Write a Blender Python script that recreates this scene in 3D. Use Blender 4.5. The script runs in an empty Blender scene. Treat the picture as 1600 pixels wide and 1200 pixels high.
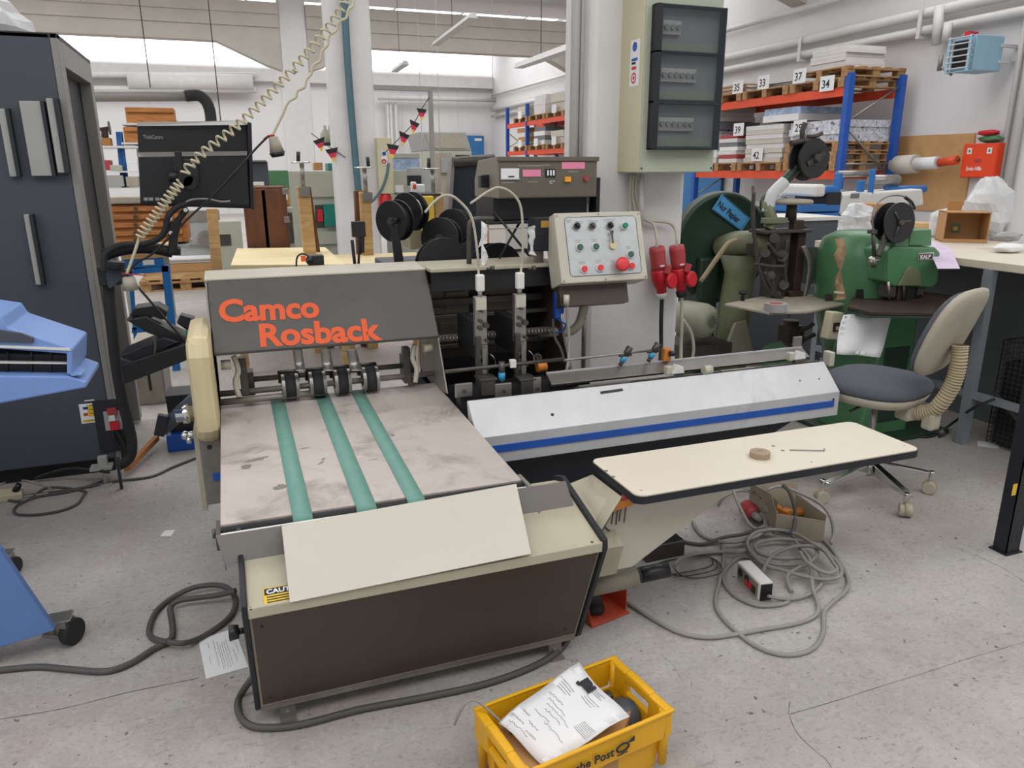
import bpy, math, random
from mathutils import Matrix, Vector
random.seed(7)
SC = bpy.context.scene
COL = SC.collection
PI = math.pi

# ---------------------------------------------------------------- camera
FPX, YAW, PITCH, ROLL, EYE = 1173.0, -0.352, 0.2794, -0.004, 1.55
def _cam_rows():
    cy, sy, cp, sp, cr, sr = math.cos(YAW), math.sin(YAW), math.cos(PITCH), math.sin(PITCH), math.cos(ROLL), math.sin(ROLL)
    base = Matrix(((1,0,0),(0,0,-1),(0,1,0)))
    rz = Matrix(((cy,sy,0),(-sy,cy,0),(0,0,1)))
    rx = Matrix(((1,0,0),(0,cp,-sp),(0,sp,cp)))
    rr = Matrix(((cr,-sr,0),(sr,cr,0),(0,0,1)))
    return rr @ rx @ base @ rz
CAMR = _cam_rows()
CAMT = CAMR.transposed()
EYEP = Vector((0,0,EYE))
cd = bpy.data.cameras.new('camera'); cam = bpy.data.objects.new('camera', cd); COL.objects.link(cam)
cd.sensor_width = 36.0; cd.lens = 36.0*FPX/1600.0; cd.clip_start = 0.05; cd.clip_end = 200
right, down, fwd = CAMR[0], CAMR[1], CAMR[2]
cam.matrix_world = Matrix(((right[0],-down[0],-fwd[0],0),(right[1],-down[1],-fwd[1],0),(right[2],-down[2],-fwd[2],EYE),(0,0,0,1)))
SC.camera = cam

# ---------------------------------------------------------------- world, light, exposure
w = bpy.data.worlds.new('world'); SC.world = w; w.use_nodes = True
bg = w.node_tree.nodes['Background']; bg.inputs[0].default_value = (0.93,0.96,1.0,1); bg.inputs[1].default_value = 0.58
SKYLIGHT_STRENGTH = 2.5
SC.view_settings.view_transform = 'Standard'; SC.view_settings.look = 'None'
SC.view_settings.exposure = 0.0; SC.view_settings.gamma = 1.0; SC.view_settings.use_curve_mapping = False

# ---------------------------------------------------------------- helpers
def at(u, v, x=None, y=None, z=None, pl=None):
    """the point of the room seen at photo position (u, v) on the plane x=, y=, z= or pl=(point, normal)"""
    d = CAMT @ Vector(((u-800)/FPX, (v-600)/FPX, 1.0))
    if x is not None: t = x/d[0]
    elif y is not None: t = y/d[1]
    elif z is not None: t = (z-EYE)/d[2]
    else:
        p, n = pl; t = (Vector(p)-EYEP).dot(n)/d.dot(n)
    return EYEP + d*t
def ats(pts, **k): return [at(p[0], p[1], **k) for p in pts]

def lin(h):
    if isinstance(h, str):
        h = h.lstrip('#'); c = [int(h[i:i+2],16)/255 for i in (0,2,4)]
        return tuple(x/12.92 if x <= .04045 else ((x+.055)/1.055)**2.4 for x in c)
    return tuple(h)
MATS = {}
def mat(name, col, rough=.55, metal=0.0, var=.10, scale=5.0, bump=0.0, bscale=60., emit=None, alpha=None, dirt=None, dscale=3., dlo=.52, dhi=.7, trans=0, stretch=None, coat=0, sss=0):
    if name in MATS: return MATS[name]
    m = bpy.data.materials.new(name); MATS[name] = m; m.use_nodes = True
    nt = m.node_tree; n = nt.nodes; L = nt.links; p = n['Principled BSDF']
    c = lin(col)
    p.inputs['Roughness'].default_value = rough; p.inputs['Metallic'].default_value = metal
    tc = n.new('ShaderNodeTexCoord'); src = tc.outputs['Object']
    if stretch:
        mp = n.new('ShaderNodeMapping'); mp.inputs['Scale'].default_value = stretch; L.new(src, mp.inputs[0]); src = mp.outputs[0]
    nz = n.new('ShaderNodeTexNoise'); nz.inputs['Scale'].default_value = scale; nz.inputs['Detail'].default_value = 6; nz.inputs['Roughness'].default_value = .62
    L.new(src, nz.inputs['Vector'])
    mr = n.new('ShaderNodeMapRange'); mr.inputs[1].default_value = .3; mr.inputs[2].default_value = .7; L.new(nz.outputs['Fac'], mr.inputs[0])
    mx = n.new('ShaderNodeMix'); mx.data_type = 'RGBA'
    mx.inputs[6].default_value = (*[max(0,x*(1-var)) for x in c],1); mx.inputs[7].default_value = (*[min(1,x*(1+var)) for x in c],1)
    L.new(mr.outputs[0], mx.inputs[0]); out = mx.outputs[2]
    if dirt:
        nd = n.new('ShaderNodeTexNoise'); nd.inputs['Scale'].default_value = dscale; nd.inputs['Detail'].default_value = 8; nd.inputs['Roughness'].default_value = .65; nd.inputs['Distortion'].default_value = .8
        L.new(src, nd.inputs['Vector'])
        md = n.new('ShaderNodeMapRange'); md.inputs[1].default_value = dlo; md.inputs[2].default_value = dhi; L.new(nd.outputs['Fac'], md.inputs[0])
        m2 = n.new('ShaderNodeMix'); m2.data_type = 'RGBA'; m2.inputs[7].default_value = (*lin(dirt),1)
        L.new(md.outputs[0], m2.inputs[0]); L.new(out, m2.inputs[6]); out = m2.outputs[2]
    L.new(out, p.inputs['Base Color'])
    if bump:
        nb = n.new('ShaderNodeTexNoise'); nb.inputs['Scale'].default_value = bscale; nb.inputs['Detail'].default_value = 4; L.new(src, nb.inputs['Vector'])
        b = n.new('ShaderNodeBump'); b.inputs['Strength'].default_value = bump; b.inputs['Distance'].default_value = .01; L.new(nb.outputs['Fac'], b.inputs['Height']); L.new(b.outputs[0], p.inputs['Normal'])
    if emit: p.inputs['Emission Color'].default_value = (*lin(col),1); p.inputs['Emission Strength'].default_value = emit
    if trans: p.inputs['Transmission Weight'].default_value = trans
    if alpha is not None: p.inputs['Alpha'].default_value = alpha
    if coat: p.inputs['Coat Weight'].default_value = coat
    if sss: p.inputs['Subsurface Weight'].default_value = sss
    return m
def wood(name, c1, c2, scale=3., axis=(1,8,8), rough=.6):
    if name in MATS: return MATS[name]
    m = mat(name, c1, rough); nt = m.node_tree; n = nt.nodes; L = nt.links
    tc = n.new('ShaderNodeTexCoord'); mp = n.new('ShaderNodeMapping'); mp.inputs['Scale'].default_value = axis; L.new(tc.outputs['Object'], mp.inputs[0])
    nz = n.new('ShaderNodeTexNoise'); nz.inputs['Scale'].default_value = scale; nz.inputs['Detail'].default_value = 5; nz.inputs['Distortion'].default_value = 1.2; L.new(mp.outputs[0], nz.inputs['Vector'])
    mr = n.new('ShaderNodeMapRange'); mr.inputs[1].default_value = .35; mr.inputs[2].default_value = .65; L.new(nz.outputs['Fac'], mr.inputs[0])
    mx = n.new('ShaderNodeMix'); mx.data_type = 'RGBA'; mx.inputs[6].default_value = (*lin(c1),1); mx.inputs[7].default_value = (*lin(c2),1); L.new(mr.outputs[0], mx.inputs[0])
    L.new(mx.outputs[2], n['Principled BSDF'].inputs['Base Color']); return m

class G:
    """collects shapes for one mesh"""
    def __init__(s, T=None): s.v = []; s.f = []; s.sm = []; s.T = T
    def add(s, vs, fs, smooth=False):
        o = len(s.v)
        s.v += [ (s.T @ Vector(p)) if s.T else Vector(p) for p in vs ]
        s.f += [tuple(i+o for i in f) for f in fs]; s.sm += ([smooth]*len(fs) if isinstance(smooth, bool) else list(smooth)); return s
    def box(s, x0, x1, y0, y1, z0, z1):
        vs = [(x,y,z) for z in (z0,z1) for y in (y0,y1) for x in (x0,x1)]
        return s.add(vs, [(0,2,3,1),(4,5,7,6),(0,1,5,4),(2,6,7,3),(0,4,6,2),(1,3,7,5)])
    def cbox(s, c, d, R=None):
        vs = []
        for z in (-1,1):
            for y in (-1,1):
                for x in (-1,1):
                    p = Vector((x*d[0]/2, y*d[1]/2, z*d[2]/2)); p = R @ p if R else p; vs.append(Vector(c)+p)
        return s.add(vs, [(0,2,3,1),(4,5,7,6),(0,1,5,4),(2,6,7,3),(0,4,6,2),(1,3,7,5)])
    def prism(s, poly, vec):
        n = len(poly); vec = Vector(vec); a = [Vector(p) for p in poly]; b = [p+vec for p in a]
        nn = Vector((0,0,0))
        for i in range(n): nn += a[i].cross(a[(i+1)%n])
        if nn.dot(vec) > 0: a, b = b, a
        fs = [tuple(range(n)), tuple(range(2*n-1,n-1,-1))]
        fs += [(i, n+i, n+(i+1)%n, (i+1)%n) for i in range(n)]
        return s.add(a+b, fs)
    def cyl(s, p0, p1, r0, r1=None, n=16, caps=True, smooth=True):
        p0, p1 = Vector(p0), Vector(p1); r1 = r0 if r1 is None else r1
        ax = (p1-p0).normalized(); q = ax.orthogonal().normalized(); t = ax.cross(q)
        vs = []
        for P, r in ((p0,r0),(p1,r1)):
            vs += [P + (q*math.cos(2*PI*i/n)+t*math.sin(2*PI*i/n))*r for i in range(n)]
        fs = [(i,(i+1)%n,n+(i+1)%n,n+i) for i in range(n)]; sm = [smooth]*n
        if caps: fs += [tuple(range(n-1,-1,-1)), tuple(range(n,2*n))]; sm += [False,False]
        return s.add(vs, fs, sm)
    def ring(s, p0, p1, ro, ri, n=24):
        p0, p1 = Vector(p0), Vector(p1); ax = (p1-p0).normalized(); q = ax.orthogonal().normalized(); t = ax.cross(q); vs = []
        for P, r in ((p0,ro),(p1,ro),(p1,ri),(p0,ri)):
            vs += [P + (q*math.cos(2*PI*i/n)+t*math.sin(2*PI*i/n))*r for i in range(n)]
        fs = []
        for k in range(4):
            a, b = k*n, ((k+1)%4)*n
            fs += [(a+i, a+(i+1)%n, b+(i+1)%n, b+i) for i in range(n)]
        return s.add(vs, fs, True if False else False)
    def lathe(s, prof, base, ax=(0,0,1), n=24, smooth=True):
        base = Vector(base); ax = Vector(ax).normalized(); q = ax.orthogonal().normalized(); t = ax.cross(q); vs = []; m = len(prof)
        for r, h in prof: vs += [base + ax*h + (q*math.cos(2*PI*i/n)+t*math.sin(2*PI*i/n))*max(r,1e-5) for i in range(n)]
        fs = [(k*n+i, k*n+(i+1)%n, (k+1)*n+(i+1)%n, (k+1)*n+i) for k in range(m-1) for i in range(n)]; sm = [smooth]*len(fs)
        fs += [tuple(range(n-1,-1,-1)), tuple(range((m-1)*n, m*n))]; sm += [False,False]
        return s.add(vs, fs, sm)
    def tube(s, pts, r, n=8, closed=False, res=6):
        P = [Vector(p) for p in pts]
        if res > 1: P = spline(P, res, closed)
        m = len(P); vs = []; q = None
        for i in range(m):
            a = P[(i-1)%m] if (closed or i > 0) else P[i]; b = P[(i+1)%m] if (closed or i < m-1) else P[i]
            t = (b-a); t = t.normalized() if t.length > 1e-9 else Vector((0,0,1))
            if q is None: q = t.orthogonal().normalized()
            q = (q - t*q.dot(t)); q = q.normalized() if q.length > 1e-6 else t.orthogonal().normalized()
            c = t.cross(q); rr = r[min(i*len(r)//m, len(r)-1)] if isinstance(r, (list,tuple)) else r
            vs += [P[i] + (q*math.cos(2*PI*k/n)+c*math.sin(2*PI*k/n))*rr for k in range(n)]
        k2 = m if closed else m-1
        fs = [(i*n+k, i*n+(k+1)%n, ((i+1)%m)*n+(k+1)%n, ((i+1)%m)*n+k) for i in range(k2) for k in range(n)]; sm = [True]*len(fs)
        if not closed: fs += [tuple(range(n-1,-1,-1)), tuple(range((m-1)*n, m*n))]; sm += [False,False]
        return s.add(vs, fs, sm)
    def sph(s, c, r, n=14, m=9, R=None):
        r = (r,r,r) if isinstance(r,(int,float)) else r; vs = []
        for j in range(m+1):
            th = PI*j/m
            for i in range(n):
                p = Vector((r[0]*math.sin(th)*math.cos(2*PI*i/n), r[1]*math.sin(th)*math.sin(2*PI*i/n), r[2]*math.cos(th)))
                vs.append(Vector(c) + (R @ p if R else p))
        fs = [(j*n+i, (j+1)*n+i, (j+1)*n+(i+1)%n, j*n+(i+1)%n) for j in range(m) for i in range(n)]
        return s.add(vs, fs, True)
    def sheet(s, rows, t=.002, smooth=True):
        """rows of points -> a sheet with thickness t"""
        R = [[Vector(p) for p in r] for r in rows]; a, b = len(R), len(R[0]); nv = []
        for i in range(a):
            for j in range(b):
                d1 = R[min(i+1,a-1)][j]-R[max(i-1,0)][j]; d2 = R[i][min(j+1,b-1)]-R[i][max(j-1,0)]
                nn = d1.cross(d2); nv.append(nn.normalized() if nn.length > 1e-12 else Vector((0,0,1)))
        fl = [p for r in R for p in r]; vs = fl + [p+nv[i]*t for i, p in enumerate(fl)]; N = a*b; fs = []
        for i in range(a-1):
            for j in range(b-1):
                q = (i*b+j, i*b+j+1, (i+1)*b+j+1, (i+1)*b+j); fs += [q, tuple(N+k for k in reversed(q))]
        sm = [smooth]*len(fs)
        bd = [j for j in range(b)] + [i*b+b-1 for i in range(1,a)] + [(a-1)*b+j for j in range(b-2,-1,-1)] + [i*b for i in range(a-2,0,-1)]
        for k in range(len(bd)):
            i, j = bd[k], bd[(k+1)%len(bd)]; fs.append((j,i,N+i,N+j)); sm.append(False)
        return s.add(vs, fs, sm)
def spline(P, res=6, closed=False):
    n = len(P); out = []
    if n < 3 and not closed: return P
    for i in range(n if closed else n-1):
        p0 = P[(i-1)%n] if (closed or i) else P[i]; p1 = P[i]; p2 = P[(i+1)%n]; p3 = P[(i+2)%n] if (closed or i+2 < n) else P[(i+1)%n]
        for k in range(res):
            t = k/res
            out.append(.5*((2*p1)+(p2-p0)*t+(2*p0-5*p1+4*p2-p3)*t*t+(3*p1-p0-3*p2+p3)*t*t*t))
    if not closed: out.append(P[-1])
    return out
WL = {}
def _props(o, label, cat, group, kind):
    if label: o['label'] = label
    if cat: o['category'] = cat
    if group: o['group'] = group
    if kind: o['kind'] = kind
def thing(name, label, cat, loc, group=None, kind=None):
    o = bpy.data.objects.new(name, None); COL.objects.link(o); o.location = loc; o.empty_display_size = .1
    WL[o] = Vector(loc); _props(o, label, cat, group, kind); return o
def mk(name, g, m, parent=None, bevel=0, label=None, cat=None, group=None, kind=None, flat=False):
    """link the collected shapes as one mesh object, a child of parent or a thing of its own"""
    me = bpy.data.meshes.new(name)
    if parent: off = WL[parent]
    else:
        xs = [p[0] for p in g.v]; ys = [p[1] for p in g.v]; zs = [p[2] for p in g.v]
        off = Vector(((min(xs)+max(xs))/2, (min(ys)+max(ys))/2, min(zs)))
    me.from_pydata([tuple(p-off) for p in g.v], [], g.f); me.update()
    if not flat: me.polygons.foreach_set('use_smooth', g.sm)
    mm = m if isinstance(m, (list,tuple)) else [m]
    for k in mm: me.materials.append(MATS[k] if isinstance(k,str) else k)
    o = bpy.data.objects.new(name, me); COL.objects.link(o)
    if parent: o.parent = parent
    else: o.location = off
    WL[o] = off
    if bevel:
        b = o.modifiers.new('bevel','BEVEL'); b.width = bevel; b.segments = 2; b.limit_method = 'ANGLE'; b.angle_limit = .6
    _props(o, label, cat, group, kind); return o
def copy_tree(o, loc=None, parent=None, label=None, rotz=None):
    c = o.copy(); COL.objects.link(c); c.parent = parent
    if loc is not None: c.location = loc
    if rotz is not None: c.rotation_euler = (0,0,rotz)
    if label: c['label'] = label
    WL[c] = Vector(c.location) if parent is None else WL[parent]
    for ch in o.children: copy_tree(ch, None, c)
    return c
def frame(o, x, up):
    """matrix: local x, local y = up, local z = normal out of the face"""
    x = Vector(x).normalized(); up = Vector(up); up = (up-x*up.dot(x)).normalized(); nn = x.cross(up); o = Vector(o)
    return Matrix(((x[0],up[0],nn[0],o[0]),(x[1],up[1],nn[1],o[1]),(x[2],up[2],nn[2],o[2]),(0,0,0,1)))
def text(s, size, m, T, parent=None, depth=.0008, bold=0., cx='LEFT', name='lettering', sx=1., shear=0., label=None):
    cu = bpy.data.curves.new('t','FONT'); cu.body = s; cu.size = size; cu.extrude = depth; cu.offset = bold; cu.align_x = cx; cu.shear = shear; cu.resolution_u = 3
    to = bpy.data.objects.new('t', cu); COL.objects.link(to); dg = bpy.context.evaluated_depsgraph_get()
    me = to.evaluated_get(dg).to_mesh(); g = G(T)
    g.add([(v.co.x*sx, v.co.y, v.co.z) for v in me.vertices], [tuple(p.vertices) for p in me.polygons])
    COL.objects.unlink(to); bpy.data.objects.remove(to); bpy.data.curves.remove(cu)
    return mk(name, g, m, parent, label=label)
def scribble(g, T, x0, y0, w, h, amp=.3, n=None):
    """a line of illegible handwriting as a thin stroke"""
    n = n or max(4, int(w/.004)); pts = []
    for i in range(n+1): pts.append(T @ Vector((x0+w*i/n, y0+h*random.uniform(-amp,1), 0)))
    g.tube(pts, .0005, 3, res=1)
# ---------------------------------------------------------------- materials
def floor_material():
    m = mat('floor_concrete','#a5a19c',.55,var=.15,scale=1.3,bump=.2,bscale=60,dirt='#9e958f',dscale=.8,dlo=.46,dhi=.72)
    nt = m.node_tree; n = nt.nodes; L = nt.links; p = n['Principled BSDF']; src = p.inputs['Base Color'].links[0].from_socket; tc = n.new('ShaderNodeTexCoord')
    def layer(src, sc, lo, hi, col, stretch=(1,1,1), rot=0, det=6, dist=0., f=1.):
        mp = n.new('ShaderNodeMapping'); mp.inputs['Scale'].default_value = stretch; mp.inputs['Rotation'].default_value = (0,0,rot); L.new(tc.outputs['Object'], mp.inputs[0])
        z = n.new('ShaderNodeTexNoise'); z.inputs['Scale'].default_value = sc; z.inputs['Detail'].default_value = det; z.inputs['Distortion'].default_value = dist; z.inputs['Roughness'].default_value = .6; L.new(mp.outputs[0], z.inputs['Vector'])
        r = n.new('ShaderNodeMapRange'); r.inputs[1].default_value = lo; r.inputs[2].default_value = hi; r.inputs[4].default_value = f; L.new(z.outputs['Fac'], r.inputs[0])
        x = n.new('ShaderNodeMix'); x.data_type = 'RGBA'; x.inputs[7].default_value = (*lin(col),1); L.new(r.outputs[0], x.inputs[0]); L.new(src, x.inputs[6]); return x.outputs[2]
    src = layer(src, 6, .5, .75, '#b6b2ac', f=.7)            # pale worn patches
    src = layer(src, 2.2, .55, .75, '#a18e88', f=.55)        # reddish dust
    src = layer(src, 16, .60, .72, '#77726d', (1,4,1), .5, dist=.5, f=.6)   # scuffs
    src = layer(src, 14, .60, .72, '#c2bfba', (3,1,1), .3, dist=1.2, f=.3)   # pale scratches
    src = layer(src, 45, .52, .66, '#7f7a75', (1,1.6,1), .4, det=8, dist=1., f=.45)   # fine mottling
    src = layer(src, 30, .54, .68, '#bdbab6', det=8, dist=1.5, f=.4)
    src = layer(src, 38, .70, .735, '#5b5652', det=2, f=.9)  # specks
    L.new(src, p.inputs['Base Color'])
floor_material()
mat('white_wall','#d8d6d6',.8,var=.03,scale=.6)
mat('white_paint','#cfcdca',.6,var=.05)
mat('concrete_beam','#b9b3aa',.85,var=.08,scale=1.2)
mat('column_paint','#d6d4d2',.7,var=.06,scale=2.5,bump=.1,bscale=30)
mat('skylight_glow','#fdfdff',.5,emit=SKYLIGHT_STRENGTH)
mat('beige_metal','#aca690',.45,var=.07,scale=4,dirt='#8f8770',dscale=3,dlo=.62,dhi=.8)
mat('beige_light','#bcb8a8',.45,var=.06,scale=4)
mat('brown_panel','#44382f',.4,var=.08,scale=3)
mat('dark_grey','#4b4844',.45,var=.14,scale=4,dirt='#625f5b',dscale=4,dlo=.6,dhi=.8)
mat('steel_table','#b9b0a8',.42,metal=.1,var=.12,scale=3,dirt='#8b817a',dscale=5,dlo=.5,dhi=.72)
mat('steel','#9a9792',.35,metal=.8,var=.12,scale=8)
mat('steel_dull','#8a857e',.5,metal=.55,var=.18,scale=9)
mat('steel_dark','#55514c',.45,metal=.6,var=.2,scale=12)
mat('aluminium','#c3c3c4',.42,metal=.35,var=.07,scale=4,dirt='#aeaeae',dscale=3,dlo=.58,dhi=.75)
mat('chrome','#d0d0d0',.12,metal=1.,var=.02)
mat('black_plastic','#17171a',.4,var=.2)
mat('black_paint','#1b1b1d',.5,var=.2)
mat('black_navy','#15171f',.5,var=.15)
mat('black_rubber','#262626',.75,var=.15)
mat('blue_stripe','#1450a6',.35,var=.05)
mat('belt_green','#6a978a',.7,var=.06,scale=20)
mat('cream_board','#c2bdb1',.8,var=.02)
mat('cream_laminate','#d2c9b6',.45,var=.04,scale=3,dirt='#c5b9a2',dscale=3,dlo=.58,dhi=.8)
mat('orange_letters','#dc5726',.6,var=.03)
mat('yellowed_plastic','#c9bb93',.5,var=.06,scale=3)
mat('white_plastic','#d9d8d2',.45,var=.04)
mat('white_paper','#e2e2e2',.8,var=.03)
mat('print_black','#2c2c2e',.8,var=0)
mat('print_grey','#8f8f90',.8,var=0)
mat('orange_plastic','#c4762a',.45,var=.05)
mat('red_plastic','#c3202a',.38,var=.05)
mat('red_faded','#a63a3c',.5,var=.06)
mat('red_button','#d5383a',.35,var=.03)
mat('green_button','#2f5e50',.35,var=.03)
mat('green_bright','#0e7a58',.35,var=.03)
mat('cyan_plastic','#2f8fbf',.35)
mat('pink_film','#e58aa8',.4)
mat('yellow_button','#f2a51e',.35)
mat('yellow_label','#d9b52e',.6)
mat('gold_label','#a9853e',.5)
mat('panel_plate','#b9bcbc',.35,metal=.35,var=.09,scale=14)
mat('olive_grey','#7f7a6a',.5,var=.06)
mat('olive_face','#635d4f',.5,var=.05)
mat('grey_cable','#8f8b85',.6,var=.08)
mat('dark_cable','#4c4a48',.6,var=.1)
mat('beige_cable','#b6b09f',.55,var=.06)
mat('kraft_card','#b08556',.85,var=.06,scale=3)
mat('kraft_dark','#a2733f',.8,var=.08)
wood('pine','#c9a877','#b08a58',3.,(1,1,6))
wood('pallet_wood','#b28a5c','#8c6640',4.,(2,2,2))
wood('plywood','#c79f6d','#b98f5c',2.,(1,1,1))
wood('brown_wood','#6b4229','#593520',3.,(4,4,1))
wood('orange_wood','#b97a3f','#9a602d',3.,(1,1,5))
wood('pale_wood','#e0d0a6','#d6c497',2.,(1,5,1))

# ---------------------------------------------------------------- the hall
FLOOR_X0, FLOOR_X1, Y_BACK, Y_FAR, X_WALL, Z_CEIL = -14.0, 10.2, -7.0, 30.0, 10.2, 5.9
fl = mk('floor', G().box(FLOOR_X0, FLOOR_X1, Y_BACK, Y_FAR, -.2, 0), 'floor_concrete', kind='structure')
mk('wall_right', G().box(X_WALL, X_WALL+.3, Y_BACK, Y_FAR, 0, Z_CEIL), 'white_wall', kind='structure')
mk('wall_far', G().box(FLOOR_X0, X_WALL+.3, Y_FAR, Y_FAR+.3, 0, Z_CEIL), 'white_wall', kind='structure')
mk('window_9', G().box(FLOOR_X0, X_WALL, Y_FAR-.04, Y_FAR-.02, 5.08, 5.86), 'skylight_glow', kind='structure')
mk('trim_1', G().box(FLOOR_X0, X_WALL, Y_FAR-.35, Y_FAR, 4.55, 4.95), 'white_paint', kind='structure')
# roof slabs either side of each beam, with a glazed skylight strip between them
COLY = [-5.2, 3.5, 12.2, 20.9]
ceil = G()
edges = COLY + [Y_FAR]
ceil.box(FLOOR_X0, X_WALL, Y_BACK, COLY[0]+2.0, Z_CEIL, Z_CEIL+.15)
for a, b in zip(edges[:-1], edges[1:]):
    ceil.box(FLOOR_X0, X_WALL, b-2.2, b+(2.0 if b < Y_FAR else 0), Z_CEIL, Z_CEIL+.15)
mk('ceiling', ceil, 'white_wall', kind='structure')
n = 0
for a, b in zip(edges[:-1], edges[1:]):
    n += 1
    wdw = mk('window_%d' % n, G().box(FLOOR_X0, X_WALL, a+2.0, b-2.2, Z_CEIL+.1, Z_CEIL+.12), 'skylight_glow', kind='structure')
    g = G(); x = FLOOR_X0+1
    for i in range(12): mk('glazing_bar', G().box(x-.03, x+.03, a+2.0, b-2.2, Z_CEIL+.02, Z_CEIL+.1), 'white_paint', wdw); x += 2.0
# concrete frames: columns, beams with haunches
for k, y in enumerate(COLY):
    if k == 0: continue
    g = G().box(1.61, 2.26, y, y+.45, 0, Z_CEIL)
    if k == 1: g = G().box(1.70, 2.26, y, y+.34, 0, Z_CEIL)
    mk('concrete_column', g, 'column_paint', bevel=.03, kind='structure', label=['','white concrete column behind the control panel','white concrete column with the teal pipe down its face','white concrete column furthest back in the row'][k])
def hbeam(y, x0, x1, lab):
    zb, zt, hl, hd = 4.55, 5.45, 1.5, (.62 if lab else .15)
    a0, a1 = x0+.0, x1
    poly = [(a0,y,zb-hd),(a0+hl*.25,y,zb-hd+.12),(a0+hl,y,zb),(a1-hl,y,zb),(a1-hl*.25,y,zb-hd+.12),(a1,y,zb-hd),(a1,y,zt),(a0,y,zt)]
    g = G().prism(poly, (0,.4,0))
    g.box(a0, a1, y-.1, y, zt-.26, zt); g.box(a0, a1, y-.05, y, zt-.55, zt-.26)
    mk('ceiling_beam', g, 'concrete_beam', kind='structure', label=lab)
hbeam(20.9, 2.26, X_WALL, 'haunched concrete ceiling beam between the columns and the right wall')
hbeam(20.9, -6.5, 1.61, 'haunched concrete ceiling beam left of the columns')
hbeam(12.2, 2.26, X_WALL, None); hbeam(12.2, -6.5, 1.61, None); hbeam(3.5, 2.26, X_WALL, None); hbeam(3.5, -6.5, 1.61, None)
# seams on the far wall
wf = bpy.data.objects['wall_far']
for x in [-11+2.2*i for i in range(10)]: mk('panel_joint', G().box(x-.012, x+.012, Y_FAR-.012, Y_FAR, 0, 4.5), 'white_paint', wf)
# cracks and a saw joint in the concrete floor
mat('crack_dark','#5a5753',.9)
def crack(px, wd):
    P = spline([at(u, v, z=.0) for u, v in px], 4); g = G()
    L_, R_ = [], []
    for i, p in enumerate(P):
        t = (P[min(i+1,len(P)-1)]-P[max(i-1,0)]).normalized(); s = Vector((-t[1],t[0],0)); j = random.uniform(.4,1.2)*wd
        L_.append(p+s*j+Vector((0,0,.0006))); R_.append(p-s*j+Vector((0,0,.0006)))
    m = len(P); g.add(L_+R_, [(i,i+1,m+i+1,m+i) for i in range(m-1)]); mk('crack', g, 'crack_dark', fl)
crack([(1600,1004),(1520,1027),(1440,1053),(1375,1073),(1310,1094),(1235,1116)], .0012)
crack([(1234,1096),(1233,1117),(1246,1146),(1272,1172),(1290,1186),(1299,1200)], .0013)
crack([(1600,909),(1560,884),(1500,858)], .0012)
crack([(0,1124),(100,1107),(200,1082),(310,1060)], .0018)
crack([(1033,1024),(1050,1038),(1064,1060)], .0008)
# ---------------------------------------------------------------- the saddle stitcher
ST = thing('saddle_stitcher','beige and brown saddle stitching machine with orange lettering on its dark hood','machine',(0.45,2.3,0))
mat('letter_shadow','#4b4946',.6)
XL, XR = -.055, .935
# delivery cabinet
prof = [(1.945,.075),(1.79,.462),(1.785,.492),(2.08,.565),(2.13,.55),(2.13,.075)]
cab = mk('delivery_cabinet', G().prism([(XL,y,z) for y,z in prof], (XR-XL,0,0)), 'beige_metal', ST, .004)
dn = Vector((0,1.945-1.79,.075-.462)).normalized(); nf = Vector((0,-dn[2],dn[1])); nf = nf if nf[1] < 0 else -nf
fp = [Vector((XL+.008,1.942,.088)),Vector((XR-.01,1.942,.088)),Vector((XR-.01,1.791,.462)),Vector((XL+.008,1.791,.462))]
mk('front_panel', G().prism(fp, nf*.006), 'brown_panel', cab, .001)
mk('front_lip', G().box(XL,XR,1.776,1.79,.463,.494), 'beige_metal', cab, .003)
mk('base_rail', G().box(XL,XR,1.95,1.975,.055,.08), 'steel_dull', cab)
tape = G()
for k in range(2):
    tape.sheet([[Vector((.0+.03*k+.02*math.sin(i*.6), 1.945-.005-.0155*i-.0, .20+.0-.0+.02*i))-Vector((0,.006,.0)) for i in range(6)],[Vector((.07+.01*k, 1.945-.005-.0155*i, .20+.02*i))-Vector((0,.012,0)) for i in range(6)]], .0005)
for s, (x0, x1) in enumerate(((XL-.014, XL),(XR, XR+.016))):
    pl = [(1.965,.05),(1.937,.075),(1.772,.475),(1.776,.503),(2.085,.582),(2.145,.56),(2.145,.05)]
    sp = mk('side_plate', G().prism([(x0,y,z) for y,z in pl], (x1-x0,0,0)), 'black_navy', cab, .003)
for x in (XL+.05, XR-.09):
    f = G().box(x, x+.045, 1.96, 1.965, 0, .075).box(x, x+.045, 1.93, 1.965, 0, .006); f.cyl((x+.022,1.955,.025),(x+.022,1.968,.025),.006)
    mk('foot', f, 'steel_dull', cab)
mk('clamp_knob', G().cyl((XL-.013,1.835,.40),(XL-.03,1.835,.40),.008).cyl((XL-.028,1.835,.40),(XL-.052,1.835,.40),.018,.021,8), 'black_plastic', cab)
sl0, sl1 = Vector((0,1.785,.492)), Vector((0,2.08,.565)); slu = (sl1-sl0).normalized(); sln = Vector((0,-slu[2],slu[1]))
def onslope(u, v, off=.001): return at(u, v, pl=(sl0, sln)) + sln*off
a = onslope(413,948); T = frame(a, (1,0,0), slu)
lab = mk('caution_label', G(T).box(0,.115,0,.062,0,.001), 'yellow_label', cab)
mk('label_header', G(T).box(.003,.112,.036,.059,.001,.0014), 'print_black', lab)
T2 = T @ Matrix.Translation((.008,.040,.0015)); text('CAUTION', .022, 'white_paper', T2, lab, .0002, .0006)
for i in range(3): mk('print_line', G(T).box(.008,.10,.008+.009*i,.012+.009*i,.001,.0013), 'print_black', lab)
sc = G()
for u, v in ((392,952),(815,868),(925,848)): p = onslope(u,v); sc.cyl(p, p+sln*.002, .004, n=10)
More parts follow.
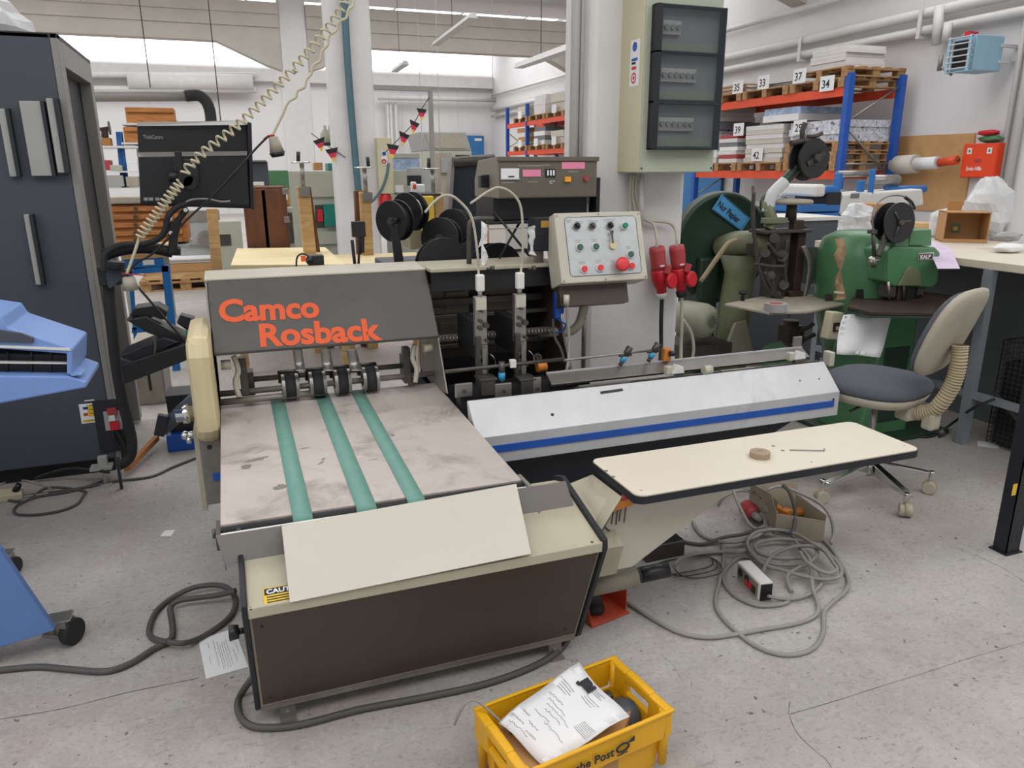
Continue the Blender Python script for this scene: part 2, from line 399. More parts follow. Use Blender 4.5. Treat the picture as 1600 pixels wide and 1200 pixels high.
mk('screw', sc, 'black_paint', cab)
sm = G(); p = [onslope(832,790), onslope(852,788), onslope(843,803)]; sm.prism(p, sln*.0006); mk('arrow_mark', sm, 'steel_dull', cab)
for (x, z) in ((XL+.03,.11),(XR-.05,.12),(.6,.30),(XL+.03,.42)):
    y = 1.945-(z-.075)*(.155/.387)-.007; mk('screw', G().cyl((x,y,z),(x,y-.003,z-.001),.004,n=8), 'steel_dark', cab)

# delivery table with belts
TX0, TX1 = -.11, .803
def tz(y): return .583+(y-2.1)*.031
tab = mk('delivery_table', G().prism([(TX0,2.1,tz(2.1)),(TX0,3.2,tz(3.2)),(TX0,3.2,tz(3.2)-.012),(TX0,2.1,tz(2.1)-.012)], (TX1-TX0,0,0)), 'steel_table', ST, .002)
mk('table_frame', G().box(TX0+.01,TX0+.03,2.13,3.1,.50,.572).box(TX1-.03,TX1-.01,2.13,3.1,.50,.572), 'steel_dull', tab)
mk('end_roller', G().cyl((TX0,2.083,.568),(TX1+.01,2.083,.568),.0145), 'black_rubber', tab)
mk('end_bar', G().box(TX0-.005,TX1+.012,2.045,2.062,.558,.576), 'white_plastic', tab, .002)
mk('end_bracket', G().box(TX0-.012,TX0,2.03,2.14,.54,.58).cyl((TX0-.012,2.083,.568),(TX0-.022,2.083,.568),.014), 'steel_dark', tab)
mk('end_bracket', G().box(TX1,TX1+.012,2.03,2.14,.55,.585), 'steel_dull', tab)
tp = (Vector((0,2.1,tz(2.1))), Vector((0,-.031,1)).normalized())
for (u0,v0,u1,v1) in ((457,808,488,805),(556,791,587,787),(635,778,662,774)):
    xa = at(u0,v0,y=2.085)[0]; xb = at(u1,v1,y=2.085)[0]
    b = [(y, tz(y)+.0012) for y in (3.2,3.0,2.6,2.1)] + [(2.083+.0165*math.sin(t), .568+.0165*math.cos(t)) for t in (0,-.5,-1.0,-1.57,-2.2)]
    rows = [[Vector((xa,y,z)) for y,z in b],[Vector((xb,y,z)) for y,z in b]]
    mk('conveyor_belt', G().sheet(rows, -.0012), 'belt_green', tab)
mat('smudge','#7d746f',.5,metal=.2,var=.1)
for (cx,cy,lx,ly,rot) in ((.0,2.55,.10,.018,.3),(.02,2.62,.05,.004,.5),(.0,2.66,.06,.004,.4),(-.03,2.5,.04,.02,.2),(.21,2.45,.05,.008,.8),(.22,2.48,.03,.006,.9),(.17,2.60,.05,.006,.2),(.38,2.42,.05,.003,.1),(.49,2.62,.02,.012,.5),(.07,2.3,.05,.022,.3),(.3,2.68,.06,.003,.2)):
    g = G(); pts = []
    for i in range(12):
        t = 2*PI*i/12; r = random.uniform(.6,1.1); x, y = lx/2*r*math.cos(t), ly*r*math.sin(t); X = cx+x*math.cos(rot)-y*math.sin(rot); Y = cy+x*math.sin(rot)+y*math.cos(rot); pts.append((X,Y,tz(Y)+.0004))
    g.add(pts, [tuple(range(12))]); mk('grease_mark', g, 'smudge', tab)
# steel stop plate with folded corner
mat('plate_grey','#817c77',.45,metal=.35,var=.1)
sp0 = [at(337,838,y=1.985), at(884,752,y=1.985), at(897,792,y=1.955), at(352,884,y=1.955)]
spl = G().prism(sp0, (0,.003,0)); spl.prism([at(337,838,y=1.985), at(352,884,y=1.955), at(353,892,y=1.99), at(340,843,y=2.03)], (.002,0,0))
mk('stop_plate', spl, 'plate_grey', ST)

# hood
HY0, HZ0, HY1, HZ1, HX0, HX1 = 3.05, .866, 3.25, 1.118, -.108, .79
hp = [(HY0,HZ0),(HY0+.004,HZ0-.012),(HY0+.03,HZ0-.01),(HY1+.03,HZ1-.012),(HY1+.012,HZ1+.006),(HY1,HZ1)]
hood = mk('hood', G().prism([(HX0,y,z) for y,z in hp], (HX1-HX0,0,0)), 'dark_grey', ST, .004)
hu = Vector((0,HY1-HY0,HZ1-HZ0)).normalized(); hn = Vector((0,-hu[2],hu[1]))
def onhood(u, v, off=.0015): return at(u, v, pl=(Vector((0,HY0,HZ0)), hn)) + hn*off
for s, u0, v0, u1, v1, bd in (('Camco',343,503,500,495,.005),('Rosback',407,541,598,530,.005)):
    a, b = onhood(u0,v0), onhood(u1,v1); L0 = (b-a).length
    cu_w = {'Camco':3.02,'Rosback':4.02}[s]
    T = frame(a, b-a, hu)
    size = .138; o = text(s, size, 'orange_letters', T, hood, .0008, bd, name='orange_lettering')
    xs = [ (T.inverted() @ (Vector(v.co)+WL[o])).x for v in o.data.vertices ]; k = L0/(max(xs)-min(xs)); x0 = min(xs)
    for v in o.data.vertices:
        q = T.inverted() @ (Vector(v.co)+WL[o]); q.x = (q.x-x0)*k; v.co = (T @ q) - WL[o]
mk('hood_top', G().prism([(HX0-.012,y,z) for y,z in ((HY1,HZ1+.006),(HY1+.004,HZ1+.012),(3.44,1.14),(3.44,1.08),(HY1+.02,HZ1-.02))], (.79-HX0+.012,0,0)), 'beige_light', ST, .004)
# side plate of the hood (right) and link arms
sd = [at(665,430,x=.797), at(684,531,x=.797), at(698,615,x=.797), Vector((.797,3.22,.60)), Vector((.797,3.44,.62)), Vector((.797,3.44,1.12))]
mk('hood_side_plate', G().prism(sd, (.006,0,0)), 'steel_dull', ST)
sd = [Vector((HX0-.004,y,z)) for y,z in ((3.06,.86),(3.10,.60),(3.3,.60),(3.44,.7),(3.44,1.1),(3.26,1.11))]
mk('hood_side_plate', G().prism(sd, (-.006,0,0)), 'steel_dull', ST)
# rollers and straps under the hood
rl = mk('roller_shaft', G().cyl((HX0,3.16,.672),(.79,3.16,.672),.0125), 'steel_dull', ST)
mk('roller_shaft', G().cyl((-.02,3.24,.70),(.72,3.24,.70),.012), 'steel_dull', ST)
mk('roller_shaft', G().cyl((HX0,3.13,.645),(.30,3.13,.645),.014), 'steel_dull', ST)
for u in (453,496,535,579):
    x = at(u,595,y=3.15)[0]; w_ = .034
    r = mk('feed_roller', G().cyl((x-w_*.62,3.16,.675),(x+w_*.62,3.16,.675),.056,n=28), 'black_rubber', ST)
    mk('roller_rim', G().ring((x-w_,3.16,.675),(x-w_*.62,3.16,.675),.054,.03,28), 'steel', r); mk('roller_rim', G().ring((x+w_*.62,3.16,.675),(x+w_,3.16,.675),.054,.03,28), 'steel', r)
    mk('roller_hub', G().cyl((x-w_*1.25,3.24,.70),(x+w_*1.25,3.24,.70),.028,n=20), 'steel_dark', r)
for (u0,u1,t0,t1) in ((457,472,463,478),(500,516,506,523),(541,557,549,567)):
    rows = []
    for a, b in ((u0,t0),(u1,t1)):
        p0, p1, p2 = at(a,546,y=3.07), at((a+b)/2,566,y=3.085), at(b,579,y=3.05); rows.append(spline([p0,p1,p2],5))
    mk('guide_strap', G().sheet(rows, .003), 'steel', ST)
for u, s in ((353,1),(668,-1)):
    p = at(u,570 if s > 0 else 543,y=3.1)
    g = G().cyl(p+Vector((-.018,0,0)),p+Vector((.018,0,0)),.02,n=18); arm = mk('link_arm', g, 'beige_metal', ST)
    q = at(u+12*s if s > 0 else u-20, 556 if s > 0 else 538, y=3.12)
    mk('arm_bar', G().tube([q, q+Vector((.012*s,0,-.06)), q+Vector((-.004*s,0,-.11)), q+Vector((.004*s,0,-.17))], .011, 8), 'beige_light', arm)
    mk('arm_block', G().cbox(q+Vector((.03*s,.05,-.1)),(.03,.05,.16)), 'steel_dark', arm, .003)
for b_ in ((-.02,.03,3.2,3.28,.64,.74),(.66,.72,3.2,3.28,.63,.75)): mk('bearing_block', G().box(*b_), 'steel_dark', ST, .004)
# yellowed guard, gearbox and hub on the left end
gp = [(2.93,.545),(2.90,.60),(2.89,.89),(2.93,.96),(3.3,.97),(3.4,.89),(3.4,.545)]
mk('belt_guard', G().prism([(-.198,y,z) for y,z in gp], (.086,0,0)), 'yellowed_plastic', ST, .03)
gb = mk('gear_box', G().box(-.195,-.118,2.96,3.35,.28,.56), 'steel_dull', ST, .004)
mk('screw', G().cyl((-.16,2.955,.52),(-.16,2.965,.52),.009), 'black_paint', gb)
mk('rating_plate', G().box(-.16,-.122,2.955,2.96,.38,.41), 'blue_stripe', gb)
mk('gear_box_back', G().box(-.213,-.195,2.98,3.4,.25,.58), 'beige_metal', ST)
mk('drive_hub', G().lathe([(.03,0),(.03,.02),(.036,.021),(.036,.045),(.028,.046),(.028,.07)],(-.196,2.97,.66),(-1,-.1,0),20), 'chrome', ST)
mk('drive_valve', G().cyl((-.2,3.0,.565),(-.24,3.0,.565),.014).cyl((-.23,3.0,.565),(-.23,2.97,.545),.009).sph((-.242,3.0,.565),.018), 'chrome', ST)
for b_ in ((-.1,-.05,3.05,3.4,0,.58),(.72,.78,3.05,3.4,0,.6),(1.32,1.4,3.05,3.4,0,.6)): mk('rear_leg', G().box(*b_), 'black_paint', ST)
mk('base_beam', G().box(-.1,1.4,3.3,3.38,.08,.2), 'black_paint', ST)

# stitching head housing
BX0, BX1 = .803, 1.40
hs = mk('head_housing', G().box(BX0,BX1,3.47,3.485,.2,1.12), 'black_paint', ST)
mk('housing_top', G().box(BX0-.01,BX1+.012,3.17,3.47,1.118,1.134), 'beige_metal', hs, .003)
rp = [at(863,421,x=BX1), at(867,470,x=BX1), at(893,585,x=BX1), Vector((BX1,3.3,.58)), Vector((BX1,3.48,.60)), Vector((BX1,3.48,1.118))]
mk('housing_side', G().prism(rp, (.012,0,0)), 'brown_panel', hs)
mk('housing_header', G().box(BX0,BX1,3.2,3.215,1.03,1.118), 'black_paint', hs)
for z0, z1, y, m in ((.93,.965,3.38,'steel_dark'),(.885,.905,3.3,'steel_dark'),(.80,.83,3.2,'steel_dull'),(.745,.765,3.3,'steel_dark'),(.69,.73,3.34,'steel_dark')):
    mk('cross_bar', G().box(BX0,BX1,y,y+.03,z0,z1), m, hs, .003)
mk('back_plate', G().box(BX0+.02,BX0+.24,3.44,3.47,.76,1.03).box(BX0+.32,BX0+.50,3.44,3.47,.86,1.03), 'olive_grey', hs)
for x, z in ((BX0+.12,.96),(BX0+.12,.90),(BX0+.09,.81)):
    mk('louvre', G().prism([(x,3.44,z),(x,3.40,z+.03),(x,3.44,z+.035)], (.09,0,0)), 'beige_metal', hs)
g = G()
for i in range(34): x = BX0+.02+i*.0165; g.cyl((x,3.196,.815),(x+.006,3.196,.815),.016,n=10)
mk('rack_teeth', g, 'steel', hs, kind='stuff')
mk('hand_knob', G().ring((1.285,3.16,.70),(1.285,3.15,.70),.022,.013,18).cyl((1.285,3.17,.70),(1.285,3.145,.70),.007), 'steel', hs)
mk('orange_switch', G().cyl(at(839,574,y=2.93),at(853,572,y=2.93),.022,n=18), 'orange_plastic', hs)
# two stitching heads
for u in (751,812):
    x = at(u,520,y=2.93)[0]
    h = mk('stitching_head', G().box(x-.026,x+.026,2.92,2.95,.84,1.045).box(x-.008,x+.03,2.925,2.95,.66,.84), 'steel', ST, .003)
    mk('rear_slide', G().box(x-.022,x+.022,2.95,3.2,.78,.93), 'black_paint', h)
    mk('wire_block', G().box(x-.016,x+.018,2.915,2.945,1.065,1.135), 'white_plastic', h, .006)
    mk('neck', G().cyl((x,2.93,1.04),(x,2.93,1.07),.010), 'steel', h)
    mk('scale_plate', G().box(x-.022,x+.022,2.914,2.92,.99,1.04), 'beige_light', h)
    for dx, z, r in ((0,.985,.006),(-.006,.945,.008),(.018,.925,.012),(-.008,.915,.009),(.02,.86,.007),(-.004,.78,.008),(.02,.74,.007)): mk('adjusting_screw', G().cyl((x+dx,2.92,z),(x+dx,2.9,z),r,n=12), 'steel_dark', h)
    mk('former', G().box(x-.028,x-.004,2.905,2.93,.70,.88).box(x-.02,x+.01,2.9,2.92,.72,.80), 'steel_dark', h, .003)
    mk('driver_bar', G().box(x-.004,x+.012,2.895,2.915,.655,.83), 'steel_dull', h)
    mk('wire_hook', G().tube([(x+.035,2.915,.80),(x+.05,2.91,.785),(x+.058,2.91,.76),(x+.055,2.91,.745)], .0018, 5), 'chrome', h)
    zc_ = at(u,594,y=2.82)[2]; mk('clincher', G().box(x-.042,x+.034,2.815,2.9,zc_-.008,zc_+.004).box(x-.036,x+.026,2.818,2.9,zc_-.07,zc_-.008), 'steel_dark', h, .003)
    mk('head_foot', G().box(x-.008,x+.018,2.88,2.91,.645,.665), 'steel', h)
    # wire feed tube looping up and back to the spools
    p0 = Vector((x,2.93,1.13))
    if u == 751: loop = ats([(748,430),(746,395),(737,340),(715,312),(698,305),(682,312),(664,332)], y=3.1)
    else: loop = ats([(814,425),(817,380),(814,325),(800,302),(780,293),(763,299),(735,318)], y=3.12)
    mk('wire_tube', G().tube([p0]+loop, .0055, 8), 'beige_cable', h)
    c = at(u+9 if u == 751 else u+13,420,y=3.06); mk('thumb_screw', G().cyl(c,c+Vector((.028,0,0)),.006).cyl(c+Vector((.02,0,0)),c+Vector((.034,0,0)),.012,n=12), 'steel_dark', h)
mk('added_dark_backing', G().box(.812,1.40,3.0,3.015,.03,.655), 'black_paint', ST)  # added black sheet, darkens the open space under the heads
zb0 = at(780,603,y=2.83)[2]; sbb = mk('saddle_base', G().box(.815,1.40,2.83,2.9,.50,zb0), 'black_paint', ST)
for u0, u1 in ((710,737),(772,798),(831,844)):
    x0, x1 = at(u0,610,y=2.83)[0], at(u1,605,y=2.83)[0]
    zc0, zc1 = at(u0,622,y=2.82)[2], at(u0,600 if u0 < 800 else 590,y=2.82)[2]; q = mk('clamp_plate', G().box(x0,x1,2.815,2.828,zc0,zc1), 'steel', sbb, .004); xm = (x0+x1)/2
    mk('clamp_screw', G().cyl((xm,2.815,zc0*.55+zc1*.45),(xm,2.806,zc0*.55+zc1*.45),.008,n=10), 'steel_dark', q)
mk('guide_sensor', G().cyl(at(784,602,y=2.84),at(784,588,y=2.84),.010).cyl(at(784,585,y=2.84),at(784,565,y=2.84),.013), 'steel_dark', ST)
mk('sensor_ring', G().cyl(at(784,594,y=2.835),at(784,582,y=2.835),.0145), 'cyan_plastic', ST)
# sensor bar
mk('sensor_bar', G().cyl(at(695,581,y=2.85),at(880,561,y=2.85),.008), 'steel_dark', ST)
mk('sensor_bar_clip', G().cbox(at(801,568,y=2.845),(.026,.024,.034)), 'white_plastic', ST, .003)
mk('sensor_bar', G().cyl(at(880,563,y=2.85),at(1030,546,y=2.85),.0055), 'steel', ST)
for u, v in ((977,556),(1021,550)):
    p = at(u,v,y=2.85); d = Vector((.5,0,.85)).normalized()
    s = mk('photo_sensor', G().cyl(p,p+d*.045,.015,n=14).cyl(p-Vector((.03,0,-.004)),p+Vector((.03,0,.004)),.008,n=6).cyl(p-d*.05,p-d*.025,.009), 'steel_dark', ST)
    mk('sensor_ring', G().cyl(p-d*.03,p-d*.006,.0135,n=14), 'cyan_plastic', s)
p = at(1041,554,y=2.86); s = mk('orange_sensor', G().cbox(p,(.036,.03,.06)), 'orange_plastic', ST, .005); mk('sensor_lens', G().cyl(p+Vector((.005,-.014,.005)),p+Vector((.03,-.03,.01)),.012), 'black_plastic', s)

# saddle with aluminium front panel
AX0, AX1 = .812, 2.572
sp = [(2.60,.438),(2.60,.552),(2.722,.668),(2.734,.664),(2.72,.60),(2.72,.438)]
al = mk('saddle_panel', G().prism([(AX0,y,z) for y,z in sp], (AX1-AX0,0,0)), 'aluminium', ST, .003)
mk('blue_stripe', G().box(AX0,AX1-.03,2.596,2.6,.483,.513), 'blue_stripe', al)
su = Vector((0,.122,.116)).normalized(); sn = Vector((0,-su[2],su[1]))
def onsad(u, v, off=.001): return at(u, v, pl=(Vector((0,2.60,.552)), sn)) + sn*off
a, b = onsad(938,614), onsad(973,609); g = G().prism([a-su*.006, b-su*.006, b+su*.006, a+su*.006], sn*.001); mk('slot', g, 'black_paint', al)
for u, v in ((863,648),(1250,595),(1280,592),(1298,577)): p = onsad(u,v,0); mk('screw_hole', G().cyl(p, p+sn*.0015, .007 if u < 900 else .004, n=12), 'black_paint', al)
for u, v in ((1302,624),): p = at(u,v,y=2.6); mk('screw', G().cyl(p,p+Vector((0,-.003,0)),.005,n=10), 'black_paint', al)
mk('lower_panel', G().prism([(AX0,2.66,.43),(2.40,2.66,.43),(2.25,2.66,.36),(2.0,2.66,.13),(AX0,2.66,.13)], (0,.02,0)), 'black_navy', ST)
mk('saddle_floor', G().box(1.4,AX1,2.73,2.86,.60,.625), 'black_paint', ST)
mk('chain_rail', G().box(1.30,AX1,2.75,2.765,.64,.664).box(1.3,AX1,2.775,2.785,.635,.655), 'steel_dark', ST)
mk('saddle_plate', G().prism([(1.21,2.805,.672),(1.21,2.865,.705),(1.21,2.87,.70),(1.21,2.815,.66)], (AX1-1.22,0,0)), 'steel', ST, .001)
mk('saddle_edge', G().box(1.21,AX1-.01,2.863,2.872,.700,.710), 'aluminium', ST)
mk('chain_cover', G().box(1.31,1.55,2.745,2.76,.655,.67).box(2.02,2.2,2.745,2.76,.655,.668), 'steel', ST)
for u, v in ((1061,580),(1252,558)):
    p = at(u,v,y=2.76); mk('pusher', G().prism([p+Vector((-.03,0,-.012)),p+Vector((.03,0,-.012)),p+Vector((.022,0,.018)),p+Vector((-.012,0,.03))], (0,.03,0)), 'white_plastic', ST, .003)
    mk('pusher_bracket', G().cbox(p+Vector((-.035,.03,.0)),(.035,.03,.04)), 'beige_light', ST, .004)
p = at(1105,578,y=2.75); mk('stop_clip', G().cyl(p+Vector((-.02,0,0)),p+Vector((.02,0,0)),.021,n=16), 'beige_light', ST)
p = at(1295,560,y=2.76); mk('end_block', G().cbox(p,(.03,.05,.07)), 'beige_light', ST, .005)
p = at(1245,540,y=2.88); mk('sheet_guide', G().cbox(p,(.05,.01,.09)), 'steel_dull', ST, .002)

# feed table on its gusset bracket
FX0, FX1, FY0, FY1, FZ = 1.067, 2.19, 1.815, 2.138, .60
def rrect(x0,x1,y0,y1,r,z,n=5):
    pts = []
    for cx,cy,a0 in ((x1-r,y1-r,0),(x0+r,y1-r,PI/2),(x0+r,y0+r,PI),(x1-r,y0+r,1.5*PI)):
        pts += [Vector((cx+r*math.cos(a0+PI/2*i/n), cy+r*math.sin(a0+PI/2*i/n), z)) for i in range(n+1)]
    return pts
ft = mk('feed_table', G().prism(rrect(FX0,FX1,FY0,FY1,.03,FZ-.02), (0,0,.022)), 'cream_laminate', ST)
mk('edge_band', G().prism(rrect(FX0-.003,FX1+.003,FY0-.003,FY1+.003,.032,FZ-.026), (0,0,.024)), 'black_navy', ft)
for u, v in ((947,736),(958,745),(1208,697),(1223,704)): p = at(u,v,z=FZ+.002); mk('plug_cap', G().cyl(p,p+Vector((0,0,.0008)),.007,n=12), 'steel_dull', ft)
for u, v in ((1002,766),(1268,722),(1413,696)): p = at(u,v,z=FZ+.002); mk('nick', G().cyl(p,p+Vector((0,0,.0006)),.003,n=8), 'steel_dark', ft)
g1 = [at(998,786,y=1.92), at(1147,764,y=1.92), at(988,886,y=1.92), at(929,898,y=1.92), at(935,845,y=1.92), at(962,790,y=1.92)]
mk('gusset', G().prism(g1, (0,.02,0)), 'beige_light', ST, .003)
g2 = [at(886,757,y=2.10), at(926,741,y=2.13), at(972,776,y=1.90), at(933,838,y=1.86)]
mk('bracket_top', G().prism(g2, (.0,.012,-.02)), 'beige_metal', ST, .002)
mk('bracket_box', G().prism([Vector((XR+.016,1.86,.42)),Vector((XR+.016,2.1,.53)),Vector((XR+.016,2.1,.30)),Vector((XR+.016,1.9,.30))], (.1,0,0)), 'beige_metal', ST)
mk('table_strut', G().box(1.10,1.9,1.96,2.0,.545,.575), 'black_paint', ST)
p = at(970,793,y=1.90)
kh = mk('hex_key_holder', G().prism([p+Vector((-.03,0,-.012)),p+Vector((.04,0,-.002)),p+Vector((.05,0,.028)),p+Vector((-.01,0,.022))],(0,.02,0)), 'orange_plastic', ST, .003)
mk('holder_clip', G().prism([p+Vector((.0,0,.02)),p+Vector((.05,0,.026)),p+Vector((.04,0,.045)),p+Vector((.02,0,.04))],(0,.02,0)), 'red_faded', kh)
for i, (dx, l) in enumerate(((-.02,.05),(-.005,.055),(.006,.045),(.024,.052))): mk('hex_key', G().cyl(p+Vector((dx,.01,-.006)),p+Vector((dx-.006,.008,-.006-l)),.0022,n=6), 'steel_dark', kh)
mk('gusset_slot', G().prism([at(946,823,y=1.918),at(962,836,y=1.918),at(961,838,y=1.918),at(945,825,y=1.918)], (0,-.001,0)), 'black_paint', ST)

# control panel on its arm
cu_ = Vector((0,.1,.30)).normalized(); CT = frame((1.552,3.05,1.213), (1,-.01,0), cu_); cn = Vector((CT[0][2],CT[1][2],CT[2][2]))
def onctl(u, v): return CT.inverted() @ at(u, v, pl=(CT.translation, cn))
c4 = [onctl(862,334), onctl(998,329), onctl(1015,436), onctl(881,444)]
hw = (abs(c4[0].x)+abs(c4[3].x)+abs(c4[1].x)+abs(c4[2].x))/4; hh = (c4[0].y-c4[3].y+c4[1].y-c4[2].y)/4
cp = mk('control_panel', G(CT).box(-hw,hw,-hh,hh,-.13,0), 'beige_light', ST, .006)
mk('panel_plate', G(CT).box(-hw+.045,hw-.03,-hh+.03,hh-.022,0,.0016), 'panel_plate', cp, .008)
g = G(CT); x0,x1,y0,y1 = -hw+.045,hw-.03,-hh+.03,hh-.022; pts = [(x0+.012,y0,.002),(x1-.012,y0,.002),(x1,y0+.012,.002),(x1,y1-.012,.002),(x1-.012,y1,.002),(x0+.012,y1,.002),(x0,y1-.012,.002),(x0,y0+.012,.002)]
g.tube([Vector(q) for q in pts], .0011, 4, closed=True, res=1); mk('plate_outline', g, 'print_black', cp)
for x, y in ((-hw+.012,-hh+.012),(hw-.012,-hh+.012),(-hw+.012,hh-.012),(hw-.012,hh-.012),(0,-hh+.01),(0,hh-.01)): mk('screw', G(CT).cyl((x,y,0),(x,y,.003),.005,n=10), 'steel', cp)
def button(u, v, m, r=.0145, h=.014, ring='white_plastic'):
    q = onctl(u,v); b = mk('push_button', G(CT).cyl((q.x,q.y,0),(q.x,q.y,h*.7),r*1.3,r*1.22,n=20), ring, cp)
    mk('button_cap', G(CT).cyl((q.x,q.y,h*.7),(q.x,q.y,h*1.15),r,r*.94,n=20), m, b); return q
for u, v, m in ((905,387,'green_button'),(930,386,'green_button'),(984,398,'green_button'),(912,421,'red_button'),(937,419,'red_button'),(986,416,'red_button')): button(u,v,m)
q = button(974,354,'green_bright',.013,.022)
q = onctl(968,415); mk('emergency_stop', G(CT).cyl((q.x,q.y,0),(q.x,q.y,.022),.02,n=20).lathe([(.022,.02),(.0315,.026),(.0325,.036),(.028,.044),(.012,.047)],(q.x,q.y,0),n=24), 'red_button', cp)
for u, v, m in ((900,354,'black_plastic'),(924,354,'steel_dark'),(952,353,'black_plastic')):
    q = onctl(u,v); b = mk('selector_switch', G(CT).cyl((q.x,q.y,0),(q.x,q.y,.012),.0175,n=20), 'chrome', cp)
    mk('selector_knob', G(CT).cyl((q.x,q.y,.012),(q.x,q.y,.018),.014,n=18).cbox((q.x,q.y,.02),(.007,.026,.012),Matrix.Rotation(.7,3,'Z')), m, b)
q = onctl(957,384); mk('key_fob', G(CT).cyl((q.x,q.y,.001),(q.x,q.y,.012),.017,n=20), 'yellowed_plastic', cp)
r_ = onctl(953,362); mk('key', G(CT).box(r_.x-.003,r_.x+.005,q.y+.01,r_.y,.014,.017).cyl((r_.x+.001,r_.y-.006,.014),(r_.x+.001,r_.y-.006,.02),.008,n=12), 'steel_dark', cp)
g = G(CT)
for u, v, wd in ((888,345,.03),(905,347,.04),(926,346,.05),(952,344,.06),(902,376,.03),(928,375,.03),(950,376,.02),(981,386,.025),(909,410,.03),(934,408,.03),(957,408,.02)):
    q = onctl(u,v)
    for k in range(2): g.box(q.x-wd/2*(1-.3*k), q.x+wd/2*(1-.2*k), q.y-.004*k*2, q.y-.004*k*2+.003, .0016, .0019)
mk('panel_lettering', g, 'print_grey', cp, kind='stuff')
mk('panel_bracket', G(CT).box(-hw+.01,hw-.08,-hh-.09,-hh,-.12,-.06), 'brown_panel', cp)
mk('panel_arm', G().tube([at(913,478,y=3.14), at(905,505,y=3.15), at(890,518,y=3.18), at(866,519,y=3.2), at(845,520,y=3.25)], .022, 12), 'beige_metal', cp)
mk('panel_cable', G().tube([at(885,465,y=3.02), at(887,500,y=3.02), at(889,540,y=3.0), at(887,572,y=2.95), at(880,590,y=2.95)], .008, 8), 'grey_cable', cp)
p = at(885,468,y=3.02); mk('cable_gland', G().cyl(p+Vector((0,0,-.025)),p+Vector((0,0,.02)),.014,n=8), 'beige_light', cp)
mk('conduit', G().tube([at(864,498,y=3.12), at(866,525,y=3.1), at(876,545,y=3.05), at(882,565,y=2.98)], .007, 8), 'dark_cable', ST)
p = at(871,470,y=3.1); mk('blue_valve', G().cbox(p+Vector((0,0,-.02)),(.03,.03,.12)).cyl(p+Vector((.018,0,-.03)),p+Vector((.018,0,-.06)),.014), 'blue_stripe', ST, .004)
mk('air_hose', G().tube([at(869,497,y=3.1), at(878,503,y=3.05), at(884,508,y=3.06), at(878,518,y=3.08), at(868,519,y=3.1)], .004, 6), 'blue_stripe', ST)

# counter box above the housing, on a bracket
yb = 3.35; A = at(778,246,y=yb); B = at(932,305,y=yb)
CX0, CX1, CZ0, CZ1 = A[0], B[0], B[2]-.008, A[2]
lft = [(yb,CZ0),(yb,CZ1),(yb+.02,CZ1+.004),(yb+.30,CZ1-.01),(yb+.36,CZ1-.10),(yb+.36,CZ0)]
cb = mk('counter_box', G().prism([(CX0,y,z) for y,z in lft], (CX1-CX0,0,0)), 'olive_grey', ST, .004)
CBT = frame((CX0,yb-.001,CZ0), (1,0,0), (0,0,1)); W_, H_ = CX1-CX0, CZ1-CZ0
mk('face_plate', G(CBT).box(.006,W_-.006,.006,H_-.02,0,.004), 'olive_face', cb)
mk('top_rim', G(CBT).box(-.004,W_+.004,H_-.016,H_+.004,-.01,.012), 'olive_face', cb, .002)
def uvb(u, v): return CBT.inverted() @ at(u, v, y=yb)
def rectb(u0,v0,u1,v1,m,name,h=.006):
    a, b = uvb(u0,v1), uvb(u1,v0); return mk(name, G(CBT).box(a.x,b.x,a.y,b.y,0,h), m, cb)
mt = rectb(782,263,810,279,'white_paper','volt_meter',.008); mk('meter_frame', G(CBT).box(uvb(781,280).x,uvb(811,280).x,uvb(781,281).y,uvb(781,279).y,0,.01), 'chrome', cb)
a = uvb(793,277); mk('meter_needle', G(CBT).box(a.x,a.x+.03,a.y,a.y+.006,.008,.009), 'print_black', mt)
rectb(816,265,844,276,'pink_film','display_window'); rectb(877,253,913,264,'pink_film','display_window')
tw = rectb(851,264,867,277,'black_plastic','thumbwheel',.008)
for k in range(3): q = uvb(855+4.5*k,270); mk('digit_wheel', G(CBT).box(q.x-.004,q.x+.004,q.y-.012,q.y+.012,.008,.010), 'white_paper', tw)
rectb(881,276,890,284,'yellow_button','square_button',.016)
q = uvb(860,285); mk('toggle_switch', G(CBT).cyl((q.x,q.y,0),(q.x,q.y,.008),.008,n=12).cyl((q.x,q.y,.008),(q.x+.004,q.y+.006,.03),.003,n=8), 'chrome', cb)
q = uvb(914,279); mk('pilot_lamp', G(CBT).cyl((q.x,q.y,0),(q.x,q.y,.018),.012,.011,n=16), 'red_faded', cb)
g = G(CBT)
for u, v, wd in ((828,259,.12),(895,268,.05),(793,285,.06),(832,284,.05),(853,258,.04)):
    q = uvb(u,v); g.box(q.x-wd/2,q.x+wd/2,q.y-.002,q.y+.002,.004,.0045)
mk('face_lettering', g, 'print_grey', cb, kind='stuff')
mk('under_shadow_block', G().box(CX0+.0,CX1-.02,yb+.07,yb+.34,CZ0-.10,CZ0), 'black_paint', cb)  # black block paints in the shadow beneath the counter box
mk('bracket_plate', G().box(CX0-.03,CX1+.03,yb+.05,yb+.32,CZ0-.12,CZ0-.105).box(CX1+.01,CX1+.03,yb+.02,yb+.10,CZ0-.2,CZ0+.09), 'black_paint', cb, .003)
mk('bracket_strut', G().box(CX0+.20,CX0+.24,yb+.1,yb+.14,1.134,CZ0-.1), 'steel_dull', cb)
mk('bracket_strut', G().cyl((CX0+.02,yb+.05,1.14),(CX0+.16,yb+.1,CZ0-.09),.006).cyl((CX0+.16,yb+.02,1.15),(CX0-.01,yb+.06,CZ0-.05),.006), 'black_paint', cb)
mk('terminal_box', G().cbox(at(760,283,y=yb+.15),(.07,.05,.06)), 'black_plastic', cb, .006)
